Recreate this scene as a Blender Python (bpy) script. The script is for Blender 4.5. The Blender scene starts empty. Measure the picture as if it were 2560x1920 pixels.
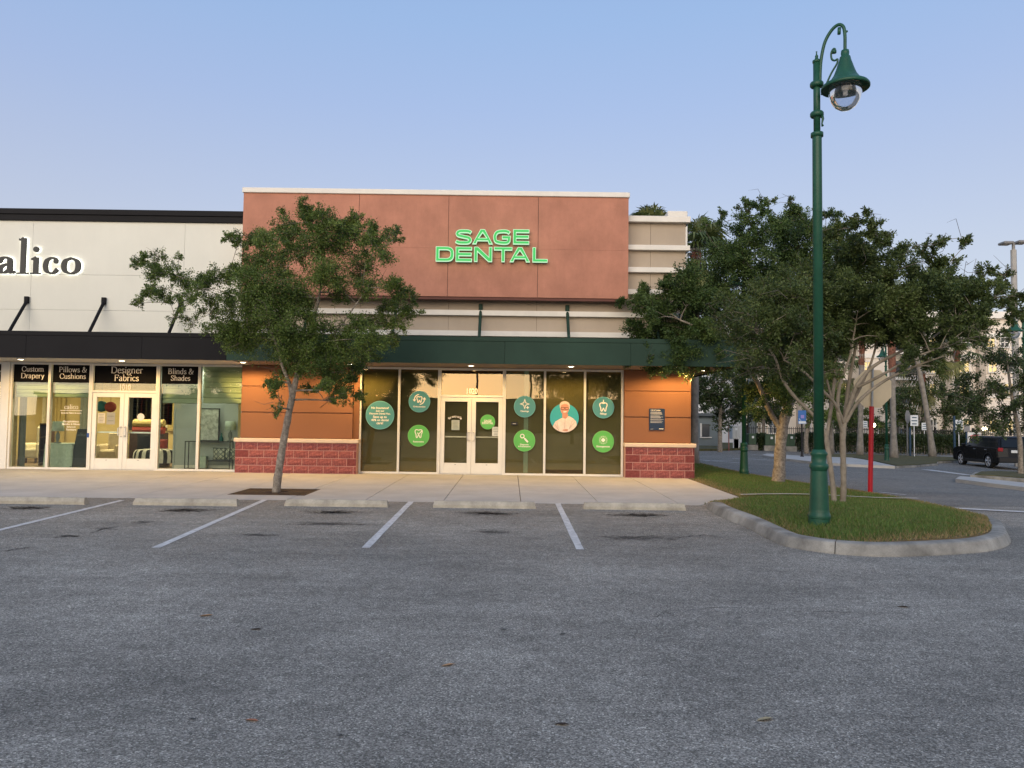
import bpy, bmesh, math, random
import numpy as np
from mathutils import Matrix, Vector
random.seed(7); rng = np.random.default_rng(11)
SC = bpy.context.scene; COL = SC.collection
# ---------------------------------------------------------------- camera
FPX = 1900.0; CAMZ = 1.55; PITCH = math.atan(88.0/FPX); ROLL = 0.0130; YAW = 0.0016
F0 = Vector((math.sin(YAW)*math.cos(PITCH), math.cos(YAW)*math.cos(PITCH), math.sin(PITCH)))
R0 = Vector((math.cos(YAW), -math.sin(YAW), 0)); U0 = R0.cross(F0)
CR = R0*math.cos(ROLL) + U0*math.sin(ROLL); CU = U0*math.cos(ROLL) - R0*math.sin(ROLL)
cam = bpy.data.cameras.new('camera'); cam.sensor_width = 36; cam.lens = 36*FPX/2560; cam.clip_end = 3000; cam.clip_start = 0.05
co = bpy.data.objects.new('camera', cam); COL.objects.link(co); SC.camera = co
co.matrix_world = Matrix(((CR.x, CU.x, -F0.x, 0), (CR.y, CU.y, -F0.y, 0), (CR.z, CU.z, -F0.z, CAMZ), (0, 0, 0, 1)))
# ---------------------------------------------------------------- sky, sun, exposure
SUN_EL, SUN_AZ = 8.0, 194.0          # degrees; azimuth clockwise from +Y (behind the camera, a little to its left)
world = bpy.data.worlds.new('World'); SC.world = world; world.use_nodes = True
wn = world.node_tree.nodes; wl = world.node_tree.links
bg = wn['Background']; sky = wn.new('ShaderNodeTexSky'); sky.sky_type = 'NISHITA'; sky.sun_disc = False
sky.sun_elevation = math.radians(SUN_EL); sky.sun_rotation = math.radians(SUN_AZ); sky.ozone_density = 2.0; sky.dust_density = 1.0
wl.new(sky.outputs[0], bg.inputs[0]); bg.inputs[1].default_value = 0.06
# scattered twilight light that the single-scattering sky model leaves out: even blue, paler to the horizon all round
tc = wn.new('ShaderNodeTexCoord'); sep = wn.new('ShaderNodeSeparateXYZ'); wl.new(tc.outputs['Generated'], sep.inputs[0])
rmp = wn.new('ShaderNodeValToRGB'); wl.new(sep.outputs[2], rmp.inputs[0])
el = rmp.color_ramp.elements; el[0].position = 0.0; el[0].color = (.51, .49, .55, 1); el[1].position = 0.62; el[1].color = (.23, .36, .62, 1)
for _p, _c in ((.20, (.455, .458, .555)), (.30, (.39, .43, .585)), (.38, (.335, .41, .62)), (.47, (.285, .40, .636))):
    e2 = rmp.color_ramp.elements.new(_p); e2.color = (*_c, 1)
bg2 = wn.new('ShaderNodeBackground'); bg2.inputs[1].default_value = 1.0; wl.new(rmp.outputs[0], bg2.inputs[0])
add = wn.new('ShaderNodeAddShader'); wl.new(bg.outputs[0], add.inputs[0]); wl.new(bg2.outputs[0], add.inputs[1])
wl.new(add.outputs[0], wn['World Output'].inputs[0])
sun = bpy.data.lights.new('sun', 'SUN'); sun.energy = 3.9; sun.angle = math.radians(70); sun.color = (1, .835, .64)
so = bpy.data.objects.new('sun', sun); COL.objects.link(so)
_az, _el = math.radians(SUN_AZ), math.radians(SUN_EL)
sd = Vector((math.sin(_az)*math.cos(_el), math.cos(_az)*math.cos(_el), math.sin(_el)))
so.rotation_euler = sd.to_track_quat('Z', 'Y').to_euler(); so.location = sd*60
SC.view_settings.view_transform = 'Standard'; SC.view_settings.look = 'None'; SC.view_settings.exposure = 0.0; SC.view_settings.gamma = 1.0
SC.render.resolution_x = 1024; SC.render.resolution_y = 768
SC.cycles.max_bounces = 8; SC.cycles.transparent_max_bounces = 16; SC.cycles.caustics_reflective = False; SC.cycles.caustics_refractive = False
SC.cycles.sample_clamp_indirect = 4.0
# ---------------------------------------------------------------- helpers
def ray(u, v):
    return F0 + CR*((u-1280)/FPX) + CU*((960-v)/FPX)
def W(u, v, d):                       # photo pixel -> point in the plane y = d
    r = ray(u, v); t = d/r.y
    return Vector((r.x*t, d, CAMZ + r.z*t))
def sst(a, b, x):
    t = min(1, max(0, (x-a)/(b-a))); return t*t*(3-2*t)
def gz(x, y):                         # height of the paved ground
    lot = -.045 - .0153*(14.57-min(14.57, max(-6, y)))
    if y > 14.57: lot -= .06*min(1, (y-14.57)/.3)
    st = -.25 - .03*min(14, max(0, x-12))*(1-.55*sst(36, 46, y))
    w = sst(4.5, 8.5, x)*sst(9, 17, y)
    return lot*(1-w) + st*w
def G(u, v, dz=0.0):                  # photo pixel -> point on the ground
    r = ray(u, v); t = 15.0
    for _ in range(40):
        x, y = r.x*t, r.y*t
        t = (gz(x, y) + dz - CAMZ)/r.z
    return Vector((r.x*t, r.y*t, CAMZ + r.z*t))
class MB:
    def __init__(s): s.v = []; s.f = []; s.m = []; s.c = 0
    def add(s, vs, fs, mi=0):
        o = len(s.v); s.v += [tuple(p) for p in vs]; s.f += [tuple(i+o for i in f) for f in fs]; s.m += [mi]*len(fs)
    def box(s, x0, x1, y0, y1, z0, z1, mi=0, c=0.0):
        if x0 > x1: x0, x1 = x1, x0
        if y0 > y1: y0, y1 = y1, y0
        if z0 > z1: z0, z1 = z1, z0
        if c <= 0:
            v = [(x, y, z) for z in (z0, z1) for y in (y0, y1) for x in (x0, x1)]
            s.add(v, [(0, 2, 3, 1), (4, 5, 7, 6), (0, 1, 5, 4), (2, 6, 7, 3), (0, 4, 6, 2), (1, 3, 7, 5)], mi); return
        v = []; idx = {}
        for i, x in enumerate((x0, x1)):
            for j, y in enumerate((y0, y1)):
                for k, z in enumerate((z0, z1)):
                    sx, sy, sz = 1-2*i, 1-2*j, 1-2*k
                    for a, p in enumerate(((x, y+sy*c, z+sz*c), (x+sx*c, y, z+sz*c), (x+sx*c, y+sy*c, z))):
                        idx[i, j, k, a] = len(v); v.append(p)
        q = []
        for a in range(3):
            for e in (0, 1):
                l = [(0, 0), (1, 0), (1, 1), (0, 1)]
                def key(p): t = list(p); t.insert(a, e); return tuple(t)+(a,)
                f = [idx[key(p)] for p in l]; q.append(f)
        for a in range(3):
            b, c2 = [(1, 2), (0, 2), (0, 1)][a]
            for e in (0, 1):
                for g in (0, 1):
                    def kk(t, ax):
                        r = [0, 0, 0]; r[a] = t; r[b] = e; r[c2] = g; return tuple(r)+(ax,)
                    q.append([idx[kk(0, b)], idx[kk(1, b)], idx[kk(1, c2)], idx[kk(0, c2)]])
        for i in (0, 1):
            for j in (0, 1):
                for k in (0, 1): q.append([idx[i, j, k, 0], idx[i, j, k, 1], idx[i, j, k, 2]])
        cx = Vector(((x0+x1)/2, (y0+y1)/2, (z0+z1)/2)); qq = []
        for f in q:
            p = [Vector(v[i]) for i in f]; n = (p[1]-p[0]).cross(p[2]-p[0])
            if n.dot(sum(p, Vector())/len(p)-cx) < 0: f = f[::-1]
            qq.append(f)
        s.add(v, qq, mi)
    def tube(s, pts, rad, n=8, mi=0, caps=True):
        pts = [Vector(p) for p in pts]; m = len(pts)
        if not hasattr(rad, '__len__'): rad = [rad]*m
        o = len(s.v); ref = None
        for i in range(m):
            t = (pts[min(i+1, m-1)]-pts[max(i-1, 0)])
            if t.length < 1e-9: t = Vector((0, 0, 1))
            t.normalize()
            if ref is None:
                ref = Vector((1, 0, 0)) if abs(t.x) < .8 else Vector((0, 1, 0))
            a = (ref - t*ref.dot(t)).normalized(); ref = a; b = t.cross(a)
            for k in range(n):
                th = 2*math.pi*k/n
                s.v.append(tuple(pts[i] + (a*math.cos(th)+b*math.sin(th))*rad[i]))
        for i in range(m-1):
            for k in range(n):
                k2 = (k+1) % n
                s.f.append((o+i*n+k, o+i*n+k2, o+(i+1)*n+k2, o+(i+1)*n+k)); s.m.append(mi)
        if caps:
            s.f.append(tuple(o+k for k in range(n))[::-1]); s.m.append(mi)
            s.f.append(tuple(o+(m-1)*n+k for k in range(n))); s.m.append(mi)
    def lathe(s, prof, c=(0, 0, 0), n=20, mi=0, flute=None, caps=True):
        o = len(s.v); m = len(prof)
        for r, z in prof:
            for k in range(n):
                th = 2*math.pi*k/n; rr = r
                if flute and flute[0] < z < flute[1] and k % 2: rr = r*flute[2]
                s.v.append((c[0]+rr*math.cos(th), c[1]+rr*math.sin(th), c[2]+z))
        for i in range(m-1):
            for k in range(n):
                k2 = (k+1) % n; s.f.append((o+i*n+k, o+i*n+k2, o+(i+1)*n+k2, o+(i+1)*n+k)); s.m.append(mi)
        if caps and prof[0][0] > 1e-4: s.f.append(tuple(o+k for k in range(n))[::-1]); s.m.append(mi)
        if caps and prof[-1][0] > 1e-4: s.f.append(tuple(o+(m-1)*n+k for k in range(n))); s.m.append(mi)
    def prism(s, poly, y0, y1, mi=0, axis='y'):          # poly (x,z) extruded along y
        n = len(poly); o = len(s.v)
        a = sum(poly[i][0]*poly[(i+1) % n][1]-poly[(i+1) % n][0]*poly[i][1] for i in range(n))
        if a < 0: poly = poly[::-1]
        def mk(p, t):
            return (p[0], t, p[1]) if axis == 'y' else ((t, p[0], p[1]) if axis == 'x' else (p[0], p[1], t))
        s.v += [mk(p, y0) for p in poly] + [mk(p, y1) for p in poly]
        fs = [tuple(range(n)), tuple(range(2*n-1, n-1, -1))]
        fs += [(i, n+i, n+(i+1) % n, (i+1) % n) for i in range(n)]
        if axis != 'y': fs = [f[::-1] for f in fs]
        s.f += [tuple(i+o for i in f) for f in fs]; s.m += [mi]*len(fs)
    def build(s, name, mats, parent=None, smooth=False, **props):
        me = bpy.data.meshes.new(name); me.from_pydata(s.v, [], s.f)
        if not isinstance(mats, (list, tuple)): mats = [mats]
        for m in mats: me.materials.append(m)
        if len(mats) > 1: me.polygons.foreach_set('material_index', s.m)
        if smooth: me.polygons.foreach_set('use_smooth', [True]*len(me.polygons))
        me.update()
        return link(me, name, parent, **props)
def link(me, name, parent=None, **props):
    o = bpy.data.objects.new(name, me); COL.objects.link(o)
    if parent is not None: par(o, parent)
    for k, v in props.items(): o[k] = v
    return o
def par(o, p):
    o.parent = p
    M = Matrix.Identity(4); q = p
    chain = []
    while q is not None: chain.append(q); q = q.parent
    for q in reversed(chain): M = M @ q.matrix_parent_inverse @ q.matrix_basis
    o.matrix_parent_inverse = M.inverted()
def thing(name, label, cat, loc=(0, 0, 0), group=None):
    o = bpy.data.objects.new(name, None); COL.objects.link(o); o.location = loc; o.empty_display_size = .2
    o['label'] = label; o['category'] = cat
    if group: o['group'] = group
    return o
def tag(o, label, cat, group=None):
    o['label'] = label; o['category'] = cat
    if group: o['group'] = group
    return o
def copy_tree(o, parent=None):
    c = o.copy(); COL.objects.link(c)
    if parent is not None: c.parent = parent
    for ch in list(o.children): copy_tree(ch, c)
    return c
# ---------------------------------------------------------------- materials
def pm(name, col, rough=.8, var=.12, scale=4.0, bump=0.0, bscale=60.0, spec=.35, metal=0.0, col2=None, fine=0.0, fscale=180.0, streak=0.0, emit=None, estr=0.0, detail=6):
    m = bpy.data.materials.new(name); m.use_nodes = True; nt = m.node_tree; N = nt.nodes; L = nt.links
    b = N['Principled BSDF']; b.inputs['Roughness'].default_value = rough; b.inputs['Specular IOR Level'].default_value = spec; b.inputs['Metallic'].default_value = metal
    tcd = N.new('ShaderNodeTexCoord')
    no = N.new('ShaderNodeTexNoise'); no.inputs['Scale'].default_value = scale; no.inputs['Detail'].default_value = detail; no.inputs['Roughness'].default_value = .62
    L.new(tcd.outputs['Object'], no.inputs['Vector'])
    r = N.new('ShaderNodeValToRGB'); L.new(no.outputs[0], r.inputs[0])
    c2 = col2 or [min(1, c*(1+var)) for c in col]
    r.color_ramp.elements[0].position = .32; r.color_ramp.elements[1].position = .68
    r.color_ramp.elements[0].color = (*[c*(1-var) for c in col], 1); r.color_ramp.elements[1].color = (*c2, 1)
    out = r.outputs[0]
    def mul(sock, fac_sock, lo, hi):
        mr = N.new('ShaderNodeMapRange'); L.new(fac_sock, mr.inputs[0]); mr.inputs[1].default_value = .3; mr.inputs[2].default_value = .7; mr.inputs[3].default_value = lo; mr.inputs[4].default_value = hi
        mx = N.new('ShaderNodeVectorMath'); mx.operation = 'SCALE'; L.new(sock, mx.inputs[0]); L.new(mr.outputs[0], mx.inputs[3]); return mx.outputs[0]
    if fine > 0:
        n2 = N.new('ShaderNodeTexNoise'); n2.inputs['Scale'].default_value = fscale; n2.inputs['Detail'].default_value = 3; L.new(tcd.outputs['Object'], n2.inputs['Vector'])
        out = mul(out, n2.outputs[0], 1-fine, 1+fine)
    if streak > 0:
        mp = N.new('ShaderNodeMapping'); mp.inputs['Scale'].default_value = (1.6, 1.6, .45); L.new(tcd.outputs['Object'], mp.inputs[0])
        n3 = N.new('ShaderNodeTexNoise'); n3.inputs['Scale'].default_value = 1.3; n3.inputs['Detail'].default_value = 9; n3.inputs['Roughness'].default_value = .78; L.new(mp.outputs[0], n3.inputs['Vector'])
        out = mul(out, n3.outputs[0], 1-streak, 1+streak)
    L.new(out, b.inputs['Base Color'])
    if bump > 0:
        n4 = N.new('ShaderNodeTexNoise'); n4.inputs['Scale'].default_value = bscale; n4.inputs['Detail'].default_value = 4; L.new(tcd.outputs['Object'], n4.inputs['Vector'])
        bp = N.new('ShaderNodeBump'); bp.inputs['Strength'].default_value = bump; bp.inputs['Distance'].default_value = .01; L.new(n4.outputs[0], bp.inputs['Height']); L.new(bp.outputs[0], b.inputs['Normal'])
    if emit:
        b.inputs['Emission Color'].default_value = (*emit, 1); b.inputs['Emission Strength'].default_value = estr
    return m
def glass(name, tint, refl, rough=0.0, rc=(1, 1, 1)):
    m = bpy.data.materials.new(name); m.use_nodes = True; N = m.node_tree.nodes; L = m.node_tree.links; N.remove(N['Principled BSDF'])
    t = N.new('ShaderNodeBsdfTransparent'); t.inputs[0].default_value = (*tint, 1)
    g = N.new('ShaderNodeBsdfGlossy'); g.inputs['Roughness'].default_value = rough; g.inputs[0].default_value = (*rc, 1)
    f = N.new('ShaderNodeFresnel'); f.inputs[0].default_value = 1.5
    mr = N.new('ShaderNodeMapRange'); L.new(f.outputs[0], mr.inputs[0]); mr.inputs[1].default_value = .04; mr.inputs[2].default_value = 1; mr.inputs[3].default_value = refl; mr.inputs[4].default_value = 1
    # slightly wavy float glass
    tcd = N.new('ShaderNodeTexCoord'); no = N.new('ShaderNodeTexNoise'); no.inputs['Scale'].default_value = 1.3; no.inputs['Detail'].default_value = 1; L.new(tcd.outputs['Object'], no.inputs['Vector'])
    bp = N.new('ShaderNodeBump'); bp.inputs['Strength'].default_value = .05; bp.inputs['Distance'].default_value = .02; L.new(no.outputs[0], bp.inputs['Height']); L.new(bp.outputs[0], g.inputs['Normal'])
    mx = N.new('ShaderNodeMixShader'); L.new(mr.outputs[0], mx.inputs[0]); L.new(t.outputs[0], mx.inputs[1]); L.new(g.outputs[0], mx.inputs[2])
    L.new(mx.outputs[0], N['Material Output'].inputs[0]); return m
def emat(name, col, s):
    m = bpy.data.materials.new(name); m.use_nodes = True; b = m.node_tree.nodes['Principled BSDF']
    b.inputs['Base Color'].default_value = (*[min(.3, c*.25) for c in col], 1); b.inputs['Emission Color'].default_value = (*col, 1); b.inputs['Emission Strength'].default_value = s; return m
def leafmat(name, dark, mid, light, trans=.3):
    m = bpy.data.materials.new(name); m.use_nodes = True; N = m.node_tree.nodes; L = m.node_tree.links; b = N['Principled BSDF']
    a = N.new('ShaderNodeAttribute'); a.attribute_name = 'tone'
    r = N.new('ShaderNodeValToRGB'); L.new(a.outputs['Fac'], r.inputs[0]); e = r.color_ramp.elements
    e[0].color = (*dark, 1); e[1].color = (*light, 1); q = e.new(.5); q.color = (*mid, 1)
    L.new(r.outputs[0], b.inputs['Base Color']); b.inputs['Roughness'].default_value = .5; b.inputs['Specular IOR Level'].default_value = .35
    t = N.new('ShaderNodeBsdfTranslucent'); L.new(r.outputs[0], t.inputs[0])
    mx = N.new('ShaderNodeMixShader'); mx.inputs[0].default_value = trans; L.new(b.outputs[0], mx.inputs[1]); L.new(t.outputs[0], mx.inputs[2]); L.new(mx.outputs[0], N['Material Output'].inputs[0]); return m
def asphalt(name, base, speck, big=.25):
    m = bpy.data.materials.new(name); m.use_nodes = True; N = m.node_tree.nodes; L = m.node_tree.links; b = N['Principled BSDF']
    b.inputs['Roughness'].default_value = .85; b.inputs['Specular IOR Level'].default_value = .3
    tcd = N.new('ShaderNodeTexCoord')
    def noise(sc, det, rough=.6, stretch=None):
        n = N.new('ShaderNodeTexNoise'); n.inputs['Scale'].default_value = sc; n.inputs['Detail'].default_value = det; n.inputs['Roughness'].default_value = rough
        if stretch:
            mp = N.new('ShaderNodeMapping'); mp.inputs['Scale'].default_value = stretch; L.new(tcd.outputs['Object'], mp.inputs[0]); L.new(mp.outputs[0], n.inputs['Vector'])
        else: L.new(tcd.outputs['Object'], n.inputs['Vector'])
        return n
    vo = N.new('ShaderNodeTexVoronoi'); vo.inputs['Scale'].default_value = 115; L.new(tcd.outputs['Object'], vo.inputs['Vector'])
    sp = N.new('ShaderNodeSeparateColor'); L.new(vo.outputs['Color'], sp.inputs[0])
    r = N.new('ShaderNodeValToRGB'); L.new(sp.outputs[0], r.inputs[0]); e = r.color_ramp.elements
    e[0].position = 0; e[0].color = (*[c*.45 for c in base], 1); e[1].position = 1; e[1].color = (*[c*1.9 for c in speck], 1)
    q = e.new(.45); q.color = (*[c*.9 for c in base], 1); q = e.new(.8); q.color = (*speck, 1); q = e.new(.93); q.color = (*[c*1.12 for c in speck], 1)
    n1 = noise(.33, 6, .65); n2 = noise(1.7, 5, .7, (.55, 1.6, 1)); n3 = noise(9, 4)
    out = r.outputs[0]
    n5 = noise(.55, 4, .6, (.12, 1.0, 1)); n6 = noise(4.0, 7, .8, (.5, 1.5, 1))
    for n, lo, hi in ((n5, .86, 1.12), (n6, .9, 1.08), (n1, 1-big, 1+big), (n2, 1-big*.7, 1+big*.6), (n3, .84, 1.14)):
        mr = N.new('ShaderNodeMapRange'); L.new(n.outputs[0], mr.inputs[0]); mr.inputs[1].default_value = .3; mr.inputs[2].default_value = .7; mr.inputs[3].default_value = lo; mr.inputs[4].default_value = hi
        mx = N.new('ShaderNodeVectorMath'); mx.operation = 'SCALE'; L.new(out, mx.inputs[0]); L.new(mr.outputs[0], mx.inputs[3]); out = mx.outputs[0]
    L.new(out, b.inputs['Base Color'])
    bp = N.new('ShaderNodeBump'); bp.inputs['Strength'].default_value = .6; bp.inputs['Distance'].default_value = .006; L.new(vo.outputs['Distance'], bp.inputs['Height']); L.new(bp.outputs[0], b.inputs['Normal'])
    return m
M = {}
M['asphalt'] = asphalt('lot_asphalt', (.248, .231, .198), (.355, .332, .288))
M['road'] = asphalt('road_asphalt', (.21, .198, .174), (.27, .254, .226), .15)
M['concrete'] = pm('pale_concrete', (.445, .43, .40), .9, .10, 1.3, .15, 90, fine=.06, fscale=60)
M['kerbc'] = pm('kerb_concrete', (.33, .318, .285), .9, .62, 1.5, .25, 80, col2=(.40, .385, .345), fine=.1, fscale=70)
M['stopc'] = pm('wheel_stop_concrete', (.40, .365, .295), .9, .28, 3.5, .25, 70, fine=.08, fscale=50)
M['joint'] = pm('joint_dark', (.10, .09, .08), .95, .2, 3)
M['paint'] = pm('white_road_paint', (.55, .55, .54), .8, .25, 12, .15, 120, fine=.12, fscale=90)
M['soil'] = pm('lawn_soil', (.13, .10, .05), 1, .3, 6)
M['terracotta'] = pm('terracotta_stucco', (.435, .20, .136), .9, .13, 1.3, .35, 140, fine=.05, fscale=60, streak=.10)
M['pier'] = pm('shaded_pier_stucco', (.205, .094, .053), .9, .05, .6, .25, 140, fine=.03, fscale=90)  # base colour darkened for the shade under the canopy
M['beige'] = pm('beige_stucco', (.42, .35, .275), .9, .06, .6, .25, 140, fine=.03, fscale=90, streak=.04)
M['cream'] = pm('cream_stucco', (.69, .69, .62), .9, .03, .5, .18, 140, fine=.02, fscale=90, streak=.022)
M['trim'] = pm('white_trim', (.74, .71, .65), .85, .05, 2, .1, 120, streak=.04)
M['sill'] = pm('cast_stone_sill', (.62, .50, .40), .85, .08, 3, .15, 90)
M['blackm'] = pm('black_metal', (.011, .011, .013), .6, .12, 1.2, spec=.12)
M['greenm'] = pm('green_metal_fascia', (.026, .055, .04), .6, .14, .8, spec=.15, streak=.06)
M['soffit'] = pm('brown_soffit', (.21, .165, .13), .8, .08, 2)
M['soffitw'] = pm('cream_soffit', (.55, .52, .45), .8, .05, 2)
M['alum'] = pm('white_aluminium', (.70, .69, .65), .4, .04, 3, spec=.5)
M['steel'] = pm('brushed_steel', (.6, .6, .6), .3, .05, 5, metal=1.0)
M['black'] = pm('black_plastic', (.015, .015, .016), .5, .1, 5)
M['blocka'] = pm('split_face_block', (.20, .05, .048), .95, .3, 26, .7, 55, col2=(.37, .125, .12), fine=.28, fscale=75)
M['blockb'] = pm('dark_ground_block', (.155, .033, .034), .85, .24, 22, .3, 60, col2=(.24, .06, .06), fine=.18, fscale=75)
M['mortar'] = pm('pink_mortar', (.52, .30, .26), .95, .08, 10)
M['glassd'] = glass('tinted_office_glass', (.88, .87, .78), .07, rc=(1, .80, .56))  # rc puts the sunset sky's peach into the reflections
M['glasst'] = glass('reflective_transom_glass', (.6, .54, .42), .12, rc=(1, .78, .50))  # reflection colour carries the peach of the dusk sky as well
M['glassc'] = glass('shop_glass', (.90, .94, .89), .03)
M['shade'] = pm('olive_roller_shade', (.25, .237, .14), .9, .08, .9, streak=.05)
M['lgreen'] = pm('lamp_green_paint', (.014, .075, .045), .42, .15, 3, spec=.35, fine=.08, fscale=25)
M['dim'] = pm('dim_interior', (.05, .045, .035), .9)
# ---------------------------------------------------------------- ground
def sheet(name, xs, ys, zf, mat, **props):
    b = MB(); nx = len(xs)
    for y in ys:
        for x in xs: b.v.append((x, y, zf(x, y)))
    for j in range(len(ys)-1):
        for i in range(nx-1):
            a = j*nx+i; b.f.append((a, a+1, a+nx+1, a+nx)); b.m.append(0)
    return b.build(name, mat, smooth=True, **props)
xs = [-120, -60, -40, -25] + list(np.arange(-20, 4, 2.0)) + list(np.arange(4, 10, .5)) + list(np.arange(10, 34, 2.0)) + [40, 60, 90, 140]
ys = [-120, -60, -30, -12, -6, 0, 4, 8] + list(np.arange(9, 14.5, .5)) + [14.57, 14.7, 14.87] + list(np.arange(15.5, 22, .75)) + [24, 28, 32, 36, 40, 46, 52, 60, 80]
sheet('parking_lot', xs, ys, lambda x, y: gz(x, y), M['asphalt'], kind='structure')
farm = pm('far_ground', (.07, .08, .045), 1, .3, .2)
sheet('ground', [-900, -300, -100, 0, 100, 300, 900], [-900, -300, -119, 79, 200, 500, 1500], lambda x, y: -.75, farm, kind='structure')
def dist_poly(p, poly):
    best = 1e9
    for i in range(len(poly)):
        a = poly[i]; b = poly[(i+1) % len(poly)]; dx, dy = b[0]-a[0], b[1]-a[1]
        t = max(0, min(1, ((p[0]-a[0])*dx+(p[1]-a[1])*dy)/(dx*dx+dy*dy+1e-9)))
        best = min(best, math.hypot(p[0]-a[0]-t*dx, p[1]-a[1]-t*dy))
    return best
def inside(p, poly):
    c = False; n = len(poly); j = n-1
    for i in range(n):
        if (poly[i][1] > p[1]) != (poly[j][1] > p[1]) and p[0] < (poly[j][0]-poly[i][0])*(p[1]-poly[i][1])/(poly[j][1]-poly[i][1]+1e-12)+poly[i][0]: c = not c
        j = i
    return c
# road surface (the drive beside the building and the aisle to the right), a thin sheet over the lot
def roadz(x, y): return gz(x, y)+.006
sheet('road', list(np.arange(7.2, 16, .8))+[16, 20, 26, 34, 50], list(np.arange(17, 36, 1.0))+[40, 46, 50], roadz, M['road'], kind='structure')
# ---------------------------------------------------------------- sidewalk slabs
def swz(y): return -.041 + .041*(y-14.57)/6.23
SWX1 = 4.86
sw = MB(); sw.add([(-30, 14.60, -.075), (SWX1, 14.60, -.075), (SWX1, 21.6, -.03), (-30, 21.6, -.03)], [(0, 1, 2, 3)])
sidewalk = sw.build('sidewalk', M['joint'], kind='structure')
jx = [-30, -27, -24, -21.4] + [W(u, 1215, 18.0).x for u in ()]
jointx = []
for (u0, v0) in ((180.8, 1201.4), (359.8, 1201.4), (510, 1202.7), (675.6, 1203.6), (963.1, 1220), (1298, 1220), (1460, 1220)):
    r = ray(u0, v0); t = (swz(18)-CAMZ)/r.z; jointx.append(r.x*t)
jointx = sorted(jointx); jointx = [jointx[0]-1.9*k for k in range(8, 0, -1)] + jointx
# the joint hidden behind the tree's trunk side, and one by the door
full = []
for a, b in zip(jointx, jointx[1:]+[SWX1]):
    full.append(a); n = round((b-a)/1.75)
    for k in range(1, n): full.append(a+(b-a)*k/n)
full.append(SWX1)
GR = [G(564, 1233.8), G(745, 1233.6), G(794, 1220), G(625, 1218)]
gx0 = (GR[0].x+GR[3].x)/2; gx1 = (GR[1].x+GR[2].x)/2; gy0 = (GR[0].y+GR[1].y)/2; gy1 = (GR[2].y+GR[3].y)/2
slab_mesh = []
rowy = [14.57, 17.9, 20.9+.6]
gcx = W(688.8, 1227, 16.0).x
gx0, gx1, gy0, gy1 = gcx-.78, gcx+.78, 15.35, 16.75
for a, b in zip(full, full[1:]):
    for y0, y1 in zip(rowy, rowy[1:]):
        g = .006
        rects = [(a+g, b-g, y0+(0 if y0 < 15 else g), y1-g)]
        if y0 < 15 and a < gx1 and b > gx0:       # cut the tree pit out
            r0 = []
            if gx0 > a+.02: r0.append((a+g, gx0, y0, y1-g))
            if gx1 < b-.02: r0.append((gx1, b-g, y0, y1-g))
            xa, xb = max(a+g, gx0), min(b-g, gx1)
            r0 += [(xa, xb, y0, gy0), (xa, xb, gy1, y1-g)]; rects = r0
        sb = MB(); dz = random.uniform(-.0015, .0015)
        for (x0, x1, ya, yb) in rects:
            if x1-x0 < .01: continue
            if x1 > SWX1-.02 and ya < 15:           # chamfered corner at the lawn
                poly = [(x0, 14.57), (3.62, 14.57), (4.08, 15.15), (4.80, 15.85), (x1, 16.2), (x1, yb), (x0, yb)]
                sb.v += [(p[0], p[1], swz(p[1])+dz) for p in poly] + [(p[0], p[1], swz(p[1])-.08) for p in poly]; n = len(poly); o = 0
                sb.f += [tuple(range(n))] + [(i, n+i, n+(i+1) % n, (i+1) % n) for i in range(n)]; sb.m += [0]*(n+1)
            else:
                c = .005
                v = [(x0, ya, swz(ya)-.08), (x1, ya, swz(ya)-.08), (x1, yb, swz(yb)-.08), (x0, yb, swz(yb)-.08),
                     (x0, ya, swz(ya)-c+dz), (x1, ya, swz(ya)-c+dz), (x1, yb, swz(yb)-c+dz), (x0, yb, swz(yb)-c+dz),
                     (x0+c, ya+c, swz(ya)+dz), (x1-c, ya+c, swz(ya)+dz), (x1-c, yb-c, swz(yb)+dz), (x0+c, yb-c, swz(yb)+dz)]
                f = [(0, 1, 5, 4), (1, 2, 6, 5), (2, 3, 7, 6), (3, 0, 4, 7), (4, 5, 9, 8), (5, 6, 10, 9), (6, 7, 11, 10), (7, 4, 8, 11), (8, 9, 10, 11)]
                sb.add(v, f)
        if sb.f: sb.build('slab', M['concrete'], sidewalk)
# ---------------------------------------------------------------- painted lines
def strip(name, p0, p1, w0, zf, mat, dz=.006, wob=0.0):
    b = MB(); d = Vector((p1[0]-p0[0], p1[1]-p0[1])); L_ = d.length; n = Vector((-d.y, d.x))/L_
    k = max(2, int(L_/.35))
    for i in range(k+1):
        t = i/k; x = p0[0]+d.x*t; y = p0[1]+d.y*t
        for sgn in (-1, 1):
            w = w0/2 + random.uniform(-wob, wob)
            xx, yy = x+n.x*w*sgn, y+n.y*w*sgn; b.v.append((xx, yy, zf(xx, yy)+dz))
    for i in range(k): b.f.append((2*i, 2*i+2, 2*i+3, 2*i+1) if n.y*0+1 else ()); b.m.append(0)
    o = b.build(name, mat, kind='structure'); 
    if o.data.polygons[0].normal.z < 0: o.data.flip_normals()
    return o
def lotz(x, y): return gz(x, min(y, 14.56))
for (f0, n0) in (((305.6, 1251), (-230, 1381)), ((675.6, 1253.2), (388.9, 1370)), ((1035, 1256.1), (914.3, 1370.1)), ((1390.9, 1261), (1450.5, 1374.3))):
    a = G(*f0); b = G(*n0)
    if n0[0] < 0: b = a + (b-a)*(4.76/(b-a).length)
    strip('parking_line', (a.x, min(a.y, 14.56)), (b.x, b.y), .105, lotz, M['paint'], .005, .004)
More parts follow.
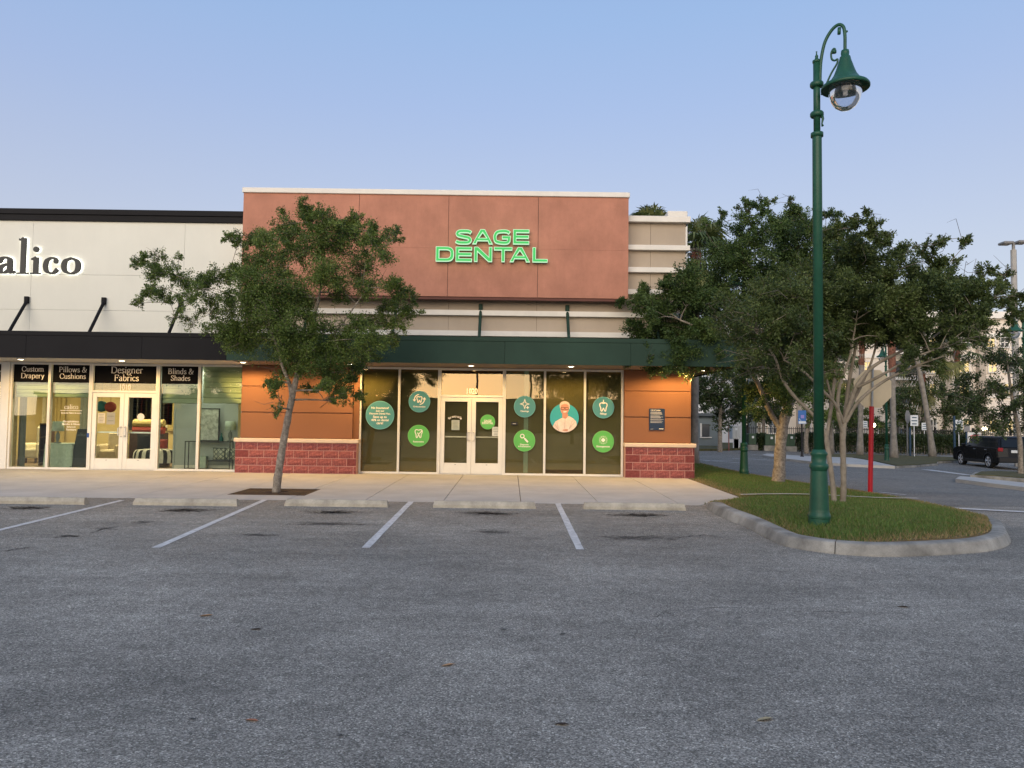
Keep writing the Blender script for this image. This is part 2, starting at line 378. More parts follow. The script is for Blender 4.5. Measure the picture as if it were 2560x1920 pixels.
# ---------------------------------------------------------------- kerb and lawn island
kp = [(1754.5, 1266.7), (1783, 1284), (1859, 1317), (1937, 1357), (1982, 1370), (2065.5, 1383), (2174, 1391.5), (2273, 1391.5), (2391, 1386), (2481, 1377), (2526, 1360), (2520, 1336), (2499.5, 1317)]
kw = [G(*p) for p in kp]; kw = [(p.x, p.y) for p in kw]
kerb_line = kw + [(8.75, 14.6), (9.05, 16.5), (9.0, 18.2), (8.55, 20.3), (8.05, 22.6), (7.8, 25.5), (7.76, 31), (7.76, 48)]
def catmull(pts, n=6, closed=False):
    P = [np.array(p, float) for p in pts]; out = []
    m = len(P)
    for i in range(m-1):
        p0 = P[max(i-1, 0)]; p1 = P[i]; p2 = P[i+1]; p3 = P[min(i+2, m-1)]
        for k in range(n):
            t = k/n; out.append(.5*((2*p1)+(-p0+p2)*t+(2*p0-5*p1+4*p2-p3)*t*t+(-p0+3*p1-3*p2+p3)*t**3))
    out.append(P[-1]); return [tuple(float(c) for c in q) for q in out]
kl = catmull(kerb_line, 5)
def normals2(l):
    out = []
    for i in range(len(l)):
        a = l[max(i-1, 0)]; b = l[min(i+1, len(l)-1)]; d = Vector((b[0]-a[0], b[1]-a[1])).normalized(); out.append((-d.y, d.x))
    return out
kn = normals2(kl)                       # left normal = towards the lawn
KH = .15
prof = [(0.0, -.02), (.006, .02), (.045, .112), (.058, .134), (.082, KH-.003), (.15, KH+.004), (.245, KH), (.245, -.05)]
rk = random.Random(5)
def kerb_segment(i0, i1):
    b = MB(); m = len(prof)
    for i in range(i0, i1+1):
        ramp = sst(0, 1.1, sum(math.dist(kl[k], kl[k+1]) for k in range(0, i)))
        x, y = kl[i]; nx, ny = kn[i]; z = gz(x, y) if y < 14.57 else min(gz(x, y), gz(x, y))
        for (o, h) in prof:
            h2 = h if h < 0 else .03 + (h-.03)*ramp if h > .03 else h*ramp
            jt = rk.uniform(-.0025, .0025) if 0 < o < .2 else 0
            b.v.append((x+nx*(o+jt), y+ny*(o+jt), z+h2+jt))
    for i in range(i1-i0):
        for k in range(m-1):
            a = i*m+k; b.f.append((a, a+m, a+m+1, a+1)); b.m.append(0)
    b.f.append(tuple(range(m))); b.m.append(0); b.f.append(tuple((i1-i0)*m+k for k in range(m))[::-1]); b.m.append(0)
    return b
kerb = thing('kerb', 'k', 'k'); del kerb['label']; del kerb['category']; kerb['kind'] = 'structure'
i = 0; seg = 0
while i < len(kl)-1:
    j = i; s_ = 0
    while j < len(kl)-1 and s_ < 2.6: s_ += math.dist(kl[j], kl[j+1]); j += 1
    kb = kerb_segment(i, j)
    # a thin open joint at the start of the piece
    if seg:
        d = Vector((kl[i+1][0]-kl[i][0], kl[i+1][1]-kl[i][1])).normalized()*.012
        for q in range(len(prof)): v = kb.v[q]; kb.v[q] = (v[0]+d.x, v[1]+d.y, v[2])
    kb.build('kerb_stone', M['kerbc'], kerb, smooth=False); i = j; seg += 1
inner = [(x+nx*.24, y+ny*.24) for (x, y), (nx, ny) in zip(kl, kn)]
LAWN = inner + [(SWX1+.1, 48), (SWX1+.02, 21.0), (SWX1+.02, 16.25), (4.80, 15.88), (4.08, 15.2), (3.75, 14.75)]
def kerbtop(x, y):
    b = gz(x, y)
    # nearest kerb sample height, blended to the sidewalk level on the left
    return b
def lawnz(x, y):
    t = sst(4.2, 7.6, x) if y > 15.0 else sst(3.6, 5.2, x)
    left = swz(min(y, 21)) - .005
    right = gz(x, y) + KH + .0
    z = left*(1-t) + right*t
    z += .035*math.exp(-((x-6.2)**2)/5-((y-12.4)**2)/6)
    return z
# lawn soil: dense triangulated sheet clipped to the outline
lb = bmesh.new(); vs = [lb.verts.new((x, y, 0)) for x, y in LAWN]
fc = lb.faces.new(vs); bmesh.ops.triangulate(lb, faces=[fc])
for k in range(3):
    es = [e for e in lb.edges if e.calc_length() > .7]
    bmesh.ops.subdivide_edges(lb, edges=es, cuts=1); bmesh.ops.triangulate(lb, faces=lb.faces[:])
for v in lb.verts: v.co.z = lawnz(v.co.x, v.co.y)
be = [e for e in lb.edges if e.is_boundary]
sk = bmesh.ops.extrude_edge_only(lb, edges=be)
for g_ in sk['geom']:
    if isinstance(g_, bmesh.types.BMVert): g_.co.z -= .14
me = bpy.data.meshes.new('lawn'); lb.to_mesh(me); lb.free(); me.materials.append(M['soil'])
lo = link(me, 'lawn', kind='structure')
# concrete ribbon that crosses the lawn
rb = MB(); a = (4.82, 15.93); b_ = (8.75, 16.35)
for k in range(9):
    t = k/8; x = a[0]+(b_[0]-a[0])*t; y = a[1]+(b_[1]-a[1])*t
    for dy in (-.07, .07): rb.v.append((x, y+dy, lawnz(x, y+dy)+.075))
for k in range(8): rb.f.append((2*k, 2*k+2, 2*k+3, 2*k+1)); rb.m.append(0)
o = rb.build('concrete_ribbon', M['concrete'], kind='structure')
# grass blades
gm = leafmat('grass_blades', (.34, .25, .12), (.075, .14, .03), (.165, .265, .06), .3)
def set_tone(me, tone, nper):
    at = me.attributes.new('tone', 'FLOAT', 'POINT'); at.data.foreach_set('value', np.repeat(tone, nper).astype(np.float32))
def grass(name, poly, n_try, ymin, ymax, hmin, hmax, wid, seed, edge_dry=True):
    r = np.random.default_rng(seed); P = np.array(poly)
    x0, x1 = P[:, 0].min(), P[:, 0].max(); pts = r.random((n_try, 2))*[x1-x0, ymax-ymin]+[x0, ymin]
    ins = np.zeros(n_try, bool); j = len(P)-1
    for i in range(len(P)):
        yi, yj = P[i, 1], P[j, 1]
        cond = ((yi > pts[:, 1]) != (yj > pts[:, 1])); xx = (P[j, 0]-P[i, 0])*(pts[:, 1]-yi)/(yj-yi+1e-12)+P[i, 0]
        ins ^= cond & (pts[:, 0] < xx); j = i
    pts = pts[ins]
    de = np.full(len(pts), 9.0)
    for i in range(len(P)):
        a = P[i]; b = P[(i+1) % len(P)]; d = b-a; t = np.clip(((pts-a)@d)/(d@d+1e-9), 0, 1)
        de = np.minimum(de, np.hypot(*(pts-a-t[:, None]*d).T))
    z = np.array([lawnz(x, y) for x, y in pts]); n = len(pts)
    patch = np.sin(pts[:, 0]*2.1+1.3*np.sin(pts[:, 1]*1.7))*np.cos(pts[:, 1]*2.6+pts[:, 0])*.5
    dry = np.clip(.5-de, 0, .5)/.5
    keep = r.random(n) < (1-.45*dry)
    h = (hmin+(hmax-hmin)*r.random(n))*(1+.25*patch)*(1-.35*dry); ang = r.random(n)*6.283; lean = .3+.8*r.random(n); la = r.random(n)*6.283
    w = wid*(.6+.8*r.random(n))
    base = np.stack([pts[:, 0], pts[:, 1], z-.004], 1); dx = np.stack([np.cos(ang), np.sin(ang), 0*ang], 1)*w[:, None]*.5
    tip = base+np.stack([np.cos(la)*lean*h*.7, np.sin(la)*lean*h*.7, h], 1)
    V = np.stack([base-dx, base+dx, tip], 1)
    tone = np.clip(.60+.22*patch+.26*r.standard_normal(n)-.62*dry*(.4+r.random(n)), 0, 1)
    V = V[keep].reshape(-1, 3); tone = tone[keep]; m = len(tone)
    me = bpy.data.meshes.new(name); me.from_pydata(V.tolist(), [], np.arange(3*m).reshape(-1, 3).tolist()); me.materials.append(gm); set_tone(me, tone, 3)
    link(me, name, kind='stuff')
grass('grass', LAWN, 150000, 9.2, 16.4, .035, .09, .014, 1)
grass('grass_strip', LAWN, 120000, 16.4, 26, .03, .07, .016, 2)
grass('far_grass_strip', LAWN, 45000, 26, 48, .03, .07, .03, 3)
# dry thatch showing through at the edge handled by the blades' tone
# ---------------------------------------------------------------- wheel stops
def wheel_stop(ul, ur, vb, label):
    a = G(ul, vb); b = G(ur, vb+ (ur-ul)*ROLL)
    x0, x1 = min(a.x, b.x), max(a.x, b.x); y = (a.y+b.y)/2; z = gz(0, y)
    o = MB(); L_ = 1.86; cx = (x0+x1)/2; x0, x1 = cx-L_/2, cx+L_/2
    pr = [(-.002, .0), (.0, .052), (.035, .112), (.05, .122), (.105, .122), (.12, .112), (.155, .052), (.157, 0)]
    segs = 14; m = len(pr)
    for i in range(segs+1):
        x = x0+(x1-x0)*i/segs
        if i in (0, segs): pass
        for k, (dy, h) in enumerate(pr):
            e = 0
            if i == 0: e = .03*(h/.122)
            if i == segs: e = -.03*(h/.122)
            j = random.uniform(-.0018, .0018)
            o.v.append((x+e, y+dy+j, z+h+j if h > 0 else z-.01))
    for i in range(segs):
        for k in range(m-1): q = i*m+k; o.f.append((q, q+m, q+m+1, q+1)); o.m.append(0)
    o.f.append(tuple(range(m))); o.f.append(tuple(segs*m+k for k in range(m))[::-1]); o.m += [0, 0]
    w = o.build('wheel_stop', M['stopc'])
    w.data.flip_normals() if w.data.polygons[3].normal.z < -.5 else None
    return tag(w, label, 'wheel stop', 'concrete wheel stops along the sidewalk edge')
wheel_stop(-48, 208, 1258.8, 'concrete wheel stop cut by the left edge of the picture')
wheel_stop(334, 590, 1262.8, 'pale concrete wheel stop left of the tree grate')
wheel_stop(713, 967, 1265.4, 'concrete wheel stop just right of the tree grate')
wheel_stop(1087, 1335, 1269.5, 'concrete wheel stop in front of the glass double doors of the dental office')
wheel_stop(1461, 1713, 1273.5, 'concrete wheel stop with a dark round stain, nearest the grass island')
# ---------------------------------------------------------------- oil stains, cracks, fallen leaves
def stainmat(name, col, dens):
    m = bpy.data.materials.new(name); m.use_nodes = True; N = m.node_tree.nodes; L = m.node_tree.links; b = N['Principled BSDF']
    b.inputs['Base Color'].default_value = (*col, 1); b.inputs['Roughness'].default_value = .95; b.inputs['Specular IOR Level'].default_value = .05
    t = N.new('ShaderNodeTexCoord'); gr = N.new('ShaderNodeTexGradient'); gr.gradient_type = 'SPHERICAL'
    mp = N.new('ShaderNodeMapping'); L.new(t.outputs['Generated'], mp.inputs[0]); mp.inputs['Location'].default_value = (-1, -1, 0); mp.inputs['Scale'].default_value = (2, 2, 0)
    L.new(mp.outputs[0], gr.inputs[0])
    mp2 = N.new('ShaderNodeMapping'); mp2.inputs['Scale'].default_value = (2.2, 7.5, 1); L.new(t.outputs['Object'], mp2.inputs[0])
    n = N.new('ShaderNodeTexNoise'); n.inputs['Scale'].default_value = 2.6; n.inputs['Detail'].default_value = 9; n.inputs['Roughness'].default_value = .78; L.new(mp2.outputs[0], n.inputs['Vector'])
    ma = N.new('ShaderNodeMath'); ma.operation = 'MULTIPLY_ADD'; L.new(gr.outputs[1], ma.inputs[0]); ma.inputs[1].default_value = .36; L.new(n.outputs[0], ma.inputs[2])
    r = N.new('ShaderNodeMapRange'); L.new(ma.outputs[0], r.inputs[0]); r.inputs[1].default_value = .74; r.inputs[2].default_value = .82; r.inputs[3].default_value = 0; r.inputs[4].default_value = dens
    L.new(r.outputs[0], b.inputs['Alpha']); return m
M['crack'] = pm('crack_dark', (.06, .058, .055), .95)
M['oil'] = stainmat('oil_stain', (.014, .014, .016), .9); M['oil2'] = stainmat('old_oil_stain', (.04, .04, .042), .55); M['oil3'] = stainmat('tar_spot', (.05, .05, .05), .55)
def stain(u, v, w, h, mat='oil'):
    p = G(u, v); o = MB(); d = h*1.0
    o.add([(x, y, lotz(x, y)+.0045) for x, y in ((p.x-w, p.y-d), (p.x+w, p.y-d), (p.x+w, p.y+d), (p.x-w, p.y+d))], [(0, 1, 2, 3)])
    # give the noise a new offset per stain by building it about its own origin
    ob = o.build('oil_stain', M[mat], kind='structure')
    me = ob.data; off = Vector((p.x, p.y, 0))
    sh = Vector((u*.37, v*.11, 0))
    for vtx in me.vertices: vtx.co -= off - sh
    ob.location = off-sh; return ob
for (u, v, w, h, mt) in ((70, 1270, 1.05, .55, 'oil'), (465, 1276, 1.15, .6, 'oil'), (835, 1281, 1.2, .6, 'oil'), (1225, 1284, 1.25, .55, 'oil'), (1600, 1288, 1.3, .6, 'oil'), (165, 1342, .42, .22, 'oil'), (270, 1322, .5, .25, 'oil2'),
                      (360, 1306, .5, .3, 'oil2'), (650, 1338, .6, .3, 'oil2'), (1225, 1330, .9, .5, 'oil2'), (1260, 1575, .1, .1, 'oil3'), (1407, 1586, .09, .09, 'oil3'), (820, 1310, 1.6, .5, 'oil2'), (1600, 1345, 1.5, .6, 'oil2'), (1850, 1545, .12, .08, 'oil3'), (2325, 1780, .08, .06, 'oil3'), (480, 1800, .07, .05, 'oil3'), (1450, 1825, .08, .05, 'oil3'),(850, 1840, .06, .05, 'oil3')):
    stain(u, v, w, h, mt)
def crack(pts, w, name='asphalt_crack'):
    b = MB(); P = [G(*p) for p in pts]; P = catmull([(p.x, p.y) for p in P], 9); rr = random.Random(int(pts[0][0]))
    P = [(x+rr.uniform(-.02, .02), y+rr.uniform(-.03, .03)) for x, y in P]
    L_, R_ = stroke(P, [w*rr.uniform(.3, 1.3) for _ in P])
    n = len(P); b.v += [(p.x, p.y, lotz(p.x, p.y)+.0032) for p in L_]+[(p.x, p.y, lotz(p.x, p.y)+.0032) for p in R_]
    b.f += [(n+i, n+i+1, i+1, i) for i in range(n-1)]; b.m += [0]*(n-1)
    o = b.build(name, M['crack'], kind='structure')
    if o.data.polygons[0].normal.z < 0: o.data.flip_normals()
dl = {c: pm('dry_leaf_'+c, k, .7, .25, 30) for c, k in (('tan', (.42, .25, .13)), ('rust', (.36, .15, .08)), ('dark', (.045, .03, .022)), ('straw', (.33, .28, .17)))}
def fallen_leaf(u, v, s, c, label):
    p = G(u, v); b = MB(); a = random.uniform(-.5, .5); ca, sa = math.cos(a), math.sin(a)
    sh = [(-1, 0, .02), (-.45, -.3, .16), (.3, -.33, .22), (1, 0, .1), (.3, .34, .14), (-.45, .3, .08), (-.1, 0, .02), (.35, 0, .02)]
    vs = [((x*ca-y*sa)*s, (x*sa+y*ca)*s, z*s) for x, y, z in sh]
    b.add(vs, [(0, 1, 6), (1, 2, 7, 6), (2, 3, 7), (3, 4, 7), (4, 5, 6, 7), (5, 0, 6)])
    o = b.build('fallen_leaf', dl[c]); o.location = (p.x, p.y, lotz(p.x, p.y)+.002)
    return tag(o, label, 'leaf', 'dead leaves on the asphalt')
fallen_leaf(1120, 1664, .055, 'tan', 'curled tan dead leaf on the asphalt, the one nearest the picture centre')
fallen_leaf(630, 1802, .045, 'rust', 'rust brown dead leaf on the asphalt at lower left')
fallen_leaf(1405, 1812, .048, 'dark', 'dark curled dead leaf low on the asphalt')
fallen_leaf(1912, 1800, .06, 'straw', 'pale straw coloured dead leaf on the asphalt at lower right')
fallen_leaf(515, 1540, .06, 'tan', 'small tan leaf on the asphalt, highest of those at left')
fallen_leaf(640, 1574, .05, 'dark', 'small dark leaf scrap on the asphalt left of centre')
fallen_leaf(2258, 1518, .06, 'dark', 'dark leaf scrap on the asphalt below the grass island')
# ---------------------------------------------------------------- tree grate
tg = thing('tree_grate', 'brown cast iron tree grate set in the sidewalk around the tree trunk', 'tree grate', (gcx, 16.05, swz(16.05)))
rust = pm('brown_iron', (.055, .036, .028), .8, .25, 8, .3, 60)
pit = MB(); pit.box(gx0, gx1, gy0, gy1, -.2, swz(16)-.05); pit.build('pit_soil', M['soil'], tg)
fr = MB()
for half in (0, 1):
    ya, yb = (gy0+.008, 16.045) if half == 0 else (16.055, gy1-.008); z1 = swz(16.05)-.002; z0 = z1-.03
    hb = MB(); hb.box(gx0+.008, gx1-.008, ya, ya+.04, z0, z1); hb.box(gx0+.008, gx1-.008, yb-.04, yb, z0, z1)
    hb.box(gx0+.008, gx0+.05, ya+.04, yb-.04, z0, z1); hb.box(gx1-.05, gx1-.008, ya+.04, yb-.04, z0, z1)
    x = gx0+.075
    while x < gx1-.06:
        cy0, cy1 = ya+.04, yb-.04; dx = abs(x+.01-gcx)
        if dx < .24:
            k = math.sqrt(.24**2-dx**2)
            if half == 0: cy1 = min(cy1, 16.05-k)
            else: cy0 = max(cy0, 16.05+k)
        if cy1 > cy0: hb.box(x, x+.022, cy0, cy1, z0, z1-.002)
        x += .038
    hb.build('grate_half', rust, tg)
# ---------------------------------------------------------------- lettering
_dg = None
def text2d(body, size=1.0, bold=0.0, align='CENTER', spacing=1.0, line=1.0, extrude=0.0):
    c = bpy.data.curves.new('t', 'FONT'); c.body = body; c.size = size; c.align_x = align; c.align_y = 'CENTER'; c.offset = bold; c.space_character = spacing; c.space_line = line; c.extrude = extrude; c.resolution_u = 3
    o = bpy.data.objects.new('t', c); COL.objects.link(o); bpy.context.view_layer.update()
    me = bpy.data.meshes.new_from_object(o.evaluated_get(bpy.context.evaluated_depsgraph_get()))
    vs = [tuple(v.co) for v in me.vertices]; fs = [tuple(p.vertices) for p in me.polygons]
    bpy.data.objects.remove(o); bpy.data.curves.remove(c); bpy.data.meshes.remove(me); return vs, fs
def curve2d(loops, extrude=0.0, offset=0.0, bevel=0.0):
    c = bpy.data.curves.new('t', 'CURVE'); c.dimensions = '2D'; c.fill_mode = 'BOTH'; c.extrude = extrude; c.offset = offset; c.bevel_depth = bevel
    for lp in loops:
        s = c.splines.new('POLY'); s.points.add(len(lp)-1); s.use_cyclic_u = True
        for p, q in zip(s.points, lp): p.co = (q[0], q[1], 0, 1)
    o = bpy.data.objects.new('t', c); COL.objects.link(o); bpy.context.view_layer.update()
    me = bpy.data.meshes.new_from_object(o.evaluated_get(bpy.context.evaluated_depsgraph_get()))
    vs = [tuple(v.co) for v in me.vertices]; fs = [tuple(p.vertices) for p in me.polygons]
    bpy.data.objects.remove(o); bpy.data.curves.remove(c); bpy.data.meshes.remove(me); return vs, fs
def put(mb, vf, X, Y, Z, sx=1.0, sz=1.0, mi=0, rot=0.0):   # 2D (x right, y up) onto a wall facing -Y
    ca, sa = math.cos(rot), math.sin(rot)
    mb.add([(X+(x*ca-y*sa)*sx, Y-z, Z+(x*sa+y*ca)*sz) for x, y, z in vf[0]], vf[1], mi)
def stroke(pts, w, closed=False):
    P = [Vector((p[0], p[1])) for p in pts]; n = len(P); L_, R_ = [], []
    for i in range(n):
        a = P[(i-1) % n] if (closed or i) else P[i]; b = P[(i+1) % n] if (closed or i < n-1) else P[i]
        d1 = (P[i]-a); d2 = (b-P[i])
        if d1.length < 1e-9: d1 = d2
        if d2.length < 1e-9: d2 = d1
        d1 = d1.normalized(); d2 = d2.normalized(); t = d1+d2
        t = t.normalized() if t.length > 1e-6 else d1
        nn = Vector((-t.y, t.x)); k = 1/max(.45, nn.dot(Vector((-d1.y, d1.x))))
        ww = w[i] if hasattr(w, '__len__') else w
        L_.append(P[i]+nn*ww/2*k); R_.append(P[i]-nn*ww/2*k)
    return L_, R_
def stroke_vf(pts, w, closed=False, z=0.0):
    L_, R_ = stroke(pts, w, closed); n = len(pts); vs = [(p.x, p.y, z) for p in L_]+[(p.x, p.y, z) for p in R_]
    fs = [(n+i, n+(i+1) % n, (i+1) % n, i) for i in range(n if closed else n-1)]; return vs, fs
def disc_vf(r, n=40, z=0.0, cx=0, cy=0, ry=None):
    ry = ry or r
    return [(cx+r*math.cos(2*math.pi*k/n), cy+ry*math.sin(2*math.pi*k/n), z) for k in range(n)], [tuple(range(n))]
def arc(cx, cy, rx, ry, a0, a1, n=10):
    return [(cx+rx*math.cos(math.radians(a0+(a1-a0)*k/n)), cy+ry*math.sin(math.radians(a0+(a1-a0)*k/n))) for k in range(n+1)]
def cat2(pts, n=6): return catmull(pts, n)
for pts, w in (([(228, 1333), (262, 1321), (301, 1317)], .03), ([(1610, 1545), (1800, 1520), (2010, 1528), (2150, 1533)], .008), ([(15, 1377), (40, 1373), (68, 1370)], .03), ([(1690, 1345), (1760, 1338), (1800, 1345)], .025), ([(620, 1306), (760, 1308), (900, 1312), (1010, 1310)], .012)): crack(pts, w)
# a small old-style serif: skeleton strokes drawn with a broad nib, plus serif ticks
C_, L__, S_ = 'c', 'l', 's'
SER = {
 'a': (.45, [(C_, [(.07, .35), (.12, .43), (.22, .455), (.31, .40), (.325, .28)]), (L__, [(.325, .32), (.325, .07)]), (C_, [(.325, .08), (.35, .02), (.42, .03)]), (C_, [(.325, .27), (.15, .22), (.065, .12), (.11, .01), (.22, .02), (.325, .10)])]),
 'b': (.47, [(L__, [(.09, .72), (.09, .03)]), (C_, [(.09, .36), (.2, .45), (.33, .42), (.40, .24), (.34, .05), (.22, .0), (.09, .06)]), (S_, (.055, .715, .04))]),
 'c': (.42, [(C_, [(.36, .35), (.30, .44), (.20, .455), (.09, .37), (.06, .23), (.10, .08), (.21, .0), (.31, .03), (.38, .1)])]),
 'd': (.49, [(C_, [(.36, .38), (.26, .455), (.13, .42), (.06, .23), (.12, .03), (.24, .0), (.36, .1)]), (L__, [(.36, .72), (.36, .0)]), (S_, (.32, .715, .045)), (S_, (.40, .012, .045))]),
 'e': (.43, [(L__, [(.07, .265), (.37, .275)]), (C_, [(.37, .275), (.36, .38), (.24, .455), (.11, .39), (.06, .22), (.12, .05), (.24, .0), (.38, .09)])]),
 'g': (.45, [(C_, [(.2, .455), (.09, .39), (.09, .24), (.2, .17), (.31, .24), (.31, .39), (.2, .455)]), (C_, [(.14, .19), (.08, .10), (.20, .06), (.36, .02), (.38, -.12), (.22, -.20), (.07, -.15), (.06, -.05), (.15, .04)]), (L__, [(.29, .42), (.41, .45)])]),
 'h': (.52, [(L__, [(.1, .72), (.1, .0)]), (C_, [(.1, .34), (.22, .455), (.34, .44), (.39, .34), (.39, .22)]), (L__, [(.39, .3), (.39, .0)]), (S_, (.06, .715, .045)), (S_, (.1, .012, .075)), (S_, (.39, .012, .075))]),
 'i': (.24, [(L__, [(.12, .45), (.12, .0)]), (S_, (.08, .44, .045)), (S_, (.12, .012, .075)), ('o', (.12, .64, .052))]),
 'l': (.24, [(L__, [(.12, .72), (.12, .0)]), (S_, (.08, .715, .045)), (S_, (.12, .012, .075))]),
 'm': (.80, [(L__, [(.1, .45), (.1, .0)]), (C_, [(.1, .34), (.22, .455), (.33, .43), (.385, .3)]), (L__, [(.385, .33), (.385, .0)]), (C_, [(.385, .34), (.5, .455), (.61, .43), (.67, .3)]), (L__, [(.67, .33), (.67, .0)]), (S_, (.06, .44, .045)), (S_, (.1, .012, .075)), (S_, (.385, .012, .075)), (S_, (.67, .012, .075))]),
 'n': (.52, [(L__, [(.1, .45), (.1, .0)]), (C_, [(.1, .34), (.22, .455), (.34, .44), (.39, .32)]), (L__, [(.39, .33), (.39, .0)]), (S_, (.06, .44, .045)), (S_, (.1, .012, .075)), (S_, (.39, .012, .075))]),
 'o': (.48, [(C_, [(.24, .455), (.10, .40), (.06, .23), (.11, .05), (.24, .0), (.37, .05), (.42, .23), (.37, .40), (.24, .455)])]),
 'p': (.49, [(L__, [(.1, .45), (.1, -.2)]), (C_, [(.1, .36), (.22, .455), (.35, .42), (.42, .24), (.36, .05), (.24, .0), (.1, .07)]), (S_, (.06, .44, .045)), (S_, (.1, -.195, .075))]),
 'r': (.35, [(L__, [(.1, .45), (.1, .0)]), (C_, [(.1, .32), (.18, .43), (.26, .455), (.31, .41)]), (S_, (.06, .44, .045)), (S_, (.1, .012, .08))]),
 's': (.36, [(C_, [(.29, .36), (.24, .445), (.15, .455), (.07, .38), (.11, .28), (.24, .20), (.30, .11), (.22, .01), (.12, .0), (.06, .1)])]),
 't': (.30, [(L__, [(.12, .58), (.12, .1)]), (C_, [(.12, .12), (.14, .02), (.21, .0), (.28, .05)]), (L__, [(.03, .44), (.27, .44)])]),
 'u': (.52, [(L__, [(.1, .45), (.1, .16)]), (C_, [(.1, .2), (.12, .05), (.2, .0), (.3, .02), (.39, .12)]), (L__, [(.39, .45), (.39, .0)]), (S_, (.06, .44, .045)), (S_, (.35, .44, .045)), (S_, (.43, .012, .045))]),
 'w': (.70, [(L__, [(.07, .45), (.21, .0)]), (L__, [(.21, .0), (.34, .43)]), (L__, [(.34, .45), (.48, .0)]), (L__, [(.48, .0), (.62, .45)]), (S_, (.07, .445, .075)), (S_, (.34, .445, .06)), (S_, (.62, .445, .065))]),
 'y': (.48, [(L__, [(.08, .45), (.25, .02)]), (C_, [(.41, .45), (.25, .02), (.17, -.16), (.08, -.18)]), (S_, (.08, .445, .075)), (S_, (.41, .445, .065))]),
 'B': (.58, [(L__, [(.12, .68), (.12, .0)]), (C_, [(.12, .67), (.32, .66), (.42, .53), (.34, .39), (.12, .36)]), (C_, [(.12, .36), (.38, .34), (.48, .18), (.38, .02), (.12, .01)]), (S_, (.08, .67, .05)), (S_, (.08, .012, .05))]),
 'C': (.64, [(C_, [(.56, .50), (.50, .64), (.36, .69), (.16, .60), (.07, .34), (.16, .08), (.36, -.01), (.50, .05), (.58, .17)]), (L__, [(.56, .66), (.565, .48)])]),
 'D': (.70, [(L__, [(.12, .68), (.12, .0)]), (C_, [(.12, .67), (.36, .67), (.56, .57), (.62, .34), (.54, .10), (.36, .01), (.12, .01)]), (S_, (.08, .67, .05)), (S_, (.08, .012, .05))]),
 'F': (.54, [(L__, [(.12, .68), (.12, .0)]), (L__, [(.06, .67), (.48, .67)]), (L__, [(.12, .36), (.38, .36)]), (L__, [(.48, .67), (.49, .54)]), (L__, [(.38, .43), (.38, .29)]), (S_, (.12, .012, .085))]),
 'P': (.55, [(L__, [(.12, .68), (.12, .0)]), (C_, [(.12, .67), (.34, .66), (.46, .50), (.36, .32), (.12, .30)]), (S_, (.08, .67, .05)), (S_, (.12, .012, .085))]),
 'S': (.48, [(C_, [(.39, .52), (.33, .66), (.22, .69), (.09, .58), (.13, .43), (.30, .31), (.40, .18), (.32, .02), (.18, -.01), (.08, .06), (.06, .17)])]),
 '&': (.66, [(C_, [(.60, .40), (.52, .18), (.34, .01), (.16, .01), (.07, .14), (.14, .30), (.32, .44), (.36, .58), (.28, .68), (.18, .62), (.20, .46), (.36, .22), (.50, .04), (.62, .02)]), (S_, (.57, .41, .07))]),
}
def serif_vf(s, thick=.078, thin=.034, weight=1.0):
    x0 = 0; vs, fs = [], []; layer = 0
    def addvf(v, f):
        o = len(vs); vs.extend(v); fs.extend([tuple(i+o for i in q) for q in f])
    for ch in s:
        if ch == ' ': x0 += .26; continue
        w, st = SER[ch]
        for k, (kind, p) in enumerate(st):
            z = .0004*(k % 7); layer += 1
            if kind == 'o': addvf(*disc_vf(p[2]*weight, 14, z, x0+p[0], p[1])); continue
            if kind == 's':
                h = .017*weight; addvf([(x0+p[0]-p[2], p[1]-h, z), (x0+p[0]+p[2], p[1]-h, z), (x0+p[0]+p[2], p[1]+h, z), (x0+p[0]-p[2], p[1]+h, z)], [(0, 1, 2, 3)]); continue
            pts = cat2(p, 6) if kind == 'c' else p
            ws = []
            for i in range(len(pts)):
                a = pts[max(i-1, 0)]; b = pts[min(i+1, len(pts)-1)]; dx, dy = b[0]-a[0], b[1]-a[1]; l = math.hypot(dx, dy)+1e-9
                ws.append((thin+(thick-thin)*(abs(dy)/l)**1.4)*weight)
            pts = [(x0+q[0], q[1]) for q in pts]; v, f = stroke_vf(pts, ws, False, z); addvf(v, f)
        x0 += w
    vs = [(v[0]-x0/2, v[1], v[2]) for v in vs]; return vs, fs, x0
# ---------------------------------------------------------------- the two shop units
DW, DT, DP, DB, DG, DC = 21.0, 20.55, 20.95, 20.75, 21.2, 19.0
def WX(u, d, v=700): return W(u, v, d).x
def WZ(v, d, u=1280): return W(u, v, d).z
SOF = 2.93
XL = WX(606, DT, 600); XR = WX(1571, DT, 600)           # terracotta panel
XE = WX(1714, DW, 620)                                   # right end wall
dental = thing('dental_office', 'terracotta and beige stucco dental office with green canopy and glass double doors', 'building', ((XL+XE)/2, 24, 0))
calico = thing('fabric_shop', 'cream stucco fabric shop with black canopy and lit display windows', 'building', (-13, 24, 0))
def boxpart(name, args, mat, parent, c=0.0):
    b = MB(); b.box(*args, 0, c); return b.build(name, mat, parent)
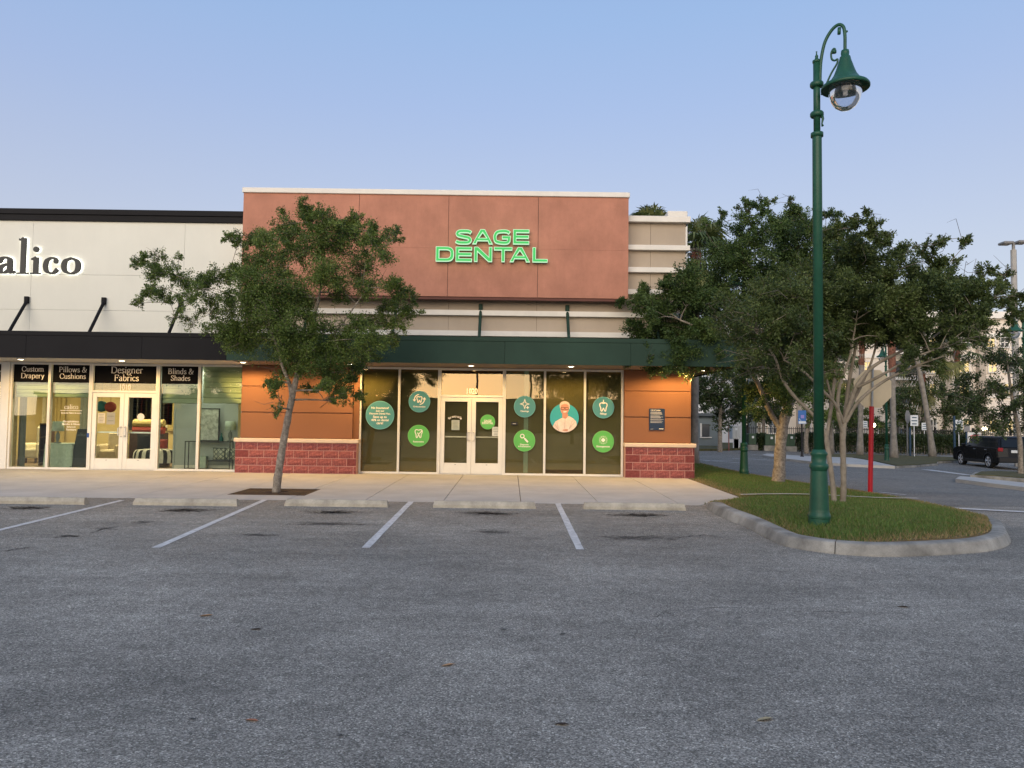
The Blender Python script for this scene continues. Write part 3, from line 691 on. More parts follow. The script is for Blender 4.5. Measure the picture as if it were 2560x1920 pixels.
# upper beige wall in panels
ZT = [WZ(v, 20.85, 1650) for v in (540.5, 555.3, 612.4, 625, 668.3, 681, 723.6, 736.7)]
ZL = [WZ(v, 20.85, 1200) for v in (775.4, 788, 826.7, 839.4)]
jx = [WX(894, DT), WX(1119, DT), WX(1344, DT)]
back = MB(); back.box(XL+.05, XE-.02, DW+.03, DW+.3, SOF+.07, ZT[0]-.05); back.build('wall_core', M['joint'], dental)
px = [XL, jx[0], jx[1], jx[2], WX(1626, DW), XE]
for a, b in zip(px, px[1:]):
    e0 = .004 if a != XL else 0; e1 = .004 if b != XE else 0
    boxpart('stucco_panel', (a+e0, b-e1, DW, DW+.1, SOF+.065, ZT[0]-.06), M['beige'], dental)
side = MB(); side.box(XE-.25, XE, DW+.31, 44, -.1, ZT[0]-.06); side.build('side_wall', M['beige'], dental)
rf = MB(); rf.box(-7.4, XE-.26, DW+.32, 44, 6.3, 6.4); rf.box(-7.4, XE-.3, 43.7, 44, 0, 6.3); rf.build('roof', M['joint'], dental)
bandx = WX(1725.7, 20.85, 620)
for i in range(0, 8, 2):
    x0 = XR+.003; y0 = 20.85 if i else 20.82
    b = MB(); b.box(x0, bandx, y0, DW-.001, ZT[i+1], ZT[i], 0, .008); b.box(XE+.001, bandx, DW, 44, ZT[i+1], ZT[i], 0, .008)
    if i == 0: b.box(XL, XE, DW, DW+.35, ZT[1]+.01, ZT[0], 0)
    b.build('cornice' if i == 0 else 'trim_band', M['trim'], dental)
for i in (0, 2):
    boxpart('trim_band', (XL+.05, bandx, 20.86, DW-.001, ZL[i+1], ZL[i]), M['trim'], dental)
# terracotta sign panel that stands proud of the wall
ztop = WZ(481.6, DT, 606); zbot = WZ(744, DT, 1350); zj = WZ(627, DT, 1600)
core = MB(); core.box(XL+.03, XR-.03, DT+.03, DW-.002, zbot+.02, ztop); core.build('panel_core', M['joint'], dental)
xsj = [XL]+jx+[XR]
for a, b in zip(xsj, xsj[1:]):
    e0 = .006 if a != XL else 0; e1 = .006 if b != XR else 0
    for z0, z1 in ((zbot, zj), (zj, ztop)):
        boxpart('stucco_panel', (a+e0, b-e1, DT, DT+.08, z0+(.0015 if z0 == zj else 0), z1-(.0015 if z1 == zj else 0)), M['terracotta'], dental)
lip = MB(); lip.box(XL, XR, DT+.082, DW-.003, zbot, zbot+.019); lip.box(XL, XL+.029, DT+.082, DW+.3, zbot+.02, ztop); lip.box(XR-.029, XR, DT+.082, DW-.003, zbot+.02, ztop); lip.build('panel_return', M['terracotta'], dental)
b = MB(); b.box(XL+.02, XR-.02, DT+.03, DT+.2, zbot-.075, zbot-.002); b.build('panel_dark_strip', pm('dark_red_strip', (.11, .035, .025), .6), dental)  # dark red strip below the panel's lower edge
zc = WZ(469, DT, 606); b = MB(); b.box(XL-.03, XR+.03, DT-.05, DW+.45, ztop+.001, zc, 0, .01); b.build('parapet_coping', M['trim'], dental)
b = MB(); b.box(XL+.05, XR-.05, DW+.0, DW+.4, ZT[0]-.06, ztop-.001); b.build('parapet_back', M['terracotta'], dental)
hx = MB(); x0 = W(1663, 535, 24).x; x1 = W(1712, 535, 24).x; hx.box(x0, x1, 23.6, 24.6, 6.4, WZ(527, 23.6, 1690), 0, .02); hx.build('roof_hatch', M['trim'], dental)
# canopies
def canopy(par_, name, x0, x1, seams, mat, sof, wrap):
    zt = WZ(842, DC, 1200); z0 = SOF-.0; cap = WZ(853, DC, 1200)
    c = thing(name, '', ''); 
    del c['label']; del c['category']; c.location = ((x0+x1)/2, 20, z0); par(c, par_)
    edges = [x0]+sorted(s for s in seams if x0 < s < x1)+[x1]
    for a, b in zip(edges, edges[1:]): boxpart('fascia_panel', (a+.002, b-.002, DC, DC+.05, z0, cap), mat, c, .003)
    boxpart('top_cap', (x0, x1+(.012 if wrap else 0), DC-.012, DC+.06, cap+.003, zt), mat, c, .004)
    yb = 30 if wrap else DW-.002
    if wrap:
        boxpart('fascia_panel', (x1-.05, x1, DC+.052, yb, z0, cap), mat, c); boxpart('top_cap', (x1-.06, x1+.012, DC+.062, yb, cap+.003, zt), mat, c)
    s = MB(); s.box(x0, x1-.052, DC+.052, DW-.004, z0+.03, z0+.06)
    if wrap: s.box(XE+.003, x1-.052, DW, yb, z0+.03, z0+.06)
    s.build('soffit', sof, c)
    s = MB(); s.box(x0, x1-.052, DC+.063, DW-.004, zt-.12, zt-.06)
    if wrap: s.box(XE+.003, x1-.052, DW, yb, zt-.12, zt-.06)
    s.build('deck', mat, c)
    return c
CX0 = WX(566, DC, 870); CX1 = WX(1852, DC, 915)
seamg = [WX(u, DC, 870) for u in (890, 1262, 1577)]
can_g = canopy(dental, 'canopy', CX0+.002, CX1, seamg, M['greenm'], M['soffit'], True)
can_b = canopy(calico, 'canopy', -19.0, CX0-.002, [WX(65, DC, 860), WX(65, DC, 860)-3.2, WX(65, DC, 860)+2.9], M['blackm'], M['soffitw'], False)
def tie_rod(parent, X, ztop_, mat):
    b = MB(); b.tube([(X, DW-.02, ztop_), (X, 20.12, 3.50)], .042, 10); b.build('tie_rod', mat, parent)
    b = MB(); b.box(X-.055, X+.055, DW-.09, DW-.001, ztop_-.09, ztop_+.10, 0, .008); b.build('anchor_bracket', mat, parent)
zr = WZ(749, DW, 70)
for u in (69.4, 262, 454): tie_rod(can_b, WX(u, DW, 750), zr-.02, M['blackm'])
zr = WZ(768, DW, 1202)
for u in (1202, 1418): tie_rod(can_g, WX(u, DW, 765), zr-.02, M['greenm'])
for x in (-3.2, -5.6, 3.96): tie_rod(can_g, x, zr-.02, M['greenm'])
# calico upper wall
cz = [WZ(v, DW, 250) for v in (687.5, 776)]; ctop = WZ(559, DW, 600)
cx = [-19.0, WX(80, DW, 650)-4.2, WX(80, DW, 650), WX(462, DW, 600), XL-.035]
b = MB(); b.box(-19, XL-.04, DW+.03, DW+.3, SOF+.07, ctop); b.build('wall_core', M['joint'], calico)
zz = [SOF+.065, cz[1], cz[0], ctop]
for a, b in zip(cx, cx[1:]):
    for z0, z1 in zip(zz, zz[1:]): boxpart('stucco_panel', (a+.003, b-.003, DW, DW+.1, z0+.003, z1-.003), M['cream'], calico)
zm, zp = WZ(543.7, DW, 600), WZ(530, DW, 600)
boxpart('coping', (-19, XL-.035, DW-.06, DW+.4, ctop+.001, zm-.006), M['blackm'], calico, .006)
boxpart('coping', (-19, XL-.035, DW-.09, DW+.45, zm, zp), M['blackm'], calico, .008)
b = MB(); b.box(-19, -7.5, 30, 30.3, 0, 6.5); b.box(-19, -7.5, DW+.32, 30, 6.3, 6.4); b.box(-19.3, -19, DW+.3, 30, 0, 6.4); b.build('shell', M['joint'], calico)
# ---------------------------------------------------------------- piers with split-face block wainscot
def block_mesh(lx, hz_, split, seed):
    r = random.Random(seed); b = MB(); nx, nz = 5, 3; c = .006
    for j in range(nz+1):
        for i in range(nx+1):
            edge = i in (0, nx) or j in (0, nz)
            d = 0 if edge else (r.uniform(-.022, -.004) if split else r.uniform(-.004, 0))
            b.v.append((-lx/2+lx*i/nx, d, -hz_/2+hz_*j/nz))
    for j in range(nz):
        for i in range(nx): q = j*(nx+1)+i; b.f.append((q, q+1, q+nx+2, q+nx+1)); b.m.append(0)
    o = len(b.v); b.v += [(-lx/2, .06, -hz_/2), (lx/2, .06, -hz_/2), (lx/2, .06, hz_/2), (-lx/2, .06, hz_/2)]
    tl, tr = nz*(nx+1), nz*(nx+1)+nx
    b.f += [(0, o, o+1, nx), (tl, tr, o+2, o+3), (0, tl, o+3, o), (nx, o+1, o+2, tr)]; b.m += [0]*4
    me = bpy.data.meshes.new('block'); me.from_pydata(b.v, [], b.f); me.materials.append(M['blocka'] if split else M['blockb']); me.update(); return me
_bm = {}
def block(parent, xc, y, zc_, lx, split, var):
    k = (round(lx, 3), split, var)
    if k not in _bm: _bm[k] = block_mesh(lx, .192, split, hash((round(lx*1000), split, var)) & 0xffff)
    o = bpy.data.objects.new('block', _bm[k]); COL.objects.link(o); o.location = (xc, y, zc_); par(o, parent); return o
def wainscot(parent, x0, x1, dark_ends):
    w = thing('wainscot', '', ''); del w['label']; del w['category']; w.location = ((x0+x1)/2, DB, 0); par(w, parent)
    core = MB(); core.box(x0+.004, x1-.004, DB+.005, DP+.1, 0, .835); core.build('mortar', M['mortar'], w)
    for r in range(4):
        z = .005+.103+r*.2075; x = x0; first = True
        off = .203 if r % 2 else .4064
        if not dark_ends: off = .2 if r % 2 else .38
        lens = [off]
        while sum(lens) < (x1-x0)-.01:
            rem = (x1-x0)-sum(lens); lens.append(min(.4064, rem) if rem > .43 or rem <= .4064 else rem/2)
        n = len(lens)
        for k, l in enumerate(lens):
            dark = (dark_ends and (k == 0 or (k == n-1))) or (not dark_ends and (k == n-1 and r in (1, 2) or (k == 0 and r == 2)))
            g = .0075
            block(w, x+l/2, DB, z, l-2*g, not dark, (r*3+k*5) % 4); x += l
    return w
zc0, zc1 = .838, .838+.105
PX0, PX1 = WX(586.6, DB, 1150), WX(890.7, DB, 1150)
wainscot(dental, PX0, PX1, False)
QX0, QX1 = WX(1563, DB, 1150), WX(1736.7, DB, 1150)
wainscot(dental, QX0, QX1, True)
for x0, x1 in ((PX0-.03, PX1+.05), (QX0-.02, QX1+.04)):
    boxpart('sill', (x0, x1, DB-.05, DP+.12, zc0, zc1), M['sill'], dental, .015)
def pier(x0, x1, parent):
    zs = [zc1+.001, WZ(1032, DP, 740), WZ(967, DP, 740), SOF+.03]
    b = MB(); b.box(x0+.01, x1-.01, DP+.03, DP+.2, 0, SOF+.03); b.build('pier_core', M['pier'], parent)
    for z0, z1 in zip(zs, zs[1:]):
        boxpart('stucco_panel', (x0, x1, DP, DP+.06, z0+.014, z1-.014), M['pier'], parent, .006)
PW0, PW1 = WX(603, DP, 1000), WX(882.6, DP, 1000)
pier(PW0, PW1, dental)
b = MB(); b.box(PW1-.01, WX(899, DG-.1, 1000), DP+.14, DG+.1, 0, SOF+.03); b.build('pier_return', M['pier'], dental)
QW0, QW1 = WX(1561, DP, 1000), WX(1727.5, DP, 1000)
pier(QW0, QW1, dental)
b = MB(); b.box(QW1-.25, QW1, DP+.205, 44, 0, 2.79); b.box(QW1-.25, QW1+.12, DP+.21, 44, 0, .84); b.build('side_wall_base', M['pier'], dental)
# ---------------------------------------------------------------- storefront glazing
FY0, FY1 = DG-.07, DG+.06
def pane(parent, x0, x1, z0, z1, mat, name='pane'):
    b = MB(); b.box(x0-.008, x1+.008, DG-.006, DG+.006, z0-.008, z1+.008); return b.build(name, mat, parent)
def window(parent, x0, x1, z0, z1, gmat, fw=.055, fl=None, fr_=None):
    w = thing('window', '', ''); del w['label']; del w['category']; w.location = ((x0+x1)/2, DG, z0); par(w, parent)
    fl = fw if fl is None else fl; fr_ = fw if fr_ is None else fr_
    b = MB(); b.box(x0, x0+fl, FY0, FY1, z0, z1, 0, .004); b.box(x1-fr_, x1, FY0, FY1, z0, z1, 0, .004)
    b.box(x0+fl, x1-fr_, FY0+.003, FY1, z0, z0+fw, 0, .004); b.box(x0+fl, x1-fr_, FY0+.003, FY1, z1-fw, z1, 0, .004)
    b.build('frame', M['alum'], w); pane(w, x0+fl, x1-fr_, z0+fw, z1-fw, gmat); return w
def doors(parent, x0, x1, ztr, gd, gt):
    # transom
    window(parent, x0, x1, ztr, SOF+.025, gt, .06)
    jw = .05
    for xx_ in (x0, x1-jw): boxpart('door_jamb', (xx_, xx_+jw, FY0-.002, FY1, 0, ztr-.002), M['alum'], parent, .004)
    b = MB(); b.box(x0+jw, x1-jw, FY0, FY1, -.01, .015); b.build('threshold', M['steel'], parent)
    xm = (x0+x1)/2
    for k, (a, c) in enumerate(((x0+jw+.004, xm-.003), (xm+.003, x1-jw-.004))):
        d = thing('door', '', ''); del d['label']; del d['category']; d.location = ((a+c)/2, DG, 0); par(d, parent)
        st = .115; tr = .12; br = .30; z0, z1 = .018, ztr-.006
        b = MB(); y0, y1 = DG-.045, DG+.03
        b.box(a, a+st, y0, y1, z0, z1, 0, .004); b.box(c-st, c, y0, y1, z0, z1, 0, .004); b.box(a+st, c-st, y0+.002, y1, z0, z0+br, 0, .004); b.box(a+st, c-st, y0+.002, y1, z1-tr, z1, 0, .004); b.build('leaf_frame', M['alum'], d)
        pane(d, a+st, c-st, z0+br, z1-tr, gd)
        s = 1 if k == 0 else -1; hx_ = (c-.055) if k == 0 else (a+.055)
        b = MB(); b.tube([(hx_, y0, .93), (hx_, y0-.065, .945), (hx_-s*.05, y0-.075, .97), (hx_-s*.05, y0-.075, 1.16), (hx_, y0-.065, 1.185), (hx_, y0, 1.20)], .014, 8); b.build('handle', M['steel'], d)
        b = MB(); b.box(a+st, c-st, DG+.05, DG+.09, 1.02, 1.06); b.build('push_bar', M['steel'], d)
        hg = a+.01 if k == 0 else c-.01
        b = MB()
        for zz_ in (.05, z1-.03): b.tube([(hg-s*.018, y0-.012, zz_-.05), (hg-s*.018, y0-.012, zz_+.05)], .012, 8)
        b.build('hinge', M['steel'], d)
        b = MB(); b.box((a+c)/2-.02, (a+c)/2+.02, y0-.003, y0+.001, z0+br-.05, z0+br-.04); b.build('maker_plate', M['black'], d)
    b = MB(); b.tube([(x0+jw+.01, DG-.046, 1.02), (x0+jw+.01, DG-.05, 1.02)], .01, 8); b.build('bolt', M['steel'], parent)
    return xm
ZD = 2.085+.06
dx = [WX(u, DG, 1000) for u in (899.5, 998.5, 1097.5, 1262, 1362, 1462, 1558)]
WT = SOF+.028
dwin = []
for a, b in ((0, 1), (1, 2), (3, 4), (4, 5), (5, 6)): dwin.append(window(dental, dx[a]+.001, dx[b]-.001, .0, WT, M['glassd'], .055, .03 if a not in (0,) else .06, .03 if b != 6 else .06))
xm_d = doors(dental, dx[2]+.001, dx[3]-.001, ZD, M['glassd'], M['glasst'])
boxpart('header', (dx[0]-.02, dx[6]+.02, DG-.05, DG+.12, WT+.002, 3.02), M['soffit'], dental)
# shades and dim office behind the glass
for i, (a, b) in enumerate(((0, 1), (1, 2), (3, 4), (4, 5), (5, 6))):
    if i == 2:
        xa, xb = WX(1309, DG+.12, 1100), WX(1320, DG+.12, 1100)
        s = MB(); s.box(dx[a]+.04, xa-.004, DG+.11, DG+.115, .06, WT-.05); s.box(xb+.004, dx[b]-.03, DG+.11, DG+.115, .06, WT-.05); o = s.build('roller_shade', M['shade'], dental)
        s = MB(); s.box(xa, xb, DG+.10, DG+.2, .06, WT-.05); s.build('mint_wall_end', pm('glowing_mint_wall', (.34, .46, .36), .8, emit=(.35, .5, .38), estr=.10), dental)  # faint glow put into the wall end's material; it is no lamp
    else:
        z0 = .06 if i != 3 else .16
        s = MB(); s.box(dx[a]+.04, dx[b]-.03, DG+.11, DG+.115, z0, WT-.05); s.build('roller_shade', M['shade'], dental)
for a, c in ((dx[2]+.05, xm_d-.02), (xm_d+.02, dx[3]-.05)):
    s = MB(); s.box(a, c, DG+.13, DG+.135, .2, ZD-.05); s.build('roller_shade', M['shade'], dental)
b = MB(); b.box(dx[0], dx[6], DG+.9, DG+.95, 0, 3); b.box(dx[0], dx[6], DG+.2, DG+.9, -.02, 0.0); b.build('dark_lobby', M['dim'], dental)
# calico glazing
ux = [30.5, 128.5, 231.5, 399.5, 501.5, 602]
kx = [WX(u, DG, 925) for u in ux]
cw = [window(calico, kx[0]+.001, kx[1]-.001, 0, WT, M['glassc'], .055, .06, .035), window(calico, kx[1]+.001, kx[2]-.001, 0, WT, M['glassc'], .055, .035, .045)]
xm_c = doors(calico, kx[2]+.001, kx[3]-.001, ZD, M['glassc'], M['glassc'])
cw += [window(calico, kx[3]+.001, kx[4]-.001, 0, WT, M['glassc'], .055, .045, .035), window(calico, kx[4]+.001, PW0-.01, 0, WT, M['glassc'], .055, .035, .045)]
boxpart('mullion_post', (WX(12, DG, 925), kx[0]-.002, DG-.1, DG+.1, 0, WT), M['alum'], calico, .006)
cw.append(window(calico, WX(12, DG, 925)-1.25, WX(12, DG, 925)-.002, 0, WT, M['glassc'], .055))
boxpart('mullion_post', (WX(12, DG, 925)-1.5, WX(12, DG, 925)-1.252, DG-.1, DG+.1, 0, WT), M['alum'], calico, .006)
boxpart('header', (-19, PW0-.01, DG-.05, DG+.12, WT+.002, 3.02), M['soffitw'], calico)
# ---------------------------------------------------------------- soffit downlights (lit in the photograph)
M['lampface'] = emat('lit_lens', (1, .86, .6), 14)
def downlight(u, v, label, energy, ring):
    r = ray(u, v); t = (SOF+.03-CAMZ)/r.z; p = Vector((r.x*t, r.y*t, SOF+.03))
    d = thing('downlight', label, 'light', p, 'recessed downlights under the canopies')
    b = MB(); b.lathe([(.07, -.004), (.105, -.012), (.11, -.002), (.11, 0)], p, 20); b.build('trim_ring', ring, d)
    b = MB(); b.lathe([(.0001, -.018), (.05, -.014), (.069, -.005)], p, 16); b.build('lens', M['lampface'], d)
    l = bpy.data.lights.new('downlight_lamp', 'SPOT'); l.energy = energy; l.color = (1, .60, .19); l.spot_size = math.radians(172); l.spot_blend = .35; l.shadow_soft_size = .06
    lo_ = bpy.data.objects.new('bulb', l); COL.objects.link(lo_); lo_.location = (p.x, p.y, SOF-.03); par(lo_, d); return p
EN = 220
downlight(52, 898, 'round downlight under the black canopy above the custom drapery window', EN*.55, M['alum'])
downlight(305, 901.7, 'round downlight under the black canopy above the fabric shop doors', EN*.55, M['alum'])
downlight(607.7, 905.5, 'round downlight under the canopy at the joint of black and green fascias', EN, M['alum'])
downlight(874, 909.5, 'round downlight under the green canopy behind the tree leaves', EN, M['alum'])
downlight(1177.8, 914, 'round downlight under the green canopy above the dental doors', EN*.55, M['alum'])
downlight(1427.7, 916, 'round downlight under the green canopy above the portrait window', EN*.55, M['alum'])
downlight(1692.7, 919.5, 'round downlight under the green canopy above the right pier', EN, M['alum'])
downlight(1758, 926, 'round downlight under the canopy overhang past the building corner', EN*.6, M['alum'])
# ---------------------------------------------------------------- SAGE DENTAL channel letters
def trim_ends(c, e):
    if e <= 0: return c
    P = [Vector(p) for p in c]; P[0] = P[0]+(P[1]-P[0]).normalized()*min(e, (P[1]-P[0]).length*.9); P[-1] = P[-1]+(P[-2]-P[-1]).normalized()*min(e, (P[-2]-P[-1]).length*.9)
    return [tuple(p) for p in P]
def letterloops(ch, sw=.205):
    t = .215; q = .20; e_ = (.205-sw)/2
    if ch == 'E': w = 1.12; return w, [[(0, 0), (w, 0), (w, q), (t, q), (t, .5-q*.5), (w-.03, .5-q*.5), (w-.03, .5+q*.5), (t, .5+q*.5), (t, 1-q), (w, 1-q), (w, 1), (0, 1)]]
    if ch == 'L': w = 1.04; return w, [[(0, 0), (w, 0), (w, q), (t, q), (t, 1), (0, 1)]]
    if ch == 'T': w = 1.26; return w, [[(0, 1), (0, 1-q), (w/2-t/2, 1-q), (w/2-t/2, 0), (w/2+t/2, 0), (w/2+t/2, 1-q), (w, 1-q), (w, 1)]]
    if ch == 'N': w = 1.24; return w, [[(0, 0), (t, 0), (t, .70), (w-t-.04, 0), (w, 0), (w, 1), (w-t, 1), (w-t, .30), (t+.04, 1), (0, 1)]]
    if ch == 'A':
        w = 1.40; k = .25; a = .15; x0, x1 = w/2-a, w/2+a; zc_ = .22
        def xo(z): return x0*z
        def xi(z): return k + (w/2-k)*z*1.0
        zt = .80; ci = .22; cj = .40
        return w, [[(0, 0), (x0, 1), (x1, 1), (w, 0), (w-k, 0), (w-xi(ci)+.02, ci), (xi(ci)-.02, ci), (k, 0)],
                   [(xi(cj)-.02, cj), (w/2, zt), (w-xi(cj)+.02, cj)]]
    if ch == 'D':
        w = 1.22
        def half(ix, r, z0, z1):
            p = [(ix, z0)]; cx = w-.5-0; 
            for k in range(15):
                a = -90+180*k/14; c, s = math.cos(math.radians(a)), math.sin(math.radians(a))
                e = .72; xx = (abs(c)**e)*(w-r-.66); zz = (abs(s)**e)*math.copysign((z1-z0)/2, s); p.append((.66+xx, (z0+z1)/2+zz))
            p.append((ix, z1)); return p
        return w, [half(0, 0, 0, 1), half(t, t, q, 1-q)]
    if ch == 'S':
        w = 1.14; c = cat2([(w-.06, .80), (w*.80, .885), (w*.5, .90), (w*.22, .87), (.12, .74), (.2, .60), (w*.5, .515), (w*.82, .43), (w-.11, .27), (w*.78, .125), (w*.5, .10), (w*.2, .115), (.04, .20)], 5)
        L_, R_ = stroke(trim_ends(c, e_), sw); return w, [[tuple(p) for p in L_]+[tuple(p) for p in R_[::-1]]]
    if ch == 'G':
        w = 1.2; c = cat2([(w-.08, .78), (w*.78, .885), (w*.5, .90), (w*.22, .83), (.11, .62), (.10, .40), (.2, .18), (w*.5, .10), (w*.8, .12), (w-.12, .25)], 5)+[(w-.11, .47), (w*.5, .47)]
        L_, R_ = stroke(trim_ends(c, e_), sw); return w, [[tuple(p) for p in L_]+[tuple(p) for p in R_[::-1]]]
gface = emat('green_lit_face', (.012, .50, .085), .95); wedge = emat('white_green_lit_rim', (.62, 1.0, .66), .75)
canm = pm('sign_return_green', (.02, .16, .05), .5)
sage = thing('illuminated_sign', 'glowing green channel letter sign on the terracotta panel above the dental office', 'sign', (W(1230, 605, DT).x, DT, 6))
H = (WZ(550+152/6.506, DT, 1230)-WZ(550+390/6.506, DT, 1230))*.98
def sage_letter(ch, u0, u1, vb):
    w, loops = letterloops(ch); x0 = WX(1060+u0/6.506, DT-.17, 600); x1 = WX(1060+u1/6.506, DT-.17, 600); z0 = WZ(550+vb/6.506, DT-.17, 1060+u0/6.506)
    sx = (x1-x0)/w; h = H
    vf = curve2d([[(x*sx, z*h) for x, z in l] for l in loops], extrude=.045, offset=0.004)
    b = MB(); put(b, vf, x0, DT-.125, z0); L_ = b.build('letter', [wedge], sage)
    if ch in 'SG': lp2 = letterloops(ch, .205-.022/H)[1]; of = 0
    else: lp2 = loops; of = -.011
    vf = curve2d([[(x*sx, z*h) for x, z in l] for l in lp2], extrude=.002, offset=of)
    b = MB(); put(b, vf, x0, DT-.1735, z0); b.build('face', gface, L_)
    vf = curve2d([[(x*sx, z*h) for x, z in l] for l in loops], extrude=.03, offset=-.002)
    b = MB(); put(b, vf, x0, DT-.046, z0); b.build('can', canm, L_)
for ch, a, b_, vb in (('S', 512, 775, 388), ('A', 790, 1115, 385), ('G', 1130, 1408, 390), ('E', 1450, 1710, 388), ('D', 197, 487, 667), ('E', 520, 780, 671), ('N', 820, 1110, 672), ('T', 1143, 1437, 674), ('A', 1400, 1725, 677), ('L', 1770, 2012, 681)): sage_letter(ch, a, b_, vb)
for (ua, ub, va, vb) in ((690, 1470, 225, 330), (300, 1800, 515, 620)):
    x0, x1 = WX(1060+ua/6.506, DT-.03, 600), WX(1060+ub/6.506, DT-.03, 600); z1, z0 = WZ(550+va/6.506, DT-.03, 1230), WZ(550+vb/6.506, DT-.03, 1230)
    b = MB(); b.box(x0, x1, DT-.016, DT-.001, z0, z1); b.build('raceway', M['terracotta'], sage)
# ---------------------------------------------------------------- calico halo-lit letters
calsign = thing('halo_lit_sign', 'dark serif letters with white halo light on the cream wall above the fabric shop', 'sign', (WX(60, DW), DW, 5.6))
zb = WZ(540+1000/6.9125, DW-.1, 90); xh = WZ(540+705/6.9125, DW-.1, 90)-zb; S = xh/.455
dark = pm('charcoal_metal', (.032, .034, .033), .5, .1, 4)
halo = emat('halo_led', (1, 1, .92), 5)
BIG = {'c': (.46, [(C_, [(.375, .325), (.345, .405), (.245, .43), (.125, .36), (.085, .22), (.125, .08), (.25, .025), (.345, .055), (.42, .135)]), ('o', (.375, .335, .058))]),
 'a': (.52, [(C_, [(.09, .325), (.14, .40), (.235, .43), (.325, .38), (.345, .28)]), (L__, [(.345, .32), (.345, .10)]), (C_, [(.345, .12), (.37, .03), (.48, .05)]), (C_, [(.345, .265), (.19, .215), (.105, .125), (.14, .035), (.23, .03), (.345, .11)]), ('o', (.10, .325, .055))]),
 'l': (.33, [(L__, [(.165, .95), (.165, .0)]), (C_, [(.04, .915), (.10, .91), (.165, .945)]), (S_, (.165, .014, .155))]),
 'i': (.30, [(L__, [(.15, .44), (.15, .0)]), (C_, [(.025, .395), (.08, .40), (.15, .435)]), (S_, (.15, .014, .137)), ('o', (.145, .655, .075))]),
 'o': (.54, [(C_, [(.27, .428), (.13, .365), (.085, .22), (.13, .085), (.27, .025), (.41, .085), (.455, .22), (.41, .365), (.27, .428)])])}
def cal_letter(ch, u0, u1):
    uc = (u0+u1)/2; xc = WX(uc/6.9125, DW-.1, 660)
    sv_ = dict(SER); SER.update(BIG); v, f, w = serif_vf(ch, .132, .046, 1.0); SER.update(sv_)
    xmin = min(p[0] for p in v); xmax = max(p[0] for p in v); tgt = (u1-u0)/6.9125*(DW-.1)/FPX; sx = tgt/(xmax-xmin)
    if ch == 'o': v = [(p[0], p[1]*1.0, p[2]) for p in v]
    dz = -ROLL*0; zl = zb-(uc-650)/6.9125*ROLL*0
    pts = [(xc+(p[0]-(xmin+xmax)/2)*sx, p[1]*S, p[2]*3) for p in v]; n = len(pts)
    b = MB(); b.v += [(x, DW-.11-z, zb+y) for x, y, z in pts]+[(x, DW-.05-z, zb+y) for x, y, z in pts]
    ed = {}
    for q in f:
        for i in range(len(q)): ed[(q[i], q[(i+1) % len(q)])] = 1
    b.f += [tuple(q) for q in f]+[tuple(i+n for i in q[::-1]) for q in f]; b.m += [0]*(2*len(f))
    for (i, j) in ed:
        if (j, i) not in ed: b.f.append((i, i+n, j+n, j)); b.m.append(0)
    L_ = b.build('letter', dark, calsign)
    b = MB(); b.v += [(x, DW-.046-z*.5, zb+y) for x, y, z in pts]; b.f += [tuple(q[::-1]) for q in f]; b.m += [0]*len(f); b.build('led_strip', halo, L_)
cal_letter('c', -355, -70); cal_letter('a', -50, 272); cal_letter('l', 292, 495); cal_letter('i', 528, 706); cal_letter('c', 742, 1018); cal_letter('o', 1055, 1395)
# ---------------------------------------------------------------- black window banners with white serif words
ban = pm('black_vinyl', (.006, .006, .007), .8, .1, 5, spec=.08); wht = pm('white_vinyl', (.78, .74, .68), .6, .03, 5)
YF = DG-.012
def banner(u0, u1, v0, v1, lines, label, uc=None):
    x0, x1 = WX(u0, YF, 930), WX(u1, YF, 930); um = (u0+u1)/2; z1, z0 = WZ(v0, YF, um), WZ(v1, YF, um)
    t = thing('window_banner', label, 'window sign', ((x0+x1)/2, YF, z0), 'black window banners of the fabric shop')
    b = MB(); b.box(x0, x1, YF-.002, YF+.003, z0, z1); b.build('vinyl', ban, t)
    for s, u, v, wpx in lines:
        vv, f, w = serif_vf(s, .088, .042, 1.05); X = WX(u, YF, v); sc = (WX(u+wpx/2, YF, v)-WX(u-wpx/2, YF, v))/w
        b = MB(); b.add([(X+p[0]*sc, YF-.0035-p[2], W(u, v, YF).z+p[1]*sc) for p in vv], f); b.build('lettering', wht, t)
def z2(x, y): return (x/3.456, 880+y/3.456)
banner(35, 125.5, 909, 955.5, [('Custom', *z2(284, 168), 56), ('Drapery', *z2(282, 226), 59)], 'black banner at the top of the window with the words custom drapery')
banner(133, 227.5, 910, 956.5, [('Pillows &', *z2(630, 174), 70), ('Cushions', *z2(628, 231), 66)], 'black banner at the top of the window with the words pillows and cushions')
banner(237, 394.5, 912, 958.5, [('Designer', *z2(1097, 183), 80), ('Fabrics', *z2(1093, 250), 62)], 'wide black banner above the double doors with the words designer fabrics')
banner(405, 498, 915, 960, [('Blinds &', *z2(1562, 190), 64), ('Shades', *z2(1560, 247), 49)], 'black banner at the top of the window with the words blinds and shades')
banner(-90, 9, 907, 954, [('r', 0.5, 880+195/3.456, 7)], 'black banner cut off by the left edge of the picture')
def sans(mb, s, X, Y, Z, width, bold=.02, mi=0, height=None, line=1.0):
    vf = text2d(s, 1.0, bold, line=line); x0 = min(p[0] for p in vf[0]); x1 = max(p[0] for p in vf[0]); sc = width/(x1-x0)
    put(mb, ([(p[0]-(x0+x1)/2, p[1], 0) for p in vf[0]], vf[1]), X, Y, Z, sc, sc if height is None else height)
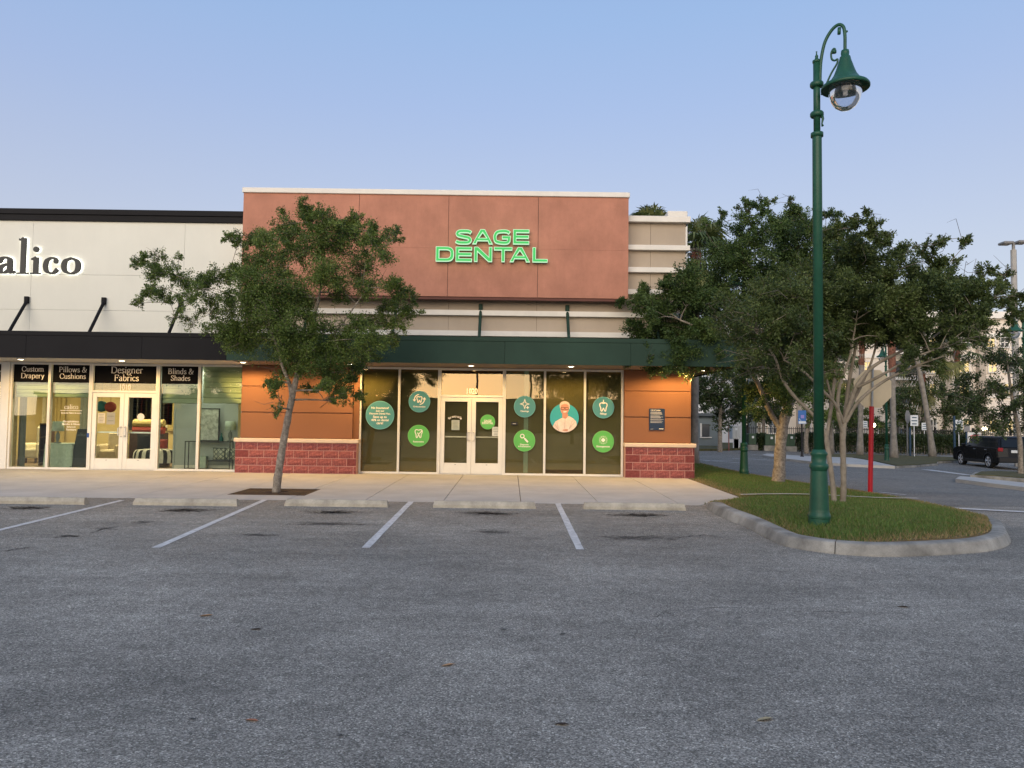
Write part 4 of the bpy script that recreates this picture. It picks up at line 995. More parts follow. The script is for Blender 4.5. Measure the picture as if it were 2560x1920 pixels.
def number(par_, s, u, v, wpx, hpx):
    b = MB(); p = W(u, v, YF); vf = text2d(s, 1, .03); xa = [q[0] for q in vf[0]]; ya = [q[1] for q in vf[0]]
    sx = wpx/FPX*YF/(max(xa)-min(xa)); sz = hpx/FPX*YF/(max(ya)-min(ya))
    put(b, ([(q[0]-(max(xa)+min(xa))/2, q[1]-(max(ya)+min(ya))/2, 0) for q in vf[0]], vf[1]), p.x, YF-.003, p.z, sx, sz); b.build('street_number', wht, par_)
number(dental, '1020', 1180.6, 978, 27, 14.5); number(calico, '1010', 314, 968, 27, 15)
# ---------------------------------------------------------------- round window decals of the dental office
teal = pm('teal_vinyl', (.062, .235, .262), .45, .04, 6); teal2 = pm('teal_vinyl_rim', (.16, .40, .41), .45, .03, 6)
grn = pm('green_vinyl', (.095, .40, .085), .45, .04, 6); grn2 = pm('green_vinyl_rim', (.2, .52, .15), .45, .03, 6)
PXM = YF/FPX
def decal(u, v, rpx, col, label, icon=None, words=()):
    p = W(u, v, YF); r = rpx*PXM; t = thing('window_decal', label, 'decal', p, 'round window decals of the dental office')
    b = MB(); put(b, disc_vf(r, 48), p.x, YF-.001, p.z); b.build('rim', teal2 if col == 't' else grn2, t)
    b = MB(); put(b, disc_vf(r*.965, 48), p.x, YF-.003, p.z); b.build('disc', teal if col == 't' else grn, t)
    if icon:
        b = MB()
        for k, vf in enumerate(icon): put(b, vf, p.x, YF-.005-.0004*k, p.z, r, r)
        b.build('icon', wht, t)
    for s, dz, w in words:
        b = MB(); sans(b, s, p.x, YF-.005, p.z+dz*r, w*r, .022); b.build('lettering', wht, t)
    return t
def sv(pts, w=.07, closed=False): return stroke_vf(pts, w, closed)
def tooth(cx, cy, s): return [(cx+x*s, cy+y*s) for x, y in cat2([(0, .42), (.22, .5), (.42, .42), (.45, .15), (.34, -.1), (.30, -.45), (.20, -.52), (.12, -.40), (0, -.15), (-.12, -.40), (-.20, -.52), (-.30, -.45), (-.34, -.1), (-.45, .15), (-.42, .42), (-.22, .5), (0, .42)], 4)]
decal(950, 1037.8, 35.6, 't', 'large teal round decal offering a discount dental plan, lowest of the teal ones at left', None,
      (('No Insurance?', .50, 1.22), ('Join our', .29, .60), ('Discount Dental Plan.', .10, 1.48), ('Save up to', -.13, .96), ('40% on dental', -.35, 1.22), ('care!', -.56, .46)))
decal(1048.5, 1004, 27, 't', 'teal round decal with a tooth between two curved arrows', [sv(tooth(0, .2, .52), .075, True), sv(arc(0, .2, .46, .46, 95, 190), .08), sv(arc(0, .2, .46, .46, 275, 370), .08), sv([(-.58, .2), (-.46, .05), (-.34, .2)], .07), sv([(.34, .2), (.46, .36), (.58, .2)], .07)], (('Orthodontics', -.47, 1.12),))
decal(1046.5, 1089.3, 27, 'g', 'green round decal with a tooth and a check mark left of the doors', [sv(tooth(0, .2, .72), .075, True), sv([(-.12, .28), (0, .14), (.34, .5)], .08)], (('Restorative', -.55, .98),))
decal(1219.4, 1055, 18.5, 'g', 'small green round decal with the office name on the right door', None, (('SAGE', .13, 1.0), ('DENTAL', -.16, 1.5)))
star = [(.0, .50), (.10, .16), (.42, .05), (.10, -.06), (0, -.40), (-.10, -.06), (-.42, .05), (-.10, .16)]
decal(1311.8, 1016.6, 27, 't', 'teal round decal with a four pointed sparkle right of the doors', [sv([(x*.95, .2+y*.95) for x, y in star], .065, True), sv([(.27, -.22), (.27, .05)], .07), sv([(.14, -.09), (.40, -.09)], .07)], (('Cleanings', -.42, .78),))
decal(1311, 1101.6, 27, 'g', 'green round decal with a dental mirror icon right of the doors', [sv(arc(-.2, .42, .17, .17, 0, 360, 20)[:-1], .075, True), sv([(-.06, .28), (.02, .2)], .07), sv([(.02, .2), (.32, -.14)], .16)], (('Diagnostic', -.36, .80), ('& Preventative', -.54, 1.12)))
decal(1508.5, 1018.8, 27, 't', 'teal round decal with a tooth under an arrow in the rightmost window', [sv(tooth(0, .05, .74), .08, True), sv([(0, .72), (0, .44)], .07), sv([(-.13, .5), (0, .38), (.13, .5)], .07)], (('Fillings', -.58, .60),))
decal(1508, 1104, 27, 'g', 'green round decal with a radiating cross in the rightmost window', [sv([(-.18, .14), (.18, .14)], .16), sv([(0, -.04), (0, .32)], .16)]+[sv([(.27*math.cos(a), .14+.27*math.sin(a)), (.40*math.cos(a), .14+.40*math.sin(a))], .055) for a in [math.radians(30*k) for k in range(12)]], (('Emergencies', -.45, 1.22),))
# portrait cut-out print
pt = thing('portrait_decal', 'round print of a smiling grey haired man in glasses and white shirt, arms crossed', 'decal', W(1411, 1044.7, YF), 'round window decals of the dental office')
p0 = W(1411, 1044.7, YF); r = 36*PXM
bright = pm('portrait_teal', (.03, .33, .38), .45, .03, 5)
b = MB(); put(b, disc_vf(r, 56), p0.x, YF-.001, p0.z); b.build('disc', bright, pt)
def shape(name, pts, mat, dz, smooth=4):
    b = MB(); q = catmull(pts+[pts[0]], smooth)[:-1] if smooth else pts
    vf = curve2d([q]); put(b, vf, p0.x, YF-dz, p0.z, r, r); return b.build(name, mat, pt)
shirtm = pm('portrait_shirt', (.66, .56, .52), .7, .13, 9); skin = pm('portrait_skin', (.50, .24, .17), .6, .1, 14); hairm = pm('portrait_hair', (.56, .47, .40), .7, .22, 40); drk = pm('portrait_dark', (.03, .02, .02), .5)
body = [(-.80, -.58), (-.62, -.26), (-.35, -.10), (-.16, .0), (0, -.02), (.16, .14), (.34, .12), (.62, -.04), (.82, -.24), (.86, -.48)]
arcp = [(math.cos(math.radians(a)), math.sin(math.radians(a))) for a in range(-31, -146, -6)]
shape('shirt', body+arcp, shirtm, .003, 0)
shape('neck', [(-.14, .02), (-.12, .3), (.22, .3), (.24, .12), (.08, -.06)], skin, .0042, 3)
shape('face', [(-.28, .62), (-.27, .9), (-.1, 1.02), (.15, 1.02), (.31, .88), (.31, .6), (.22, .36), (.05, .2), (-.12, .26), (-.24, .42)], skin, .0055)
shape('hair', [(-.31, .66), (-.34, .92), (-.22, 1.10), (0, 1.16), (.22, 1.10), (.36, .94), (.35, .62), (.29, .70), (.26, .90), (.02, .96), (-.22, .88), (-.26, .70)], hairm, .0068)
for cx_ in (-.12, .16):
    b = MB(); put(b, stroke_vf([(cx_-.12, .72), (cx_+.12, .72), (cx_+.1, .58), (cx_-.1, .58)], .028, True), p0.x, YF-.008, p0.z, r, r); b.build('glasses', drk, pt)
shape('smile', [(-.12, .42), (.02, .37), (.18, .43), (.04, .46)], wht, .008, 3)
shape('hand', [(-.12, -.88), (-.05, -.80), (.24, -.78), (.20, -.92)], skin, .0045, 3)
for k, ln in enumerate(([(-.5, -.3), (-.42, -.85)], [(.05, -.05), (.02, -.75)], [(.55, -.2), (.36, -.7)], [(.7, -.3), (.3, -.8)], [(-.66, -.45), (-.35, -.9)])):
    b = MB(); put(b, stroke_vf(ln, .028), p0.x, YF-.0052, p0.z, r, r); b.build('shirt_fold', pm('portrait_fold', (.40, .31, .29), .7), pt)
# lettering and papers on the dental doors
b = MB(); cu, cv = 1138, 1062; s = 'For every smile'; n = len(s)
for i, ch in enumerate(s):
    if ch == ' ': continue
    a = math.radians(128-76*i/(n-1)); R_ = 24.0
    p = W(cu+R_*math.cos(a), cv-R_*math.sin(a)*1.05+4, YF); vf = text2d(ch, 1.0, .025)
    xa = [q[0] for q in vf[0]]; m_ = (max(xa)+min(xa))/2; put(b, ([(q[0]-m_, q[1], 0) for q in vf[0]], vf[1]), p.x, YF-.003, p.z, 8.2*PXM, 8.2*PXM, 0, a-math.pi/2)
b.build('door_lettering', wht, dental)
paper = pm('notice_paper', (.36, .40, .36), .8, .05, 8); inkm = pm('notice_ink', (.05, .07, .06), .8)
def notice(u0, u1, v0, v1, label, rows, mat=None, ink=None):
    x0, x1 = WX(u0, YF, v0), WX(u1, YF, v0); z1, z0 = WZ(v0, YF, u0), WZ(v1, YF, u0)
    t = thing('paper_notice', label, 'notice', ((x0+x1)/2, YF, z0)); b = MB(); b.box(x0, x1, YF-.001, YF+.002, z0, z1); b.build('sheet', mat or paper, t)
    b = MB()
    for k in range(rows): z = z1-(z1-z0)*(k+.8)/(rows+.6); w = (x1-x0)*random.uniform(.5, .78); b.box((x0+x1)/2-w/2, (x0+x1)/2+w/2, YF-.003, YF-.0015, z-.004, z+.004)
    b.build('print', ink or inkm, t)
notice(1129, 1149, 1050, 1075, 'pale green notice taped inside the left dental door', 7, None, pm('faint_ink', (.2, .24, .21), .8))
notice(1230.5, 1248, 1067, 1090, 'white notice with dark print on the right dental door', 5, pm('white_paper', (.55, .58, .55), .8))
notice(1278, 1294, 1055, 1063, 'small dark hours plate on the window right of the dental doors', 1, M['black'], wht)
# plaque on the right pier
pl = thing('wall_plaque', 'navy blue code of conduct plaque on the right pier', 'plaque', W(1642, 1050, DP))
x0, x1 = WX(1622.5, DP, 1050), WX(1661.5, DP, 1050); z1, z0 = WZ(1021.5, DP, 1642), WZ(1076, DP, 1642)
b = MB(); b.box(x0, x1, DP-.035, DP-.006, z0, z1, 0, .012); b.build('panel', pm('navy_enamel', (.012, .028, .075), .35, .05, 4), pl)
b = MB()
for sx_ in (x0+.05, x1-.05): b.box(sx_-.02, sx_+.02, DP-.006, DP-.0005, z0+.1, z1-.1)
b.build('standoff', M['steel'], pl)
b = MB(); sans(b, 'Code of Conduct', (x0+x1)/2-.045, DP-.037, z1-.045, .27, .02); b.build('heading', wht, pl)
dimw = pm('small_print_white', (.40, .42, .48), .7)
b = MB(); z = z1-.095; rr = random.Random(3)
for para in (5, 5, 2, 3):
    for k in range(para): b.box(x0+.035, x0+.035+(x1-x0-.07)*rr.uniform(.72, 1) , DP-.037, DP-.0362, z, z+.007); z -= .0165
    z -= .022
b.build('small_print', dimw, pl)
b = MB(); b.box(x1-.16, x1-.04, DP-.037, DP-.0362, z0+.035, z0+.052); b.box(x0+.035, x0+.11, DP-.037, DP-.0362, z0+.032, z0+.038); b.build('logo', wht, pl)
# ---------------------------------------------------------------- fabric shop interior
room = MB(); X0, X1 = -16.2, -7.65; yb = 26.5
ochre = pm('ochre_wall', (.46, .36, .17), .8, .08, 2); tealw = pm('grey_teal_wall', (.36, .39, .375), .8, .05, 2); woodf = pm('shop_floor', (.16, .11, .07), .5, .2, 3); ceilm = pm('shop_ceiling', (.6, .58, .5), .9, .03, 2)
b = MB(); b.box(X0, X1, yb, yb+.1, 0, 3); b.build('back_wall', ochre, calico)
b = MB(); b.box(X0-.1, X0, DG+.2, yb, 0, 3); b.box(X1, X1+.1, DG+.2, yb+.1, 0, 3); b.build('inner_wall', ochre, calico)
b = MB(); b.box(X0-.1, X1+.1, DG+.13, yb, -.03, .001); b.build('shop_floor', woodf, calico)
b = MB(); b.box(X0-.1, X1+.1, DG+.13, yb+.1, 2.995, 3.05); b.build('shop_ceiling', ceilm, calico)
DI = DG+.9
xq = WX(438, DI, 1080)
b = MB(); b.box(xq, X1, DI, DI+.1, 0, 2.99); b.box(xq-.05, xq+.0, DI-.02, DI+.12, 0, 2.99); b.build('display_partition', tealw, calico)
b = MB(); b.box(xq, X1, DI-.02, DI-.001, .001, .1); b.build('baseboard', M['trim'], calico)
for k, x in enumerate((-14.6, -12.5, -10.6)):
    l = bpy.data.lights.new('shop_lamp', 'AREA'); l.energy = 130; l.color = (1, .80, .48); l.size = 1.0
    lo_ = bpy.data.objects.new('ceiling_lamp', l); COL.objects.link(lo_); lo_.location = (x, 23.9, 2.93)
    lp = thing('ceiling_panel', 'lit ceiling panel inside the fabric shop, '+('leftmost of three', 'middle of three', 'rightmost of three')[k], 'light', (x, 23.9, 2.98), 'ceiling panels in the fabric shop')
    b = MB(); b.box(x-.5, x+.5, 23.4, 24.4, 2.955, 2.993); b.build('diffuser', emat('warm_panel', (1, .8, .45), 2.2), lp); par(lo_, lp)
l = bpy.data.lights.new('niche_lamp', 'AREA'); l.energy = 26; l.color = (1, .98, .82); l.size = .6
lo_ = bpy.data.objects.new('niche_lamp', l); COL.objects.link(lo_); lo_.location = (-8.7, DG+.45, 2.9)
# roman shades
shadem = pm('sage_roman_shade', (.42, .50, .36), .85, .08, 3); shade2 = pm('sheer_roman_shade', (.50, .56, .38), .85, .1, 2)
def roman(x0, x1, z0, z1, folds, label, mat):
    t = thing('roman_shade', label, 'window shade', ((x0+x1)/2, DG+.16, z0), 'roman shades in the fabric shop windows')
    n = folds
    for k in range(n):
        za, zb_ = z1-(z1-z0)*k/n, z1-(z1-z0)*(k+1)/n; b = MB()
        b.add([(x0, DG+.15, za), (x1, DG+.15, za), (x1, DG+.11, zb_+.01), (x0, DG+.11, zb_+.01), (x0, DG+.15, zb_-.004), (x1, DG+.15, zb_-.004)], [(0, 3, 2, 1), (3, 4, 5, 2)]); b.build('fold', mat, t)
def zv(v, u): return WZ(v, DG, u)
roman(kx[0]+.06, kx[1]-.04, zv(992, 80), zv(954, 80), 4, 'sage roman shade below the custom drapery banner', shadem)
roman(kx[1]+.04, kx[2]-.05, zv(993, 180), zv(955, 180), 4, 'sage roman shade below the pillows and cushions banner', shadem)
roman(kx[3]+.05, kx[4]-.04, zv(1008, 450), zv(958, 450), 4, 'sage roman shade below the blinds and shades banner', shadem)
roman(kx[4]+.04, PW0-.05, zv(1008, 550), zv(916, 550), 7, 'tall pale roman shade in the window beside the orange pier', shade2)
# furniture placed from its place in the window
YI = DG+.55
def IX(zx, d, v=1050): return W(zx/3.456, v, d).x
def IZ(zy, d, u=200): return W(u, 880+zy/3.456, d).z
fab = {k: pm('fabric_'+k, c, .9, .12, 12, .2, 90) for k, c in (('cream', (.52, .47, .34)), ('mint', (.42, .50, .42)), ('grey', (.15, .17, .16)), ('beige', (.40, .33, .22)), ('red', (.26, .045, .03)), ('gold', (.36, .28, .12)), ('black', (.02, .02, .02)), ('white', (.62, .60, .52)), ('teal', (.03, .13, .13)))}
wood = pm('dark_wood', (.05, .028, .018), .5, .25, 6)
def cloth_table(x0, x1, z, y, label):
    t = thing('display_table', label, 'table', ((x0+x1)/2, y, 0)); b = MB(); b.box(x0, x1, y-.3, y+.3, z-.02, z, 0, .008); b.build('table_top', fab['mint'], t)
    b = MB(); n = 48; pts = []
    for k in range(n):
        f = k/n*4; s_ = int(f); q = f-s_; px_, py_ = [(x0+(x1-x0)*q, y-.3), (x1, y-.3+.6*q), (x1-(x1-x0)*q, y+.3), (x0, y+.3-.6*q)][s_]
        wv = .018*math.sin(k*2.1)+.012*math.sin(k*.9); nx_ = (px_-(x0+x1)/2); ny_ = py_-y; l_ = math.hypot(nx_, ny_); pts.append((px_, py_, nx_/l_, ny_/l_, wv))
    for zz_, e in ((z-.021, .004), (z*.5, .02), (.01, .035)):
        for (px_, py_, nx_, ny_, wv) in pts: s_ = e+wv*(1-zz_/z)*1.4; b.v.append((px_+nx_*s_, py_+ny_*s_, zz_))
    for r_ in range(2):
        for k in range(n): k2 = (k+1) % n; b.f.append((r_*n+k, (r_+1)*n+k, (r_+1)*n+k2, r_*n+k2)); b.m.append(0)
    b.build('cloth', fab['mint'], t, smooth=True); return t
cloth_table(IX(435, YI), IX(665, YI), IZ(790, YI), YI+.1, 'display table under a pale mint cloth in the pillows window')
def table_lamp(x, y, z, h, rw, shade_c, base_c, label):
    t = thing('table_lamp', label, 'lamp', (x, y, z)); b = MB(); b.lathe([(.09, 0), (.09, .02), (.03, .04), (.06, h*.25), (.05, h*.42), (.015, h*.5), (.012, h*.62)], (x, y, z), 14); b.build('base', fab[base_c], t, smooth=True)
    b = MB(); b.lathe([(rw, h*.55), (rw*.88, h)], (x, y, z), 20); o = b.build('shade', fab[shade_c], t, smooth=True); return t
table_lamp(IX(505, YI), YI, IZ(790, YI)+.002, .62, .16, 'mint', 'grey', 'table lamp with a pale drum shade on the mint cloth table')
# easel board
bd = thing('easel_board', 'black A-frame chalk board behind the glass beside the fabric shop doors', 'board', (IX(725, YI), YI, 0))
xa, xb = IX(665, YI), IX(770, YI); z1 = IZ(665, YI)
b = MB(); b.v += [(xa-.03, YI-.22, .0), (xb+.03, YI-.22, 0), (xb-.02, YI-.02, z1), (xa+.04, YI-.02, z1), (xa-.03, YI-.19, .0), (xb+.03, YI-.19, 0), (xb-.02, YI+.01, z1), (xa+.04, YI+.01, z1)]; b.f += [(0, 1, 2, 3), (7, 6, 5, 4), (0, 4, 5, 1), (1, 5, 6, 2), (2, 6, 7, 3), (3, 7, 4, 0)]; b.m += [0]*6; b.build('front_board', pm('chalk_black', (.018, .024, .026), .7), bd)
b = MB(); b.v += [(xa-.03, YI+.3, .0), (xb+.03, YI+.3, 0), (xb-.02, YI+.015, z1), (xa+.04, YI+.015, z1)]; b.f += [(0, 1, 2, 3)]; b.m += [0]; b.build('rear_board', wood, bd)
vv, f, w = serif_vf('calico'); b = MB(); sc = .3/w; b.add([((xa+xb)/2+p[0]*sc, YI-.073-p[2], z1-.2+p[1]*sc) for p in vv], f); b.build('lettering', fab['grey'], bd)
# drapes and fabrics
def drape(x0, x1, y, z0, z1, mat, label, amp=.03, n=None):
    n = n or max(8, int((x1-x0)/.05)); b = MB()
    for k in range(n+1):
        x = x0+(x1-x0)*k/n; dy = amp*math.sin(k*1.9)+amp*.4*math.sin(k*.7); b.v += [(x, y+dy*.5, z1), (x, y+dy, z0)]
    for k in range(n): b.f.append((2*k, 2*k+1, 2*k+3, 2*k+2)); b.m.append(0)
    o = b.build('drape', mat, smooth=True); return tag(o, label, 'drape')
drape(IX(108, YI), IX(150, YI), YI, .05, 2.5, fab['gold'], 'gold drape panel at the left side of the custom drapery window')
drape(IX(150, YI), IX(212, YI), YI+.08, .02, 2.5, fab['grey'], 'grey patterned drape in the custom drapery window')
yb2 = yb-.15
drape(IX(330, yb2), IX(440, yb2), yb2, .3, 2.5, fab['cream'], 'cream drape hung on the back wall of the shop', .06)
drape(IX(470, yb2), IX(560, yb2), yb2, .2, 2.5, fab['gold'], 'yellow drape on the back wall behind the counter', .06)
drape(IX(690, yb2), IX(790, yb2), yb2, .2, 2.5, fab['grey'], 'dark drape near the left shop door', .06)
def box_thing(name, label, cat, x0, x1, y0, y1, z0, z1, mat, parts, c=.02):
    t = thing(name, label, cat, ((x0+x1)/2, (y0+y1)/2, z0)); return t
def bookcase(x0, x1, y, h, label):
    t = thing('shelf_unit', label, 'shelf', ((x0+x1)/2, y, 0)); b = MB(); b.box(x0, x0+.03, y, y+.35, 0, h); b.box(x1-.03, x1, y, y+.35, 0, h); b.build('side', wood, t)
    b = MB(); b.box(x0+.03, x1-.03, y+.32, y+.35, 0, h); b.build('back', wood, t)
    for k in range(4): z = .08+(h-.1)*k/3; b = MB(); b.box(x0+.03, x1-.03, y+.001, y+.32, z-.02, z+.01); b.build('shelf', wood, t)
bookcase(IX(345, 22.6), IX(418, 22.6), 22.6, IZ(620, 22.6), 'dark wood shelf unit behind the custom drapery window')
def sofa(x0, x1, y, h, mat, label):
    t = thing('armchair', label, 'chair', ((x0+x1)/2, y, 0)); b = MB(); b.box(x0, x1, y, y+.7, .15, .45, 0, .05); b.build('seat', mat, t)
    b = MB(); b.box(x0, x1, y+.55, y+.8, .3, h, 0, .07); b.build('backrest', mat, t)
    for s_, xx in ((0, x0), (1, x1)): b = MB(); b.box(xx-.06, xx+.06, y-.02, y+.75, .15, .62, 0, .05); b.build('armrest', mat, t)
    for xx in (x0+.05, x1-.05): b = MB(); b.box(xx-.025, xx+.025, y+.02, y+.07, 0, .15); b.build('leg', wood, t)
sofa(IX(215, 23.6), IX(330, 23.6), 23.6, 1.15, fab['cream'], 'cream upholstered chair seen through the custom drapery window')
sofa(IX(850, 23.4), IX(1010, 23.4), 23.4, 1.0, fab['beige'], 'beige chair seen through the left shop door')
# striped ottoman
ot = thing('ottoman', 'round black and white striped ottoman behind the right shop door', 'ottoman', (IX(1310, 22.4), 22.6, 0))
rx = (IX(1500, 22.4)-IX(1120, 22.4))/2; cx_ = IX(1310, 22.4); n = 32
for k in range(n):
    b = MB(); a0, a1 = 2*math.pi*k/n, 2*math.pi*(k+1)/n
    pr_ = [(1.0, .12), (1.03, .28), (1.0, .42), (.9, .50), (.5, .53), (0.02, .54)]
    for a in (a0, a1):
        for q, z in pr_: b.v.append((cx_+rx*q*math.cos(a), 22.75+.38*q*math.sin(a), z))
    m_ = len(pr_)
    for i in range(m_-1): b.f.append((i, m_+i, m_+i+1, i+1)); b.m.append(0)
    b.build('stripe', fab['black'] if k % 2 else fab['white'], ot, smooth=True)
b = MB(); b.lathe([(rx*.6, 0), (rx*.6, .13)], (cx_, 22.75, 0), 20); b.build('base', wood, ot)
# hanging fabric bolts on the back wall
for k, c in enumerate(('black', 'white', 'red', 'gold', 'beige', 'grey', 'mint', 'cream', 'red', 'gold')):
    xx = IX(1110+k*38, yb2) ; b = MB(); b.box(xx, xx+.30, yb2-.02, yb2+.05, 1.0+.1*(k % 3), 2.3); t = b.build('hanging_fabric', fab[c]); tag(t, '%s fabric length on the back wall, %s of ten from the left' % (c, ('first', 'second', 'third', 'fourth', 'fifth', 'sixth', 'seventh', 'eighth', 'ninth', 'tenth')[k]), 'fabric', 'fabric lengths on the back wall')
for (za, zb_, c, lb) in ((580, 640, 'gold', 'gold fabric roll rack row above the red one'), (640, 690, 'red', 'red fabric roll row behind the right shop door')):
    b = MB(); b.tube([(IX(1160, 24.2), 24.2, IZ((za+zb_)/2, 24.2)), (IX(1420, 24.2), 24.2, IZ((za+zb_)/2, 24.2))], .13, 12); o = b.build('fabric_roll', fab[c]); tag(o, lb, 'fabric roll')
b = MB(); b.box(IX(1130, 24.5), IX(1430, 24.5), 24.45, 24.75, 0, IZ(690, 24.2)-.0); o = b.build('fabric_rack', wood); tag(o, 'dark wooden rack under the fabric rolls behind the right shop door', 'rack')
# balloons and papers on left door
for u, v, r_, c, lb in ((878, 470, .16, fab['teal'], 'dark green round globe decoration behind the left shop door'), (955, 475, .155, fab['red'], 'dark red round globe decoration behind the left shop door')):
    p = W(u/3.456, 880+v/3.456, 22.0); b = MB(); b.lathe([(.001, -r_)]+[(r_*math.cos(math.radians(a)), r_*math.sin(math.radians(a))) for a in range(-75, 90, 15)]+[(.001, r_)], p, 18); b.tube([(p.x, p.y, p.z+r_-.005), (p.x, p.y, 2.99)], .004, 5); o = b.build('hanging_globe', c, smooth=True); tag(o, lb, 'decoration')
notice(245, 263, 1033, 1058, 'white framed notice on the left fabric shop door', 6, pm('paper2', (.55, .5, .4), .8))
notice(267, 288, 1031, 1061, 'grey price notice beside the framed one on the left shop door', 2, pm('paper3', (.30, .29, .25), .8))
b = MB(); p = W(352, 1042.5, YF); put(b, disc_vf(9*PXM, 28), p.x, YF-.001, p.z); o = tag(b.build('round_sticker', pm('sticker', (.66, .62, .56), .7, .15, 60)), 'small white round sticker on the right fabric shop door', 'sticker')
b = MB(); p = W(223, 1088, YF); b.box(p.x-.03, p.x+.03, YF-.07, YF-.062, p.z-.06, p.z+.06); tag(b.build('access_sticker', pm('blue_sticker', (.02, .07, .25), .5, .3, 40)), 'small blue sticker on the frame beside the fabric shop doors', 'sticker')
# shop window lettering
wl_ = thing('window_lettering', 'white shop name and small service list lettered on the pillows window', 'window sign', W(178, 1040, YF))
vv, f, w = serif_vf('calico'); b = MB(); p = W(178, 880+492/3.456, YF); sc = 35*PXM/w; b.add([(p.x+q[0]*sc, YF-.002-q[2], p.z+q[1]*sc) for q in vv], f); b.build('name', wht, wl_)
b = MB(); p = W(178, 880+506/3.456, YF); b.box(p.x-27*PXM, p.x+27*PXM, YF-.003, YF-.0015, p.z-.006, p.z+.006); b.build('rule', wht, wl_)
for s, zy, wd in (('Designer Fabric & more', 527, 50), ('Re-upholstery', 600, 38), ('Bedding & Pillows', 624, 44), ('Bedspreads', 647, 22), ('Furniture', 671, 24)):
    b = MB(); p = W(178, 880+zy/3.456, YF); sans(b, s, p.x, YF-.002, p.z, wd*PXM, .02); b.build('service_line', wht, wl_)
# console niche at right
YN = DI-.30
def NX(zx): return IX(zx, YN)
def NZ(zy): return IZ(zy, YN, 500)
con = thing('console_table', 'thin black metal console table in the window beside the pier', 'table', (NX(1820), YN, 0))
xa, xb = NX(1620), min(NX(2010), PW0-.02); zt_ = NZ(770)
for xx in (xa, xb-.02, ):
    for yy in (YN-.12, YN+.12): b = MB(); b.box(xx, xx+.02, yy-.01, yy+.01, 0, zt_-.02); b.build('leg', M['black'], con)
b = MB(); b.box(xa, xb, YN-.14, YN+.14, zt_-.02, zt_); b.build('top', M['black'], con)
b = MB(); b.box(xa+.02, xb-.02, YN-.12, YN-.10, .03, .05); b.box(NX(1820), xb-.02, YN-.13, YN+.13, NZ(935)-.02, NZ(935)); b.build('shelf', M['black'], con)
pic = thing('framed_picture', 'black framed botanical print leaning on the console table', 'picture', (NX(1785), YN+.1, zt_))
x0, x1, z0, z1 = NX(1685), NX(1885), zt_+.002, NZ(485)
b = MB(); b.box(x0, x1, YN+.1, YN+.13, z0, z1, 0, .004); b.build('frame', M['black'], pic)
b = MB(); b.box(x0+.03, x1-.03, YN+.094, YN+.099, z0+.03, z1-.03); b.build('print', pm('botanical_print', (.50, .53, .47), .7, .5, 9, col2=(.62, .64, .58)), pic)
table_lamp(NX(1995), YN-.02, zt_+.002, .58, .155, 'mint', 'grey', 'table lamp with a mint drum shade on the console table')
va = thing('bottle_vase', 'small dark bottle vase on the console table beside the picture', 'vase', (NX(1922), YN, zt_)); b = MB(); b.lathe([(.045, 0), (.055, .03), (.05, .1), (.018, .16), (.016, .23), (.022, .24)], (NX(1922), YN-.04, zt_+.002), 14); b.build('body', fab['teal'], va, smooth=True)
def pillow(cx_, y, cz_, s, mat, label):
    b = MB(); n = 9
    for sgn in (-1, 1):
        for j in range(n):
            for i in range(n):
                a, c = -1+2*i/(n-1), -1+2*j/(n-1); th = .09*(1-a*a)**.6*(1-c*c)**.6; pin = 1-.08*(1-abs(a))*abs(c)-.0
                b.v.append((cx_+a*s*(1-.07*(1-c*c)), y+sgn*th, cz_+c*s*(1-.07*(1-a*a))))
    for h in (0, 1):
        for j in range(n-1):
            for i in range(n-1):
                q = h*n*n+j*n+i; f_ = (q, q+1, q+n+1, q+n); b.f.append(f_ if h == 0 else f_[::-1]); b.m.append(0)
    o = b.build('cushion', mat, smooth=True); tag(o, label, 'cushion')
trel = bpy.data.materials.new('trellis_fabric'); trel.use_nodes = True; N_ = trel.node_tree.nodes; L2 = trel.node_tree.links
tcx = N_.new('ShaderNodeTexCoord'); mpx = N_.new('ShaderNodeMapping'); mpx.inputs['Rotation'].default_value = (0, math.radians(45), 0); mpx.inputs['Scale'].default_value = (11, 11, 11); L2.new(tcx.outputs['Object'], mpx.inputs[0])
vx = N_.new('ShaderNodeTexVoronoi'); vx.distance = 'CHEBYCHEV'; vx.inputs['Randomness'].default_value = 0; vx.inputs['Scale'].default_value = 1; L2.new(mpx.outputs[0], vx.inputs['Vector'])
rx_ = N_.new('ShaderNodeValToRGB'); rx_.color_ramp.elements[0].position = .36; rx_.color_ramp.elements[1].position = .40; rx_.color_ramp.elements[0].color = (.45, .46, .38, 1); rx_.color_ramp.elements[1].color = (.10, .12, .11, 1); L2.new(vx.outputs['Distance'], rx_.inputs[0]); L2.new(rx_.outputs[0], N_['Principled BSDF'].inputs['Base Color'])
pillow(NX(1905), YN-.02, NZ(935)+.19, .18, trel, 'trellis patterned cushion on the console shelf, left of two')
pillow(min(NX(1990), PW0-.2), YN+.06, NZ(935)+.19, .18, trel, 'trellis patterned cushion on the console shelf, nearest the pier')
pillow(IX(1400, 23.0), 23.0, .62, .2, fab['red'], 'red cushion behind the ottoman')
pillow(IX(1260, 23.0), 23.0, .72, .25, fab['black'], 'black cushion behind the ottoman')
b = MB(); b.box(NX(1735), NX(1800), YN-.1, YN+.1, .001, NZ(900)); o = b.build('storage_box', fab['mint']); tag(o, 'pale mint box on the floor under the console table', 'box')
